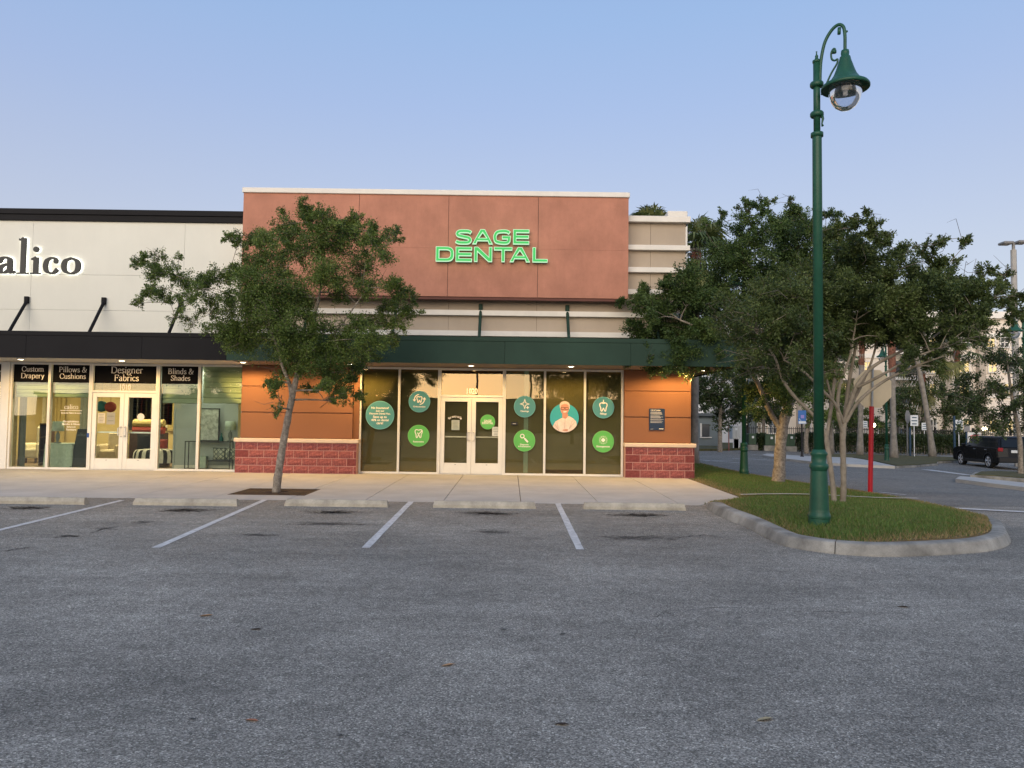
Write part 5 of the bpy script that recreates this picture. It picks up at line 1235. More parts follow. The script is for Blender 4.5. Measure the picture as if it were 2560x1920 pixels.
# ---------------------------------------------------------------- trees
bark = {'oak': pm('oak_bark', (.20, .165, .13), .95, .38, 14, .7, 40, col2=(.34, .30, .25), fine=.2, fscale=60),
        'crape': pm('crape_bark', (.235, .20, .15), .85, .25, 5, .3, 30, col2=(.32, .28, .225), streak=.12),
        'palm': pm('palm_bark', (.22, .20, .175), .95, .2, 5, .6, 20, col2=(.30, .275, .24)),
        'boot': pm('palm_boots', (.17, .075, .05), .95, .4, 8, .8, 20), 'twig': pm('dead_twig', (.13, .112, .09), .9, .2, 10)}
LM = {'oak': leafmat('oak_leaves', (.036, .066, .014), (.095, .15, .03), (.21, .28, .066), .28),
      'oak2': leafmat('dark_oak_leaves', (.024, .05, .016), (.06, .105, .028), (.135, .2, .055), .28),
      'crape': leafmat('crape_leaves', (.034, .056, .018), (.075, .11, .03), (.15, .195, .06), .3),
      'far': leafmat('far_tree_leaves', (.02, .036, .014), (.05, .08, .025), (.105, .15, .045), .25),
      'palm': leafmat('palm_blades', (.04, .065, .018), (.085, .12, .035), (.26, .26, .10), .25),
      'hedge': leafmat('hedge_leaves', (.014, .028, .01), (.036, .058, .018), (.075, .105, .032), .2)}
def leaves_mesh(name, pos, dirs, size, tone, mat, parent, aspect=.45):
    n = len(pos); r = rng
    ax = dirs + .9*r.standard_normal((n, 3)); ax /= np.linalg.norm(ax, axis=1)[:, None]+1e-9
    sd = np.cross(ax, r.standard_normal((n, 3))); sd /= np.linalg.norm(sd, axis=1)[:, None]+1e-9
    L_ = size*(.65+.7*r.random(n))[:, None]; w = L_*aspect
    V = np.stack([pos, pos+ax*L_*.5+sd*w*.5, pos+ax*L_, pos+ax*L_*.5-sd*w*.5], 1).reshape(-1, 3)
    me = bpy.data.meshes.new(name); me.vertices.add(4*n); me.vertices.foreach_set('co', V.ravel())
    me.loops.add(4*n); me.loops.foreach_set('vertex_index', np.arange(4*n)); me.polygons.add(n)
    me.polygons.foreach_set('loop_start', np.arange(n)*4); me.polygons.foreach_set('loop_total', np.full(n, 4)); me.update(calc_edges=True)
    me.materials.append(mat); set_tone(me, np.clip(tone, 0, 1), 4); return link(me, name, parent)
def bez(p0, p1, p2, n):
    return [p0*(1-t)**2+p1*2*t*(1-t)+p2*t*t for t in [i/n for i in range(n+1)]]
def tree(name, label, trunks, clumps, leafmat_, barkm, leafsize, dens, group=None, twig_r=.005, twig_n=7, bare=0, bare_len=.6, branch_r=.5, aspect=.45, spread=1.0, limb_sides=6, leafz=0.0, sub=0):
    """trunks: list of [(x,y,z,r),...]; clumps: list of (Vector, radius, density factor)"""
    t0 = trunks[0][0]; T = thing(name, label, 'tree', (t0[0], t0[1], t0[2]), group); wood_ = MB(); nodes = []
    for tr in trunks:
        pts = [Vector(p[:3]) for p in tr]; rr = [p[3] for p in tr]; q = catmull([(*p, r_) for p, r_ in zip(pts, rr)], 5)
        wood_.tube([Vector(p[:3]) for p in q], [p[3]*(1+.06*math.sin(i*1.7)) for i, p in enumerate(q)], 10)
        for p in q[len(q)//3:]: nodes.append((Vector(p[:3]), p[3]))
    if sub:
        extra = []
        for c, r_, f in clumps:
            for _ in range(sub):
                o_ = Vector(rng.standard_normal(3).tolist()); o_ = o_.normalized()*r_*rng.uniform(.6, 1.15); extra.append((c+o_, r_*rng.uniform(.45, .75), f*.75))
        clumps = list(clumps)+extra
    cl = sorted(clumps, key=lambda c: min((c[0]-n[0]).length for n in nodes)); tip = []
    for c, r_, f in cl:
        best = None
        for (p, pr) in nodes:
            d = c-p; L_ = d.length
            pen = L_*(1.0+(.8 if d.z < -.1*L_ else 0))+ (0.3 if pr < .012 else 0)
            if best is None or pen < best[0]: best = (pen, p, pr)
        _, p, pr = best; d = c-p; L_ = d.length
        if L_ > .05:
            mid = p+d*.5+Vector((0, 0, .12*L_))+Vector(rng.standard_normal(3).tolist())*.07*L_
            k = max(3, min(9, int(L_/.18))); pts = bez(p, mid, c, k); r0 = max(.007, min(pr*.72, .012+.028*branch_r*L_)); r1 = max(.005, r0*.42)
            rr = [r0+(r1-r0)*i/k for i in range(k+1)]; wood_.tube(pts, rr, limb_sides, caps=False)
            nodes += [(pts[i], rr[i]) for i in range(1, k+1)]
        tip.append((c, r_, f, d.normalized() if L_ > .05 else Vector((0, 0, 1))))
    P, D, TN = [], [], []
    for c, r_, f, dr in tip:
        nl = int(dens*f*r_*r_*math.pi*1.0); nt = max(4, int(twig_n*(r_/.35)**1.2)); ctone = .5+.14*rng.standard_normal()
        ends = rng.standard_normal((nt, 3)); ends /= np.linalg.norm(ends, axis=1)[:, None]; ends = ends*(.65+.5*rng.random((nt, 1)))*r_*spread + np.array(dr)*r_*.25
        cc = np.array(c)
        for e in ends:
            m_ = cc+e*.5+.12*r_*rng.standard_normal(3); wood_.tube([Vector(cc.tolist()), Vector(m_.tolist()), Vector((cc+e).tolist())], [twig_r*1.4, twig_r, twig_r*.5], 3, caps=False)
        k = rng.integers(0, nt, nl); t = rng.random(nl)**.7*1.05; jit = rng.standard_normal((nl, 3))*r_*.17
        pos = cc+ends[k]*t[:, None]+jit; pos[:, 2] += leafz
        P.append(pos); D.append(ends[k]/(np.linalg.norm(ends[k], axis=1)[:, None]+1e-9)); TN.append(ctone+.2*rng.standard_normal(nl))
    if bare:
        for _ in range(bare):
            c, r_, f, dr = tip[rng.integers(0, len(tip))]; p = c+Vector(rng.standard_normal(3).tolist())*r_*.6
            e = p+Vector((rng.standard_normal()*.5, rng.standard_normal()*.4, rng.standard_normal()*.35+.1))*bare_len; m_ = (p+e)/2+Vector(rng.standard_normal(3).tolist())*.08
            wood_.tube([p, m_, e], [.006, .005, .002], 3, 1, caps=False)
    wood_.build('trunk', [barkm, bark['twig']], T, smooth=True)
    leaves_mesh('crown', np.concatenate(P), np.concatenate(D), leafsize, np.concatenate(TN), leafmat_, T, aspect)
    return T
def PC(lst, d, depth, sc=1.0):
    out = []
    for c in lst:
        u, v, r_ = c[:3]; f = c[3] if len(c) > 3 else 1.0
        dd = d+random.uniform(-1, 1)*depth; p = W(u, v, dd); out.append((p, r_*dd/FPX*sc, f))
    return out
# young oak in the grate
tb = Vector((gcx, 16.05, swz(16.05)-.02)); D0 = 16.05
def TP(u, v, r_, d=D0): p = W(u, v, d); return (p.x, p.y, p.z, r_)
trunk = [(tb.x, tb.y, tb.z, .092), TP(695, 1190, .084), TP(706, 1120, .078), TP(717, 1060, .074), TP(729, 1000, .068), TP(741, 945, .060), TP(757, 890, .05), TP(770, 835, .042), TP(790, 775, .032), TP(805, 700, .022), TP(812, 620, .014)]
trunk2 = [TP(730, 995, .05), TP(722, 955, .04), TP(706, 915, .034), TP(690, 860, .026), TP(660, 800, .02), TP(628, 750, .015)]
trunk3 = [TP(741, 945, .045), TP(775, 900, .034), TP(815, 860, .026), TP(862, 800, .018), TP(905, 740, .012)]
CL = [(354, 648, 28), (340, 655, 16), (389, 659, 30), (413, 686, 36), (371, 727, 30), (347, 758, 20), (406, 741, 32), (457, 700, 38), (450, 641, 12), (475, 748, 36), (512, 714, 42), (526, 765, 38, .8), (475, 800, 28, .4), (430, 796, 18, .4), (554, 686, 32), (543, 817, 34, .6),
      (574, 597, 17), (595, 610, 18), (622, 593, 28), (650, 631, 42), (670, 593, 30), (715, 562, 28), (760, 525, 26), (777, 545, 32), (746, 583, 42), (808, 562, 33), (835, 559, 28), (883, 545, 22), (876, 583, 42), (925, 562, 18), (918, 593, 36), (966, 583, 18), (990, 573, 13), (993, 600, 14), (949, 628, 36), (835, 624, 50), (767, 628, 46, .9), (705, 666, 46, .9), (622, 672, 38), (904, 669, 44), (808, 686, 55), (664, 720, 60), (612, 727, 55), (750, 741, 55), (856, 720, 40, .7), (921, 720, 32, .7), (973, 720, 30), (1007, 727, 24), (1028, 741, 17), (1021, 769, 26), (973, 765, 30), (938, 800, 33, .8), (1000, 796, 28), (698, 789, 56), (629, 782, 52), (588, 824, 38), (567, 858, 18), (629, 841, 50), (681, 848, 50), (750, 844, 50), (811, 824, 36, .6), (870, 827, 46, .8), (921, 851, 42), (973, 844, 22), (715, 892, 42), (784, 875, 50), (853, 875, 46), (904, 885, 32), (750, 920, 28, .7), (818, 920, 42), (877, 916, 22), (835, 947, 30), (777, 975, 17), (815, 968, 20), (853, 982, 26), (835, 1002, 17), (897, 995, 17), (877, 954, 22), (691, 968, 26), (677, 961, 15), (698, 1016, 15, .5), (695, 1033, 11, .5)]
CL = [(c[0], c[1], c[2]*.8)+tuple(c[3:]) if c[0] < 530 else c for c in CL]
tree('street_tree', 'young oak tree growing from the grate in front of the shops', [trunk, trunk2, trunk3], PC(CL, D0, 1.1), LM['oak'], bark['oak'], .043, 5600, None, .003, 12, 90, .35, spread=1.15, sub=3, limb_sides=5)
# oak behind, beside the road
D1 = 20.2; ob = Vector((7.28, 20.7, lawnz(7.28, 20.7)))
def TQ(u, v, r_, d=20.7): p = W(u, v, d); return (p.x, p.y, p.z, r_)
ot_ = [(ob.x, ob.y, ob.z-.05, .20), TQ(1948, 1180, .17), TQ(1952, 1110, .15), TQ(1960, 1050, .15), TQ(1975, 1000, .12), TQ(1985, 930, .09), TQ(1975, 840, .06), TQ(1950, 740, .04), TQ(1930, 640, .02)]
ot2 = [TQ(1955, 1075, .09), TQ(1925, 1030, .075), TQ(1895, 960, .06, 20.4), TQ(1850, 890, .05, 20), TQ(1790, 840, .04, 19.6), TQ(1700, 800, .025, 19.3)]
CO = [(1568, 745, 24), (1600, 735, 26), (1610, 700, 18), (1650, 770, 40), (1640, 800, 42), (1600, 830, 30), (1690, 720, 34), (1675, 690, 18), (1700, 790, 48), (1740, 740, 48), (1660, 860, 34, .8), (1600, 870, 24, .8), (1580, 905, 20, .8), (1640, 905, 30, .8), (1700, 880, 40), (1760, 850, 52), (1740, 910, 34, .7), (1790, 790, 55), (1800, 720, 50), (1830, 650, 50), (1765, 560, 10, .8), (1805, 545, 16), (1850, 590, 38), (1870, 550, 24), (1865, 520, 18), (1890, 510, 14), (1910, 530, 20), (1920, 505, 15), (1935, 560, 30), (1900, 610, 46), (1880, 680, 55), (1950, 620, 46), (1970, 560, 30), (1990, 530, 24), (1975, 510, 12), (2010, 560, 28), (1990, 620, 42), (2040, 590, 34), (2075, 540, 22), (2085, 580, 28), (2070, 640, 40), (1950, 690, 55), (2020, 680, 50), (1860, 760, 58), (1930, 770, 60), (2000, 760, 55), (1850, 840, 55), (1920, 850, 50), (1990, 840, 50), (1800, 890, 38, .7), (1870, 910, 44), (1940, 920, 46), (1990, 910, 44), (1905, 970, 40), (1950, 985, 40), (1985, 970, 38), (1890, 1020, 24), (2020, 880, 40), (2055, 800, 50), (1555, 755, 12), (2090, 700, 45), (2100, 620, 36)]
CO = [c if c[0] > 1770 else (c[0], c[1], c[2], 1.7*(c[3] if len(c) > 3 else 1)) for c in CO] + [(1620, 770, 30, 1.3), (1665, 830, 36, 1.3), (1720, 830, 40, 1.3), (1690, 760, 36, 1.3), (1630, 880, 24, 1.2)]
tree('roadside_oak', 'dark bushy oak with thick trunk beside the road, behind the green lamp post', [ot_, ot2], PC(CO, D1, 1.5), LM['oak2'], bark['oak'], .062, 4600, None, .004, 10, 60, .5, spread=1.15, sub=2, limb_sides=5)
# crape myrtle in front of it
D2 = 14.0; cb1 = W(2086, 1262, D2); cb2 = W(2109, 1266, D2)
def TR(u, v, r_, d=D2): p = W(u, v, d); return (p.x, p.y, p.z, r_)
zc_ = lawnz(cb1.x, D2)-.05
ct = [[(cb1.x, D2, zc_, .052), TR(2083, 1220, .048), TR(2075, 1160, .045), TR(2068, 1110, .046), TR(2062, 1080, .034), TR(2035, 1040, .032, 13.9), TR(1985, 990, .03, 13.8), TR(1955, 945, .026, 13.7), TR(1935, 890, .02, 13.6), TR(1890, 830, .015, 13.5)],
      [TR(2066, 1095, .036), TR(2075, 1040, .034, 14.2), TR(2085, 960, .03, 14.4), TR(2090, 880, .025, 14.5), TR(2070, 790, .018, 14.6), TR(2060, 700, .012, 14.6)],
      [(cb2.x, D2+.05, zc_, .062), TR(2109, 1220, .052), TR(2108, 1150, .052), TR(2107, 1090, .055), TR(2112, 1055, .045), TR(2125, 1010, .042), TR(2145, 960, .036), TR(2185, 915, .032), TR(2250, 880, .026), TR(2320, 850, .02), TR(2390, 800, .014)],
      [TR(2108, 1080, .045), TR(2115, 1020, .04, 14.2), TR(2122, 960, .034, 14.3), TR(2135, 890, .028, 14.5), TR(2150, 800, .02, 14.6), TR(2165, 700, .013, 14.7)],
      [TR(2110, 1060, .03), TR(2088, 1010, .028, 13.8), TR(2050, 970, .024, 13.6), TR(2010, 930, .02, 13.4), TR(1960, 900, .015, 13.3)],
      [TR(2140, 970, .03), TR(2200, 940, .026, 13.7), TR(2270, 900, .02, 13.5), TR(2350, 870, .015, 13.4)],
      [TR(2108, 1085, .04), TR(2095, 1030, .034, 13.9), TR(2100, 960, .03, 13.9), TR(2125, 890, .022, 13.9), TR(2140, 800, .014)],
      [TR(2112, 1060, .034), TR(2150, 1000, .03, 13.8), TR(2215, 950, .026, 13.7), TR(2290, 915, .02, 13.6), TR(2360, 890, .013, 13.5)],
      [TR(2118, 1030, .03), TR(2150, 970, .027, 14.2), TR(2180, 900, .022, 14.3), TR(2200, 820, .016, 14.4)],
      [TR(2080, 1000, .024, 14.1), TR(2060, 930, .02, 14), TR(2020, 850, .016, 13.8), TR(1960, 790, .012, 13.7)]]
CC = [(1830, 760, 40, .35), (1870, 800, 42, .35), (1900, 740, 45, .4), (1930, 800, 48, .45), (1980, 740, 50, .5), (1990, 820, 45, .45), (2020, 690, 45, .5), (1850, 850, 36, .25), (1920, 870, 40, .3), (1990, 890, 38, .3), (1800, 820, 30, .25), (2050, 830, 45, .6), (2050, 750, 46, .7), (2100, 640, 36), (2110, 570, 20), (2085, 580, 24), (2140, 560, 22), (2165, 535, 13), (2180, 570, 22), (2150, 610, 36), (2110, 690, 46), (2180, 650, 42), (2215, 610, 26), (2240, 630, 18), (2190, 590, 18), (2090, 780, 48), (2150, 720, 50), (2160, 800, 52), (2220, 690, 44), (2230, 760, 52), (2260, 640, 24, .7), (2300, 630, 16, .6), (2330, 615, 16, .6), (2355, 600, 15, .7), (2350, 605, 9), (2320, 640, 18, .7), (2410, 608, 13), (2390, 650, 13, .5), (2420, 600, 8), (2290, 680, 36), (2340, 670, 28), (2350, 720, 42), (2300, 750, 50), (2290, 820, 46), (2220, 840, 46), (2150, 870, 42, .8), (2100, 860, 42, .8), (2370, 760, 42), (2360, 820, 36), (2410, 700, 26), (2430, 740, 34), (2460, 690, 22), (2490, 710, 24), (2510, 690, 16), (2480, 750, 30), (2520, 750, 24), (2530, 790, 20), (2560, 740, 16), (2430, 790, 30), (2420, 830, 24), (2470, 810, 20, .8), (2330, 880, 28, .8), (2270, 890, 28, .7), (2390, 860, 20), (2345, 925, 13), (2320, 910, 14), (2200, 900, 30, .6), (2050, 900, 36, .4), (2080, 930, 26, .3), (2510, 830, 12), (2450, 845, 14), (2555, 790, 18)]
CC += [(random.uniform(1900, 2420), random.uniform(690, 860), random.uniform(26, 42), random.uniform(.45, .9)) for _ in range(30)] + [(random.uniform(2090, 2330), random.uniform(830, 905), random.uniform(22, 34), .7) for _ in range(12)] + [(random.uniform(1850, 2080), random.uniform(780, 930), random.uniform(24, 36), .25) for _ in range(12)]
CC = [c for c in CC if not (2110 < c[0] < 2265 and c[1] > 862)]
tree('crape_myrtle', 'multi stemmed crape myrtle on the grass island right of the green lamp post', ct, PC(CC, D2, 1.0), LM['crape'], bark['crape'], .054, 7800, None, .003, 10, 170, .6, .35, .42, spread=1.15, sub=2, limb_sides=5)
# ---------------------------------------------------------------- street lamps
lampmesh = {}
clear = glass('lamp_globe_glass', (.90, .92, .96), .03)
_n = clear.node_tree.nodes; _l = clear.node_tree.links; _out = _n['Material Output']; _src = _out.inputs[0].links[0].from_socket
_tr = _n.new('ShaderNodeBsdfTranslucent'); _tr.inputs[0].default_value = (.8, .82, .86, 1); _mx = _n.new('ShaderNodeMixShader'); _mx.inputs[0].default_value = .16
_l.new(_src, _mx.inputs[1]); _l.new(_tr.outputs[0], _mx.inputs[2]); _l.new(_mx.outputs[0], _out.inputs[0])
def street_lamp(x, y, z, H_, label, rot=0.0, group='green street lamps'):
    T = thing('street_lamp', label, 'street lamp', (x, y, z), group); s = H_/7.5
    if not lampmesh:
        b = MB(); b.lathe([(.155, 0), (.155, .13), (.165, .14), (.165, .17), (.155, .20), (.148, .22), (.142, .26), (.12, .83), (.12, .84)], n=32, flute=(.27, .82, .955)); lampmesh['base'] = b
        b = MB(); b.lathe([(.118, .84), (.118, .86), (.135, .88), (.14, .91), (.132, .94), (.11, .955), (.108, 1.06), (.125, 1.085), (.125, 1.11), (.10, 1.135), (.09, 1.16)], n=28); lampmesh['collar'] = b
        b = MB(); b.lathe([(.076, 1.15), (.069, 5.95), (.069, 5.96)], n=24); lampmesh['pole'] = b
        b = MB(); b.lathe([(.092, 5.96), (.092, 6.02), (.075, 6.03)], n=20); b.lathe([(.05, 6.03), (.052, 7.12)], n=18); b.lathe([(.085, 6.27), (.1, 6.29), (.1, 6.33), (.085, 6.35)], n=20); b.lathe([(.085, 6.74), (.1, 6.76), (.1, 6.80), (.085, 6.82)], n=20); lampmesh['upper_pole'] = b
        b = MB(); b.lathe([(.052, 7.12), (.062, 7.13), (.062, 7.16), (.03, 7.18), (.022, 7.21), (.026, 7.23), (.012, 7.25), (.008, 7.29), (.014, 7.30), (.0001, 7.31)], n=14); lampmesh['finial'] = b
        AX = .42
        b = MB(); arm = [(.05, 0, 6.80), (.055, 0, 7.0), (.075, 0, 7.2), (.13, 0, 7.42), (.23, 0, 7.57), (.33, 0, 7.62), (.40, 0, 7.56), (.42, 0, 7.42), (AX, 0, 7.25), (AX, 0, 7.15)]
        b.tube([Vector(p) for p in catmull(arm, 4)], .025, 10); b.tube([(.34, 0, 7.57), (.335, 0, 7.47)], .026, 8); b.tube([(.41, 0, 7.47), (.46, 0, 7.48)], .016, 6); lampmesh['arm'] = b
        b = MB(); sc = [(.07, 0, 6.60), (.13, 0, 6.72), (.22, 0, 6.90), (.30, 0, 7.02), (.31, 0, 7.09), (.27, 0, 7.08), (.225, 0, 7.12), (.22, 0, 7.22), (.26, 0, 7.27), (.28, 0, 7.23), (.265, 0, 7.19)]
        b.tube([Vector(p) for p in catmull(sc, 4)], .015, 8); b.lathe([(.001, -.02), (.035, -.015), (.035, .015), (.001, .02)], (.262, 0, 7.215), 10); b.tube([(.075, 0, 6.29), (.09, 0, 6.22), (.075, 0, 6.15), (.085, 0, 6.11)], [.022, .02, .012, .02], 8); lampmesh['scroll_bracket'] = b
        c = (AX, 0, 0)
        b = MB(); b.lathe([(.055, 7.19), (.06, 7.15), (.055, 7.10), (.075, 7.09), (.085, 7.04), (.105, 6.98), (.13, 6.90), (.165, 6.81), (.21, 6.74), (.26, 6.70), (.325, 6.66), (.345, 6.63), (.345, 6.60), (.325, 6.595), (.30, 6.62), (.22, 6.65), (.1, 6.67), (.03, 6.67)], c, 32); lampmesh['lamp_shade'] = b
        b = MB(); b.lathe([(.225, 6.65), (.236, 6.58), (.232, 6.50), (.20, 6.40), (.14, 6.32), (.065, 6.275), (.0001, 6.265)], c, 28); lampmesh['globe'] = b
        b = MB(); b.lathe([(.05, 6.67), (.05, 6.58), (.035, 6.56), (.035, 6.50), (.0001, 6.49)], c, 12); lampmesh['bulb'] = b
        for k in list(lampmesh):
            b = lampmesh[k]; me = bpy.data.meshes.new(k); me.from_pydata(b.v, [], b.f); me.materials.append({'globe': clear, 'bulb': M['alum']}.get(k, M['lgreen'])); me.polygons.foreach_set('use_smooth', [k not in ('base',)]*len(me.polygons)); me.update(); lampmesh[k] = me
    for k, me in lampmesh.items():
        o = bpy.data.objects.new(k, me); COL.objects.link(o); o.parent = T
    T.rotation_euler.z = rot; T.scale = (s, s, s); return T
lz = lawnz(4.63, 11.4)
pb = W(2048, 1306, 11.4)
street_lamp(pb.x, 11.4, lz-.03, 7.43, 'tall green street lamp with bell shade and clear globe on the near grass island', math.radians(-40))
street_lamp(7.16, 23.3, lawnz(7.16, 23.3)-.03, 6.6, 'green street lamp standing by the road behind the oak leaves', math.radians(200))
q = G(2217, 1158); street_lamp(q.x, q.y, q.z, 6.2, 'green street lamp between the palm trunks across the road', math.radians(90))
q = W(2556, 1140, 33); street_lamp(q.x+.15, 33, gz(q.x, 33), 6.35+gz(q.x, 33)*-1*.2+.6, 'green street lamp cut by the right edge of the picture', math.radians(180))
# ---------------------------------------------------------------- signs
def gpost(u, v, dz=0): return G(u, v, dz)
rs = G(2175, 1246); rz = lawnz(rs.x, rs.y) if inside((rs.x, rs.y), LAWN) else gz(rs.x, rs.y)
ss = thing('stop_sign', 'octagonal road sign seen from behind on a red post at the grass tip', 'road sign', (rs.x, rs.y, rz))
redp = pm('red_post_sleeve', (.40, .008, .018), .35, .08, 3); galv = pm('galvanised_steel', (.30, .31, .31), .5, .15, 8, metal=.6); backm = pm('sign_back', (.62, .50, .32), .5, .06, 2, streak=.1)
ztop_ = W(2170, 1018, rs.y).z
b = MB(); lean = .06; b.tube([(rs.x, rs.y, rz-.1), (rs.x+lean, rs.y, ztop_+.02)], .055, 12); b.build('post_sleeve', redp, ss)
b = MB(); b.tube([(rs.x+lean+.01, rs.y, ztop_), (rs.x+lean+.04, rs.y, ztop_+1.0)], .026, 6); b.build('post', galv, ss)
oc = W(2181, 972, rs.y+.05); b = MB(); R8 = .46/math.cos(math.pi/8); a0 = math.pi/8
poly = [(oc.x+R8*math.cos(a0+k*math.pi/4), oc.z+R8*math.sin(a0+k*math.pi/4)) for k in range(8)]; b.prism(poly, rs.y+.04, rs.y+.044); b.build('octagon_plate', backm, ss)
b = MB(); b.prism([(oc.x+(x-oc.x)*.99, oc.z+(z-oc.z)*.99) for x, z in poly], rs.y+.0445, rs.y+.0455); b.build('red_face', pm('red_reflective', (.45, .02, .02), .4), ss)
whp = pm('white_post', (.70, .72, .74), .5, .05, 4); whs = pm('white_sign_face', (.66, .70, .72), .5, .03, 4); ink = pm('sign_ink', (.05, .10, .16), .6)
def post_sign(ub, vb, vt, w, h, label, lean=0, group='white reserved parking signs', dz=0, rows=3, face=None):
    p = G(ub, vb, dz); zt_ = W(ub, vt, p.y).z; T = thing('parking_sign', label, 'sign', (p.x, p.y, p.z), group)
    b = MB(); b.tube([(p.x, p.y, p.z-.05), (p.x+lean, p.y, zt_-.02)], .026, 8); b.build('post', whp, T)
    b = MB(); b.box(p.x+lean-w/2, p.x+lean+w/2, p.y-.04, p.y-.03, zt_-h, zt_, 0, .003); b.build('plate', face or whs, T)
    b = MB()
    for k in range(rows):
        z = zt_-h*(k+.75)/(rows+.4); ww = w*(.30+.07*(k % 2)); b.box(p.x+lean-ww, p.x+lean+ww, p.y-.0425, p.y-.041, z-h*.05, z+h*.05)
    b.build('lettering', ink, T); return T
post_sign(1928, 1124.5, 1049, .32, .42, 'small white post sign left of the oak trunk, in front of the green utility boxes')
post_sign(2163, 1130.7, 1052.6, .32, .46, 'small white post sign just left of the red sign post')
post_sign(2231, 1128, 1055.5, .36, .48, 'leaning white post sign partly behind the palm trunk right of the green lamp', -.12)
post_sign(2286, 1146.6, 1038, .45, .62, 'largest white post sign, between the two palm trunks')
post_sign(2311.5, 1133.6, 1057, .40, .50, 'white post sign close left of the leaning palm trunk')
post_sign(2398, 1151, 1049.7, .46, .56, 'white post sign left of the black car')
navy = pm('navy_post', (.015, .05, .10), .45, .1, 4)
def plain_post(u, vb, vt, r_, mat, label, name='sign_post', cat='post', plate=None):
    p = G(u, vb); zt_ = W(u, vt, p.y).z; T = thing(name, label, cat, p); b = MB(); b.tube([(p.x, p.y, p.z-.05), (p.x, p.y, zt_)], r_, 8); b.build('post', mat, T)
    if plate:
        w, h, m_, th = plate; b = MB()
        if th == 'oct':
            poly = [(p.y+h/2*1.08*math.cos(a0+k*math.pi/4), zt_+.0+h/2*1.08*math.sin(a0+k*math.pi/4)) for k in range(8)]
            b.prism(poly, p.x-.004, p.x+.004, 0, 'x'); o = b.build('octagon_plate', m_, T)
            for v_ in o.data.vertices: dx_, dy_ = v_.co.x-p.x, v_.co.y-p.y; a = math.radians(-48); v_.co.x = p.x+dx_*math.cos(a)-dy_*math.sin(a); v_.co.y = p.y-.06+dx_*math.sin(a)+dy_*math.cos(a)
        else: b.box(p.x-w/2, p.x+w/2, p.y-.05, p.y-.04, zt_-h, zt_, 0, .004); b.build('plate', m_, T)
    return T
greyback = pm('grey_sign_back', (.22, .22, .22), .5, .05, 4)
plain_post(2269, 1145, 1042, .045, greyback, 'grey octagonal sign seen nearly edge on, between the palm trunks', 'stop_sign', 'road sign', (.7, .75, greyback, 'oct'))
plain_post(2276, 1146, 1068, .055, navy, 'navy blue post behind the grey octagonal sign')
plain_post(2253, 1131, 1055, .05, navy, 'navy post with small grey plate behind the palm trunk', 'sign_post', 'sign', (.36, .48, greyback, ''))
plain_post(2387, 1151, 1040, .06, navy, 'navy blue post left of the black car')
plain_post(2417, 1140, 1060, .05, navy, 'navy post with grey plate behind the black car bonnet', 'sign_post', 'sign', (.4, .5, greyback, ''))
plain_post(1822, 1127, 1062, .035, pm('pink_post', (.32, .12, .10), .6), 'thin pinkish post in front of the white utility cabinet')
plain_post(1849.6, 1122, 1044, .03, whp, 'thin white post right of the white utility cabinet')
plain_post(1868, 1112, 1058, .03, whp, 'thin white post behind the far green lamp')
# blue info sign
p = G(2005, 1147.5); T = thing('info_sign', 'blue and white information sign on a black post across the road', 'sign', p)
b = MB(); b.lathe([(.11, 0), (.11, .12), (.08, .16), (.055, .3), (.05, .32)], p, 14); b.tube([(p.x, p.y, p.z+.3), (p.x, p.y, W(2005, 1060, p.y).z)], .045, 10); b.build('post', M['black'], T)
x0, x1 = W(1994.5, 1040, p.y).x, W(2014.5, 1040, p.y).x; z1, z0 = W(2004, 1026, p.y).z, W(2004, 1060, p.y).z
b = MB(); b.box(x0, x1, p.y-.05, p.y-.02, z0, z1, 0, .006); b.build('plate', pm('info_blue', (.05, .16, .42), .5, .1, 2), T)
b = MB(); b.box(x0+.02, x1-.02, p.y-.056, p.y-.0515, z0+.02, z0+.15); b.build('white_footer', whs, T)
b = MB(); b.box((x0+x1)/2-.07, (x0+x1)/2+.1, p.y-.056, p.y-.0515, z0+.30, z0+.47); b.build('lilac_square', pm('info_lilac', (.30, .24, .55), .5, .1, 8), T)
b = MB(); put(b, stroke_vf(arc((x0+x1)/2-.05, z0+.29, .10, .10, 180, 270), .022), 0, p.y-.053, 0); b.build('handset_mark', whs, T)
# ---------------------------------------------------------------- area light pole at far right
p = W(2535, 700, 40); pz = gz(p.x, 40); T = thing('light_pole', 'tall grey parking lot light pole with two flat heads at the right edge', 'light pole', (p.x, 40, pz))
zt_ = W(2535, 625, 40).z; conc = pm('grey_concrete_pole', (.36, .35, .33), .8, .1, 4)
b = MB(); b.tube([(p.x, 40, pz), (p.x, 40, 5.6)], .14, 10); b.tube([(p.x, 40, 5.6), (p.x, 40, zt_)], [.16, .14], 10); b.build('pole', conc, T)
b = MB(); b.tube([(p.x, 40, zt_), (p.x, 40, zt_+.35)], .08, 8); b.build('tenon', greyback, T)
for sgn in (-1, 1):
    b = MB(); b.box(p.x+sgn*.12, p.x+sgn*.66, 39.7, 40.3, zt_+.28+(.06 if sgn > 0 else 0), zt_+.42+(.06 if sgn > 0 else 0), 0, .04); b.build('lamp_head', greyback, T)
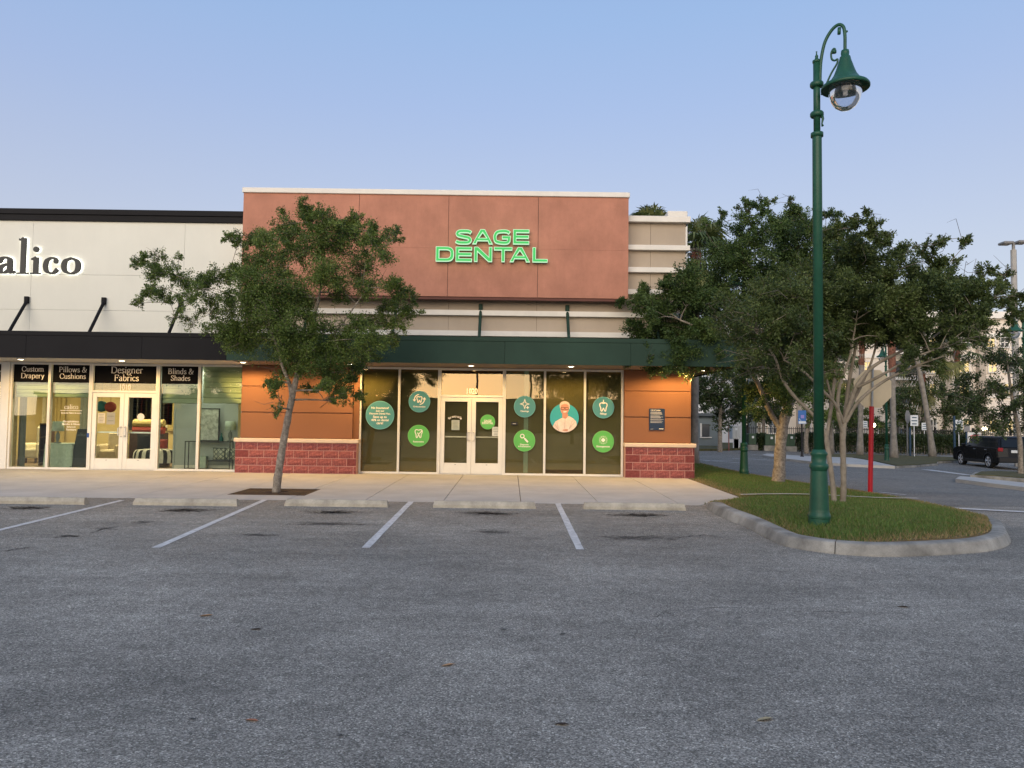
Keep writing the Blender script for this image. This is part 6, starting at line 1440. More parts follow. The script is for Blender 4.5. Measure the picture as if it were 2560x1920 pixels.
# ---------------------------------------------------------------- palms
def palm(x, y, z, H_, r0, label, lean=(0, 0), crown=True, nf=22, fl=1.5, boots=0.0, swell=1.6, seed=1, dead=6):
    rr = random.Random(seed); T = thing('palm_tree', label, 'tree', (x, y, z), 'palm trees along the road'); b = MB(); n = 14
    pts = [Vector((x+lean[0]*(i/n)**1.3, y+lean[1]*(i/n), z-.05+H_*i/n)) for i in range(n+1)]
    rad = [r0*(1+(swell-1)*max(0, 1-i/(n*.22))**1.5)*(1+.04*math.sin(i*9.1)) for i in range(n+1)]
    b.tube(pts, rad, 12, 0); b.build('trunk', bark['palm'], T, smooth=True); top = pts[-1]
    if boots > 0:
        b = MB(); k0 = max(0, int(n*(1-boots)))
        b.tube(pts[k0:], [r0*1.12+rr.uniform(-.03, .06) for _ in pts[k0:]], 9)
        for i in range(40):
            t = rr.random(); q = pts[k0]+(pts[-1]-pts[k0])*t; a = rr.random()*6.28; d = Vector((math.cos(a), math.sin(a), rr.uniform(.3, 1)))
            b.tube([q+d*r0*.9, q+d*r0*1.5], [.05, .02], 4)
        b.build('boots', bark['boot'], T)
    if not crown: return T
    V, F_, TN = [], [], []; st = MB()
    for k in range(nf+dead):
        a = rr.random()*6.283; el_ = math.radians(rr.uniform(-25, 80)) if k < nf else math.radians(rr.uniform(-80, -45))
        d = Vector((math.cos(a)*math.cos(el_), math.sin(a)*math.cos(el_), math.sin(el_))); pl = fl*rr.uniform(.55, .8); c = top+d*pl+Vector((0, 0, -.12*pl))
        st.tube([top, top+d*pl*.55+Vector((0, 0, .05)), c], [.025, .018, .012], 4, caps=False)
        sd_ = d.cross(Vector((0, 0, 1))); sd_ = sd_.normalized() if sd_.length > .05 else Vector((1, 0, 0)); up = sd_.cross(d).normalized(); nb = 19; tone = rr.uniform(.2, .75) if k < nf else rr.uniform(.85, 1)
        for j in range(nb):
            th = math.radians(-105+210*j/(nb-1)); dd = (d*math.cos(th)+sd_*math.sin(th)).normalized(); L_ = fl*rr.uniform(.5, .68); w = .038*fl/1.3
            m_ = c+dd*L_*.55+up*.06*L_; e = c+dd*L_+Vector((0, 0, -.42*L_*rr.uniform(.5, 1.3))); s2 = dd.cross(up).normalized()*w
            o = len(V); V += [tuple(c), tuple(m_-s2), tuple(m_+s2), tuple(e)]; F_ += [(o, o+1, o+2), (o+1, o+3, o+2)]; TN += [tone+rr.uniform(-.12, .12)]*4
    st.build('petioles', bark['palm'], T); me = bpy.data.meshes.new('fronds'); me.from_pydata(V, [], F_); me.materials.append(LM['palm']); set_tone(me, np.clip(np.array(TN), 0, 1), 1); link(me, 'fronds', T); return T
palm(7.02, 29, gz(7.02, 29)+.1, 8.2, .15, 'fan palm just behind the right corner of the dental office', (0.05, 0), True, 34, 1.5, .28, 1.4, 3, 26)
palm(6.62, 35.5, gz(6.6, 35)+.1, 10.3, .16, 'fan palm whose top shows above the dental office roof', (0, 0), True, 26, 1.5, .2, 1.4, 4)
p = G(2235, 1150); palm(p.x, p.y, p.z, 8.6, .145, 'straight palm trunk with reddish boots right of the green lamp across the road', (-.1, 0), True, 18, 1.5, .42, 1.8, 5)
p = G(2332, 1147); palm(p.x, p.y, p.z, 8.8, .14, 'leaning pale palm trunk left of the black car', (-1.45, 0), True, 18, 1.5, .0, 1.75, 6)
p = G(2150, 1142); palm(p.x, p.y, p.z, 8.4, .145, 'palm trunk left of the red sign post across the road', (.25, 0), True, 16, 1.5, .3, 1.7, 7)
p = G(2078, 1135); palm(p.x, p.y, p.z, 9.0, .13, 'pale palm trunk seen between the crape myrtle stems', (.1, 0), True, 14, 1.4, .0, 1.5, 8)
# ---------------------------------------------------------------- across the road: walks, kerbs, lines
def slab_poly(name, pts, h, mat, **kw):
    b = MB(); n = len(pts); z = [gz(x, y) for x, y in pts]
    b.v += [(x, y, q-.05) for (x, y), q in zip(pts, z)]+[(x, y, q+h) for (x, y), q in zip(pts, z)]
    b.f += [tuple(range(n, 2*n))]+[(i, (i+1) % n, n+(i+1) % n, n+i) for i in range(n)]; b.m += [0]*(n+1)
    o = b.build(name, mat, kind='structure'); 
    if o.data.polygons[0].normal.z < 0: o.data.flip_normals()
    return o
def GP(*l): return [(G(u, v).x, G(u, v).y) for u, v in l]
wk = GP((1905, 1143), (1960, 1152), (2027, 1160), (2120, 1167), (2238, 1172), (2180, 1158), (2130, 1149.5), (2020, 1146), (1950, 1141.5), (1918, 1139))
slab_poly('far_sidewalk', wk, .12, M['concrete'])
med = GP((2130, 1149.5), (2180, 1158), (2240, 1171), (2290, 1169), (2345, 1164), (2346, 1159), (2400, 1156), (2480, 1156), (2480, 1151), (2400, 1149), (2300, 1145), (2200, 1142), (2130, 1140), (2060, 1141), (2040, 1146.5))
slab_poly('far_kerb', med, .10, M['kerbc'])
farg = pm('far_lawn', (.085, .088, .035), 1, .3, 3, col2=(.12, .105, .045), fine=.25, fscale=14)
cx_ = sum(p[0] for p in med)/len(med); cy_ = sum(p[1] for p in med)/len(med)
slab_poly('far_lawn', [(cx_+(x-cx_)*.965, cy_+(y-cy_)*.965) for x, y in med], .14, farg)
back_l = GP((1740, 1128), (1790, 1127.5), (1838, 1126), (1870, 1123), (2000, 1124.5), (2150, 1128), (2300, 1131), (2440, 1134))+[(44, 50), (44, 62), (6, 62)]
slab_poly('back_kerb', back_l, .10, M['kerbc'])
cx_ = sum(p[0] for p in back_l)/len(back_l); cy_ = sum(p[1] for p in back_l)/len(back_l)
slab_poly('back_lawn', [(cx_+(x-cx_)*.98, cy_+(y-cy_)*.985) for x, y in back_l], .135, farg)
ri = GP((2389, 1206), (2470, 1217), (2560, 1228))+[(15.3, 20.5), (16.2, 20.5)]+GP((2560, 1216), (2480, 1207), (2430, 1201), (2400, 1199))
slab_poly('right_walk', ri, .12, M['concrete'])
rg = GP((2426, 1197), (2500, 1202), (2560, 1207))+[(27, 26.7), (27, 30.5)]+GP((2560, 1188), (2480, 1186), (2440, 1188))
slab_poly('right_kerb', rg, .14, M['kerbc']); cx_ = sum(p[0] for p in rg)/len(rg); cy_ = sum(p[1] for p in rg)/len(rg)
slab_poly('right_lawn', [(cx_+(x-cx_)*.94, cy_+(y-cy_)*.9) for x, y in rg], .17, farg)
for a, b_, w in (((2303, 1267), (2640, 1285), .3), ((2315, 1174.5), (2428, 1189), .5), ((1745, 1150), (1850, 1158), .14), ((1760, 1153), (1830, 1151), .14), ((1830, 1146.5), (1925, 1151), .16), ((1880, 1137), (1935, 1141), .16), ((2365, 1165), (2480, 1169), .14), ((2195, 1231), (2265, 1238), .1)):
    p, q = G(*a), G(*b_); strip('road_line', (p.x, p.y), (q.x, q.y), w, gz, M['paint'], .014)
# ---------------------------------------------------------------- the black car
car = None
blackp = pm('black_car_paint', (.004, .005, .008), .22, .05, 2, spec=.22); cgl = pm('car_glass', (.010, .013, .017), .12, .05, 2, spec=.35); tyre = pm('tyre_rubber', (.012, .012, .012), .85); rimm = pm('alloy', (.55, .56, .58), .35, .05, 5, metal=.2); cladd = pm('black_cladding', (.014, .014, .015), .6)
tail = pm('tail_lamp_red', (.30, .015, .02), .2, .1, 8); platem = pm('licence_plate', (.6, .62, .62), .5); chrome = pm('chrome', (.6, .6, .6), .15, .03, 5, metal=1)
pr_ = G(2474, 1172); pf = W(2407, 1163, pr_.y+2.5)
def suv(label, fx, fy, rx, ry, paint):
    hd = math.atan2(fy-ry, fx-rx); wb = 2.57; T = thing('parked_car', label, 'car', ((fx+rx)/2, (fy+ry)/2, gz((fx+rx)/2, (fy+ry)/2)))
    wd = .90                                 # half width; local x forward, y left; near (left) wheels sit on the picked points
    def arch(cx, r_, n=9): return [(cx+r_*math.cos(math.radians(a)), .34+r_*math.sin(math.radians(a))) for a in np.linspace(180, 0, n)]
    low = [(-2.08, .34), (-2.1, .55), (-2.08, .78), (-2.05, 1.0), (1.0, 1.04), (1.55, 1.0), (1.95, .92), (2.08, .78), (2.10, .5), (2.04, .30), (1.70, .27)] + arch(1.285, .40)[::-1] + [(.87, .27), (-.87, .27)] + arch(-1.285, .40)[::-1] + [(-1.70, .30)]
    def ext(name, prof2, y0, y1, mat, mid=None, inset=0.0, par2=None):
        b = MB(); b.prism([(x, z) for x, z in prof2], y0, y1); return b
    def place(b, name, mat, parent=T, smooth=False):
        c, s = math.cos(hd), math.sin(hd); ox, oy = (fx+rx)/2 + s*(wd-.09), (fy+ry)/2 - c*(wd-.09); oz = gz((fx+rx)/2, (fy+ry)/2)
        b.v = [(ox+x*c-y*s, oy+x*s+y*c, oz+z) for x, y, z in b.v]; return b.build(name, mat, parent, smooth)
    # body: three slices across so that the sides curve
    b = MB(); n = len(low)
    ys_ = [(-wd, .0), (-wd+.10, .03), (0, .045), (wd-.10, .03), (wd, 0)]
    sl = [(-wd, .985, .0), (-wd+.05, 1.0, .012), (-.4, 1.01, .02), (.4, 1.01, .02), (wd-.05, 1.0, .012), (wd, .985, 0)]
    for (y, sx, dz) in sl:
        for x, z in low: b.v.append((x*sx, y, z+(dz if z > .8 else 0)))
    for i in range(len(sl)-1):
        for k in range(n): k2 = (k+1) % n; b.f.append((i*n+k, i*n+k2, (i+1)*n+k2, (i+1)*n+k)); b.m.append(0)
    b.f.append(tuple(range(n))[::-1]); b.f.append(tuple((len(sl)-1)*n+k for k in range(n))); b.m += [0, 0]
    body = place(b, 'body', paint)
    body.data.flip_normals() if False else None
    # greenhouse: frustum loft
    def loft(rings, mat, name, parent=T):
        b = MB(); m_ = len(rings[0])
        for r_ in rings: b.v += r_
        for i in range(len(rings)-1):
            for k in range(m_): k2 = (k+1) % m_; b.f.append((i*m_+k, i*m_+k2, (i+1)*m_+k2, (i+1)*m_+k)); b.m.append(0)
        b.f.append(tuple((len(rings)-1)*m_+k for k in range(m_))); b.m.append(0); return place(b, name, mat, parent)
    def ring(xr, xf, hw, z): return [(xr, -hw, z), (xf, -hw, z), (xf+.03, 0, z), (xf, hw, z), (xr, hw, z), (xr-.02, 0, z)]
    loft([ring(-2.04, .98, .84, 1.0), ring(-1.93, .62, .77, 1.32), ring(-1.86, .36, .71, 1.53), ring(-1.75, .2, .66, 1.585), ring(-1.5, .0, .5, 1.61)], paint, 'cabin')
    def quad(pts, name, mat, parent=T): b = MB(); b.v += pts; b.f.append(tuple(range(len(pts)))); b.m.append(0); return place(b, name, mat, parent)
    for s_ in (1, -1):
        def hw(z): return (.84-(z-1.0)*(.13/.53))*s_ + s_*.008
        for (x0, x1, x2, x3) in ((-.25, .80, .40, -.22), (-1.15, -.32, -.30, -1.12), (-1.78, -1.22, -1.20, -1.62)):
            quad([(x0, hw(1.06), 1.06), (x1, hw(1.06), 1.06), (x2, hw(1.47), 1.47), (x3, hw(1.47), 1.47)], 'side_window', cgl)
        b = MB(); b.box(.72, .90, s_*.90, s_*1.06, 1.02, 1.16, 0, .03); place(b, 'mirror', paint)
        b = MB(); b.tube([(-1.6, s_*.60, 1.63), (-1.4, s_*.6, 1.66), (.1, s_*.6, 1.66), (.25, s_*.6, 1.60)], .018, 6); place(b, 'roof_rail', cladd)
        for x in (-.1, -1.1): b = MB(); b.box(x-.1, x+.1, s_*.905, s_*.925, .90, .93, 0, .006); place(b, 'door_handle', chrome)
        b = MB(); b.box(-.9, .9, s_*.885, s_*.912, .26, .42, 0, .012); place(b, 'sill_cladding', cladd)
        for x in (-.27, .86, -1.17): b = MB(); b.box(x-.004, x+.004, s_*.898, s_*.9025, .45, 1.0); place(b, 'door_gap', M['black'])
        for cx__ in (1.285, -1.285):
            b = MB(); pts = arch(cx__, .405, 11); out_ = arch(cx__, .455, 11)
            b.v += [(x, s_*.905, z) for x, z in pts]+[(x, s_*.905, z) for x, z in out_]; m_ = 11
            for k in range(m_-1): b.f.append((k, k+1, m_+k+1, m_+k)); b.m.append(0)
            place(b, 'wheel_arch', cladd)
            def wheel_lathe(prof_, mat, name, par3, n=24):
                b = MB(); b.lathe([(r_, y) for r_, y in prof_], n=n); b.v = [(cx__+x, s_*(.80-.0)+s_*z, .34+y) for x, y, z in b.v]; return place(b, name, mat, par3)
            wt = wheel_lathe([(.2, -.1), (.31, -.1), (.34, -.07), (.34, .07), (.325, .095), (.24, .1), (.235, .08)], tyre, 'wheel', T)
            b = MB()
            for k in range(5):
                a = 2*math.pi*k/5+.3
                for da in (-.16, .16):
                    a2 = a+da; b.tube([(cx__+.05*math.cos(a), s_*.90, .34+.05*math.sin(a)), (cx__+.225*math.cos(a2), s_*.895, .34+.225*math.sin(a2))], [.018, .022], 5)
            b.tube([(cx__, s_*.86, .34), (cx__, s_*.895, .34)], .05, 10); place(b, 'rim_spokes', rimm, wt)
            b = MB(); b.lathe([(.215, .085), (.24, .098), (.228, .104)], n=24, caps=False); b.v = [(cx__+x, s_*.80+s_*z, .34+y) for x, y, z in b.v]; place(b, 'rim_ring', rimm, wt)
        b = MB(); b.box(-2.115, -2.06, s_*.62, s_*.86, .86, 1.04, 0, .02); place(b, 'tail_lamp', tail)
        b = MB(); b.tube([(2.0, s_*.66, .80), (2.085, s_*.66, .80)], .09, 12); place(b, 'headlamp', chrome)
    quad([(-2.055, -.68, 1.07), (-2.055, .68, 1.07), (-1.915, .60, 1.46), (-1.915, -.60, 1.46)][::-1], 'rear_window', cgl)
    quad([(.93, -.72, 1.06), (.93, .72, 1.06), (.43, .62, 1.50), (.43, -.62, 1.50)], 'windscreen', cgl)
    b = MB(); b.box(-2.125, -2.095, -.26, .26, .80, .93, 0, .004); place(b, 'licence_plate', platem)
    b = MB(); b.box(-2.14, -2.02, -.84, .84, .33, .60, 0, .03); place(b, 'rear_bumper', cladd)
    b = MB(); b.box(-1.99, -1.97, -.25, .25, 1.06, 1.08); place(b, 'wiper', cladd)
    return T
suv('black compact SUV parked at the right edge, seen from its left rear', pf.x, pf.y, pr_.x, pr_.y, blackp)
# ---------------------------------------------------------------- apartment block
AY = 62.0
ap = thing('apartment_block', 'pale beige three storey apartment block with white bands and lit windows', 'building', (W(2250, 1000, AY).x, AY, -.6))
apw = pm('apartment_stucco', (.76, .69, .61), .9, .05, .4, streak=.03); apt = pm('apartment_tan', (.46, .40, .33), .9, .05, .4); apd = pm('apartment_grey', (.13, .15, .16), .8, .1, 1); apb = pm('apartment_white', (.8, .77, .72), .9, .04, .5)
lit = emat('lit_apartment_window', (1, .74, .32), 1.0); dimg = pm('dark_apartment_window', (.06, .065, .07), .2, .2, .6, spec=.6); blindm = pm('window_blind', (.30, .27, .22), .8)
xa, xb = W(1860, 1000, AY).x, 62; zt_ = W(2500, 797, AY).z
b = MB(); b.box(xa, xb, AY, AY+12, -1, zt_); b.build('wall', apw, ap)
b = MB(); b.box(xa-.2, xb, AY-.35, AY+12.2, zt_, zt_+.55); b.build('parapet', apb, ap)
for v, h in ((838, .35), (893, .35), (990, .25)):
    z = W(2440, v, AY).z; b = MB(); b.box(xa-.05, xb, AY-.12, AY-.001, z-h/2, z+h/2); b.build('string_band', apb, ap)
def pilaster(u0, u1, mat, pr__=.5):
    x0, x1 = W(u0, 950, AY).x, W(u1, 950, AY).x; b = MB(); b.box(x0, x1, AY-pr__, AY-.002, -1, zt_-.02); b.build('pilaster', mat, ap)
pilaster(2355, 2373, apt); pilaster(2120, 2140, apt); pilaster(1990, 2004, apt); pilaster(2440, 2456, apt)
b = MB(); x0, x1 = W(1868, 1000, AY).x, W(1886, 1000, AY).x; b.box(x0, x1, AY-.6, AY-.004, -1, zt_-1); b.build('grey_bay', apd, ap)
def apwin(u0, u1, v0, v1, mat, yy=AY):
    p0_, p1_ = W(u0, v0, yy), W(u1, v1, yy); w = thing('window', '', ''); del w['label']; del w['category']; w.location = p0_; par(w, ap); x0, x1, z1, z0 = p0_.x, p1_.x, p0_.z, p1_.z
    b = MB(); t = .09; b.box(x0-t, x1+t, yy-.14, yy-.003, z1, z1+t); b.box(x0-t, x1+t, yy-.18, yy-.003, z0-t, z0); b.box(x0-t, x0, yy-.14, yy-.003, z0, z1); b.box(x1, x1+t, yy-.14, yy-.003, z0, z1); b.box((x0+x1)/2-.03, (x0+x1)/2+.03, yy-.1, yy-.025, z0, z1); b.box(x0, x1, yy-.1, yy-.025, (z0+z1)/2-.03, (z0+z1)/2+.03); b.build('frame', apb, w)
    b = MB(); b.box(x0, x1, yy-.02, yy-.004, z0, z1); b.build('pane', mat, w)
for (u0, u1, v0, v1, m_) in ((2296, 2308, 904, 930, lit), (2323, 2337, 904, 932, lit), (2396, 2421, 903, 930, lit), (2296, 2308, 959, 986, lit), (2323, 2337, 960, 985, lit), (2396, 2421, 960, 988, lit), (2195, 2212, 1060, 1085, blindm), (2296, 2310, 1050, 1080, dimg), (2325, 2338, 1050, 1080, dimg), (2396, 2421, 1050, 1082, lit), (2296, 2308, 845, 868, dimg), (2323, 2337, 845, 868, lit), (2396, 2421, 845, 868, dimg), (2470, 2490, 905, 930, lit), (2510, 2530, 905, 930, dimg), (2470, 2490, 960, 985, dimg), (2510, 2530, 960, 985, lit), (2470, 2490, 1050, 1080, lit), (2510, 2530, 1050, 1080, lit), (1893, 1912, 1058, 1082, blindm), (1922, 1940, 1058, 1082, dimg), (2010, 2024, 1058, 1082, blindm), (2040, 2056, 1058, 1082, dimg), (2080, 2096, 1040, 1066, dimg), (2080, 2096, 960, 988, lit), (2045, 2062, 960, 988, lit), (2100, 2114, 960, 988, lit), (2010, 2026, 960, 988, dimg), (1930, 1948, 960, 988, lit), (1900, 1916, 960, 988, dimg), (2160, 2176, 905, 932, lit), (2160, 2176, 960, 986, dimg), (2080, 2096, 905, 930, lit), (2500, 2520, 845, 868, dimg), (2465, 2485, 845, 868, lit)):
    apwin(u0, u1, v0, v1, m_)
def balcony(u0, u1, v0, v1):
    p0_, p1_ = W(u0, v0, AY), W(u1, v1, AY); c = thing('balcony', '', ''); del c['label']; del c['category']; c.location = p0_; par(c, ap)
    b = MB(); b.box(p0_.x, p1_.x, AY-.03, AY-.005, p1_.z, p0_.z); b.build('recess_shade_sheet', apd, c)  # flat dark sheet; the shade of the balcony opening is in its colour
    b = MB(); b.box((p0_.x+p1_.x)/2-.9, (p0_.x+p1_.x)/2+.4, AY-.06, AY-.032, p1_.z, p0_.z-.3); b.build('balcony_door', dimg, c)
    b = MB(); b.box(p0_.x-.1, p1_.x+.1, AY-1.1, AY-.005, p1_.z-.25, p1_.z-.02); b.build('floor_slab', apb, c)
    b = MB(); b.box(p0_.x-.1, p1_.x+.1, AY-1.1, AY-1.06, p1_.z+1.0, p1_.z+1.06); n = 16
    for k in range(n+1): x = p0_.x-.08+(p1_.x-p0_.x+.16)*k/n; b.box(x-.015, x+.015, AY-1.095, AY-1.065, p1_.z-.02, p1_.z+1.0)
    b.build('railing', M['black'], c)
balcony(2226, 2276, 902, 944); balcony(2226, 2276, 968, 1010); balcony(2226, 2276, 840, 880)
b = MB(); x0, x1 = W(2226, 1000, AY).x, W(2276, 1000, AY).x; b.box(x0, x1, AY-.03, AY-.004, -1, W(2250, 1030, AY).z); b.build('entry_shade_sheet', apd, ap)  # dark sheet on the wall, coloured as the shaded entry opening
# grey shed and walls at the far left gap
sh = thing('gatehouse', 'small grey-blue gatehouse seen past the dental office corner', 'building', (W(1762, 1100, 54).x, 54, -.3))
x0, x1 = W(1735, 1090, 54).x, W(1800, 1090, 54).x; z1 = W(1760, 1040, 54).z
b = MB(); b.box(x0, x1, 54, 57, -.5, z1, 0, .03); b.build('wall', pm('grey_blue_siding', (.20, .24, .26), .8, .08, 1), sh)
b = MB(); b.box(x0-.3, x1+.3, 53.7, 57.3, z1+.001, z1+.2); b.build('roof', apd, sh)
b = MB(); a, c = W(1754, 1070, 54).x, W(1773, 1070, 54).x; b.box(a, c, 53.93, 53.995, W(1760, 1092, 54).z, W(1760, 1060, 54).z); b.build('window', dimg, sh)
b = MB(); b.box(a-.15, c+.15, 53.88, 53.929, W(1760, 1095, 54).z, W(1760, 1092.4, 54).z); b.box(a-.12, a-.003, 53.9, 53.99, W(1760, 1092, 54).z, W(1760, 1058, 54).z); b.build('window_trim', apb, sh)
# ---------------------------------------------------------------- fence, hedge, utility boxes
FZ = 52.5; x0, x1 = W(1868, 1080, FZ).x, W(2560, 1080, FZ).x; zb_ = -.45
fn = thing('iron_fence', 'black iron picket fence behind the long hedge', 'fence', ((x0+x1)/2, FZ, zb_))
zt1 = W(2200, 1070, FZ).z
pk = bpy.data.meshes.new('picket'); b = MB(); b.box(-.014, .014, -.014, .014, 0, zt1-zb_); pk.from_pydata(b.v, [], b.f); pk.materials.append(M['black']); pk.update()
n = int((x1-x0)/.145)
vis = list(range(n)) if n < 300 else list(range(300))
for k in vis:
    o = bpy.data.objects.new('picket', pk); COL.objects.link(o); o.location = (x0+.145*k, FZ, zb_); par(o, fn)
for z in (zt1-.12, zb_+.2): b = MB(); b.box(x0-.1, x1, FZ-.016, FZ+.016, z-.02, z+.02); b.build('rail', M['black'], fn)
x = x0
while x < x1: b = MB(); b.box(x-.05, x+.05, FZ-.05, FZ+.05, zb_-.1, zt1+.08); b.build('fence_post', M['black'], fn); x += 2.6
def hedge(u0, u1, y, vb, vt, thick, nl, label, leafsz=.10, gap=.35):
    x0, x1 = W(u0, vb, y).x, W(u1, vb, y).x; um = (u0+u1)/2; z1 = W(um, vt, y).z; z0 = min(gz(x0, y), W(um, vb, y).z)
    T = thing('hedge', label, 'hedge', ((x0+x1)/2, y, z0)); st = MB(); x = x0+.15
    while x < x1:
        st.tube([(x, y+random.uniform(-.2, .2), z0-.1), (x+random.uniform(-.12, .12), y, z0+(z1-z0)*.6)], [.03, .018], 4); x += random.uniform(.12, .3)
    st.build('stems', bark['oak'], T)
    P = np.stack([x0+(x1-x0)*rng.random(nl), y+(rng.random(nl)-.5)*thick, z0+(z1-z0)*(gap+(1-gap)*rng.random(nl)**.8)], 1); P[:, 2] += .03*np.sin(P[:, 0]*2.3)
    extra = int(nl*.12); Q = np.stack([x0+(x1-x0)*rng.random(extra), y+(rng.random(extra)-.5)*thick, z0+(z1-z0)*rng.random(extra)*gap], 1); P = np.concatenate([P, Q])
    leaves_mesh('foliage', P, rng.standard_normal(P.shape), leafsz, .45+.2*rng.standard_normal(len(P)), LM['hedge'], T, .6); return T
hedge(1990, 2425, 50.5, 1127, 1085, .9, 26000, 'long dark clipped hedge in front of the iron fence')
hedge(2310, 2425, 53.5, 1110, 1077, .8, 5000, 'taller hedge piece behind the fence near the black car', .10, .1)
hedge(1892, 1912, 50.5, 1112, 1084, .9, 1600, 'short hedge piece between the green utility boxes', .10, .2)
gbox = pm('utility_green', (.045, .085, .05), .6, .08, 2)
def ubox(u0, u1, v0, v1, y, mat, label, legs=False):
    a, c = W(u0, v0, y), W(u1, v1, y); T = thing('utility_box', label, 'utility box', ((a.x+c.x)/2, y, c.z)); b = MB(); b.box(a.x, c.x, y, y+.9, c.z, a.z, 0, .03); b.build('cabinet', mat, T)
    b = MB(); b.box((a.x+c.x)/2-.006, (a.x+c.x)/2+.006, y-.006, y+.001, c.z+.08, a.z-.08); b.build('door_gap', M['black'], T)
    b = MB(); b.box(c.x-.3, c.x-.15, y-.008, y-.001, a.z-.3, a.z-.15); b.build('warning_label', whs, T)
    if legs:
        n = 7
        for k in range(n):
            x = a.x+.1+(c.x-a.x-.2)*k/(n-1); b = MB(); b.box(x-.06, x+.06, y-.03, y+.03, c.z-.75, c.z-.002); b.build('leg', M['black'] if k % 2 else whp, T)
    else:
        b = MB(); b.box(a.x-.08, c.x+.08, y-.08, y+.98, c.z-.35, c.z-.002); b.build('pad', M['kerbc'], T)
ubox(1831, 1849.5, 1064, 1098, 50, pm('utility_white', (.50, .52, .52), .5, .06, 2), 'white utility cabinet on striped legs beyond the road', True)
ubox(1872, 1891, 1084, 1112, 50, gbox, 'green utility box left of the oak trunk')
ubox(1913, 1938, 1086, 1114, 50, gbox, 'green utility box directly behind the small white post sign')
ubox(1961.5, 1988, 1085, 1116, 50, gbox, 'green utility box right of the oak trunk')
# white banner with pink print near the car
p = W(2436, 1090, 49); T = thing('banner', 'white banner with pink print on the fence above the black car', 'banner', p); x0, x1 = W(2419, 1080, 49).x, W(2452, 1080, 49).x; z1, z0 = W(2436, 1081, 49).z, W(2436, 1122, 49).z
b = MB(); b.box(x0, x1, 49, 49.03, z0, z1); b.build('cloth', pm('banner_white', (.66, .66, .64), .7), T)
b = MB(); put(b, ([(q[0], q[1], 0) for q in cat2([(-.35, .1), (-.1, .2), (.25, .22), (.4, .05), (.1, -.06), (-.2, .0), (-.35, .1)], 4)[:-1]], [tuple(range(24))]), (x0+x1)/2, 48.99, z1-.36); b.build('print', pm('banner_pink', (.65, .10, .16), .7), T)
for x in (x0+.05, x1-.05): b = MB(); b.box(x-.03, x+.03, 49.035, 49.1, z0-.8, z1); b.build('stake', M['black'], T)
# lit lanterns
def lantern(u, v, y, s, e, label, wall=False):
    p = W(u, v, y); z0 = gz(p.x, y); T = thing('lantern', label, 'lamp', (p.x, y, z0), 'lit lanterns by the apartments')
    b = MB(); b.tube([(p.x, y, z0), (p.x, y, p.z-s)], .04, 6); b.build('post', M['black'], T)
    b = MB(); b.lathe([(.01, -s), (s*.8, -s*.6), (s, 0), (s*.8, s*.6), (.01, s)], p, 12); b.build('globe', emat('lantern_glow', (1, .8, .45), e), T)
    b = MB(); b.lathe([(s*1.1, s*.9), (s*.9, s*1.1), (.02, s*1.5)], p, 10); b.build('cap', M['black'], T)
    l = bpy.data.lights.new('lantern_bulb', 'POINT'); l.energy = 14; l.color = (1, .75, .4); l.shadow_soft_size = s; lo_ = bpy.data.objects.new('bulb', l); COL.objects.link(lo_); lo_.location = (p.x, y-.35, p.z); par(lo_, T)
lantern(2183, 1063, 54, .17, 14, 'glowing lantern just right of the red sign post'); lantern(2462, 1072, 54, .17, 14, 'glowing lantern above the roof of the black car'); lantern(1870.5, 1000, 56, .12, 12, 'small glowing lantern right of the far green lamp pole')
# ---------------------------------------------------------------- farther trees
def blob_tree(u, vb, y, crown, label, lm='far', ls=.16, dens=420, tr=.16, depth=1.2, bare=30, group='trees beyond the road', dz=0.0, lean=0):
    p = W(u, vb, y); z0 = gz(p.x, y)+dz; cs = PC(crown, y, depth); top = max(c[0].z for c in cs); cx_ = sum(c[0].x for c in cs)/len(cs)
    trk = [(p.x, y, z0-.05, tr), (p.x+lean*.3, y, z0+(top-z0)*.25, tr*.8), (p.x*.6+cx_*.4, y, z0+(top-z0)*.55, tr*.55), (p.x*.3+cx_*.7, y, z0+(top-z0)*.85, tr*.2)]
    return tree('oak_tree', label, [trk], cs, LM[lm], bark['oak'], ls, dens, group, .012, 6, bare, .8)
def fill(u0, u1, v0, v1, n, r0, r1, seed, shape_=True):
    rr = random.Random(seed); out = []
    while len(out) < n:
        a, b = rr.uniform(-1, 1), rr.uniform(-1, 1)
        if shape_ and a*a+b*b > 1: continue
        out.append(((u0+u1)/2+a*(u1-u0)/2, (v0+v1)/2+b*(v1-v0)/2, rr.uniform(r0, r1), rr.uniform(.7, 1.1)))
    return out
blob_tree(1800, 1112, 46, fill(1738, 1868, 915, 1060, 40, 16, 28, 1), 'round oak beyond the road, right of the dental office corner')
blob_tree(1908, 1118, 51, fill(1860, 1960, 960, 1050, 22, 14, 24, 2), 'oak behind the green lamp beyond the road')
blob_tree(2016, 1118, 47, fill(1985, 2110, 930, 1050, 26, 14, 26, 3), 'yellowish oak seen between lamp post and crape myrtle', 'oak')
blob_tree(2290, 1125, 54, fill(2215, 2400, 965, 1070, 34, 14, 24, 4), 'round dark oak in front of the apartment balcony')
blob_tree(2140, 1125, 55, fill(2080, 2250, 1010, 1075, 24, 14, 22, 5), 'low oak behind the stop sign', 'oak2')
blob_tree(2551, 1186, 30, fill(2400, 2640, 880, 1085, 56, 18, 32, 6)+[(2370, 990, 20), (2360, 975, 16), (2420, 900, 22), (2450, 860, 18), (2490, 840, 15, .6), (2530, 850, 20, .7), (2400, 1060, 20, .7), (2440, 1085, 20, .7)], 'dense dark oak over the black car at the right edge', 'far', .10, 900, .11, 1.3, 60)
blob_tree(1722, 1112, 56, fill(1700, 1790, 1010, 1080, 14, 12, 20, 8), 'low tree behind the gatehouse', 'far')
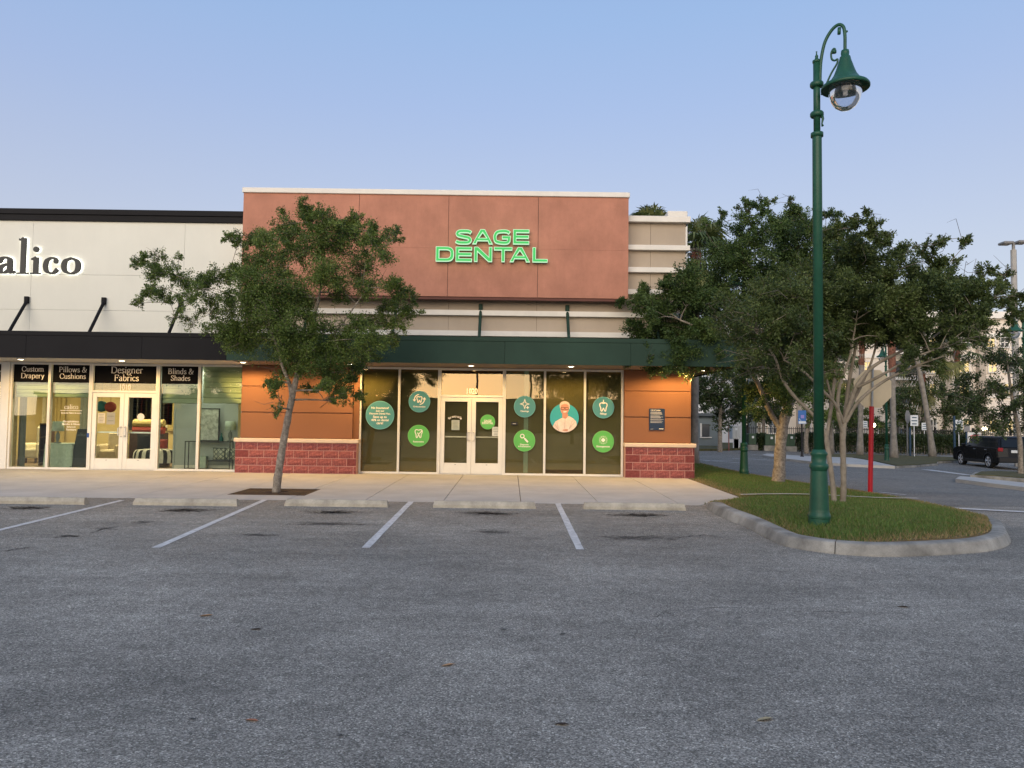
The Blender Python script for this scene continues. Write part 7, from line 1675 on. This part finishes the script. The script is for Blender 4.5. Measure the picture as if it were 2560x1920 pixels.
p = W(2395, 1080, 56); palm(p.x, 56, -.4, W(2395, 865, 56).z+.4, .17, 'slim tall palm in front of the apartment facade', (0, 0), True, 24, 2.0, .1, 1.2, 11)
p = W(2308, 1080, 55); palm(p.x, 55, -.4, W(2308, 935, 55).z+.4, .14, 'small palm in front of the lit apartment windows', (0, 0), True, 22, 1.9, .1, 1.2, 12)
p = W(2095, 1080, 57); palm(p.x, 57, -.4, W(2095, 920, 57).z+.4, .15, 'slim palm before the apartments behind the crape myrtle', (0, 0), True, 18, 1.9, .1, 1.2, 13)
p = W(2480, 1000, 57); T = None
# ---------------------------------------------------------------- what the shop glass reflects: the far side of the lot
rb_ = thing('far_store', 'long low dark store across the lot, seen only as a reflection in the glass', 'building', (0, -70, -.3))
b = MB(); b.box(-70, 60, -82, -70, -.5, 4.2); b.build('wall', pm('far_store_wall', (.16, .13, .10), .9), rb_)
b = MB(); b.box(-70.3, 60.3, -82.3, -69.6, 4.2, 4.6); b.build('coping', apd, rb_)
def rtree(x, y, h, r_, label):
    z0 = gz(x, y); rr = random.Random(int(x*7+y)); cs = [(Vector((x+rr.gauss(0, .5)*r_, y+rr.gauss(0, .4)*r_, z0+h*.62+rr.gauss(0, .22)*h)), rr.uniform(.7, 1.2), 1.0) for _ in range(34)]
    tree('lot_tree', label, [[(x, y, z0, .16), (x, y, z0+h*.3, .13), (x+.1, y, z0+h*.6, .08), (x+.1, y, z0+h*.85, .03)]], cs, LM['far'], bark['oak'], .2, 160, 'trees reflected in the glass', .012, 5)
rtree(-11.2, -18, 7.6, 3.0, 'tree across the lot reflected in the first dental windows')
rtree(4.9, -18, 7.4, 2.6, 'tree across the lot reflected in the portrait window')
rtree(8.6, -18, 7.6, 2.8, 'tree across the lot reflected in the rightmost dental window')
rtree(-22, -16, 8, 3.4, 'tree across the lot reflected in the fabric shop glass')
for x, lb in ((-3.2, 'left of two thin light poles reflected in the glass above the doors'), (1.9, 'right of two thin light poles reflected in the glass above the doors')):
    T = thing('lot_light_pole', lb, 'light pole', (x, -30, gz(x, -30)), 'light poles across the lot'); b = MB(); b.tube([(x, -30, gz(x, -30)), (x, -30, 9)], .1, 8); b.build('pole', greyback, T); b = MB(); b.box(x-.7, x+.7, -30.2, -29.8, 9.0, 9.15, 0, .02); b.build('lamp_head', greyback, T)
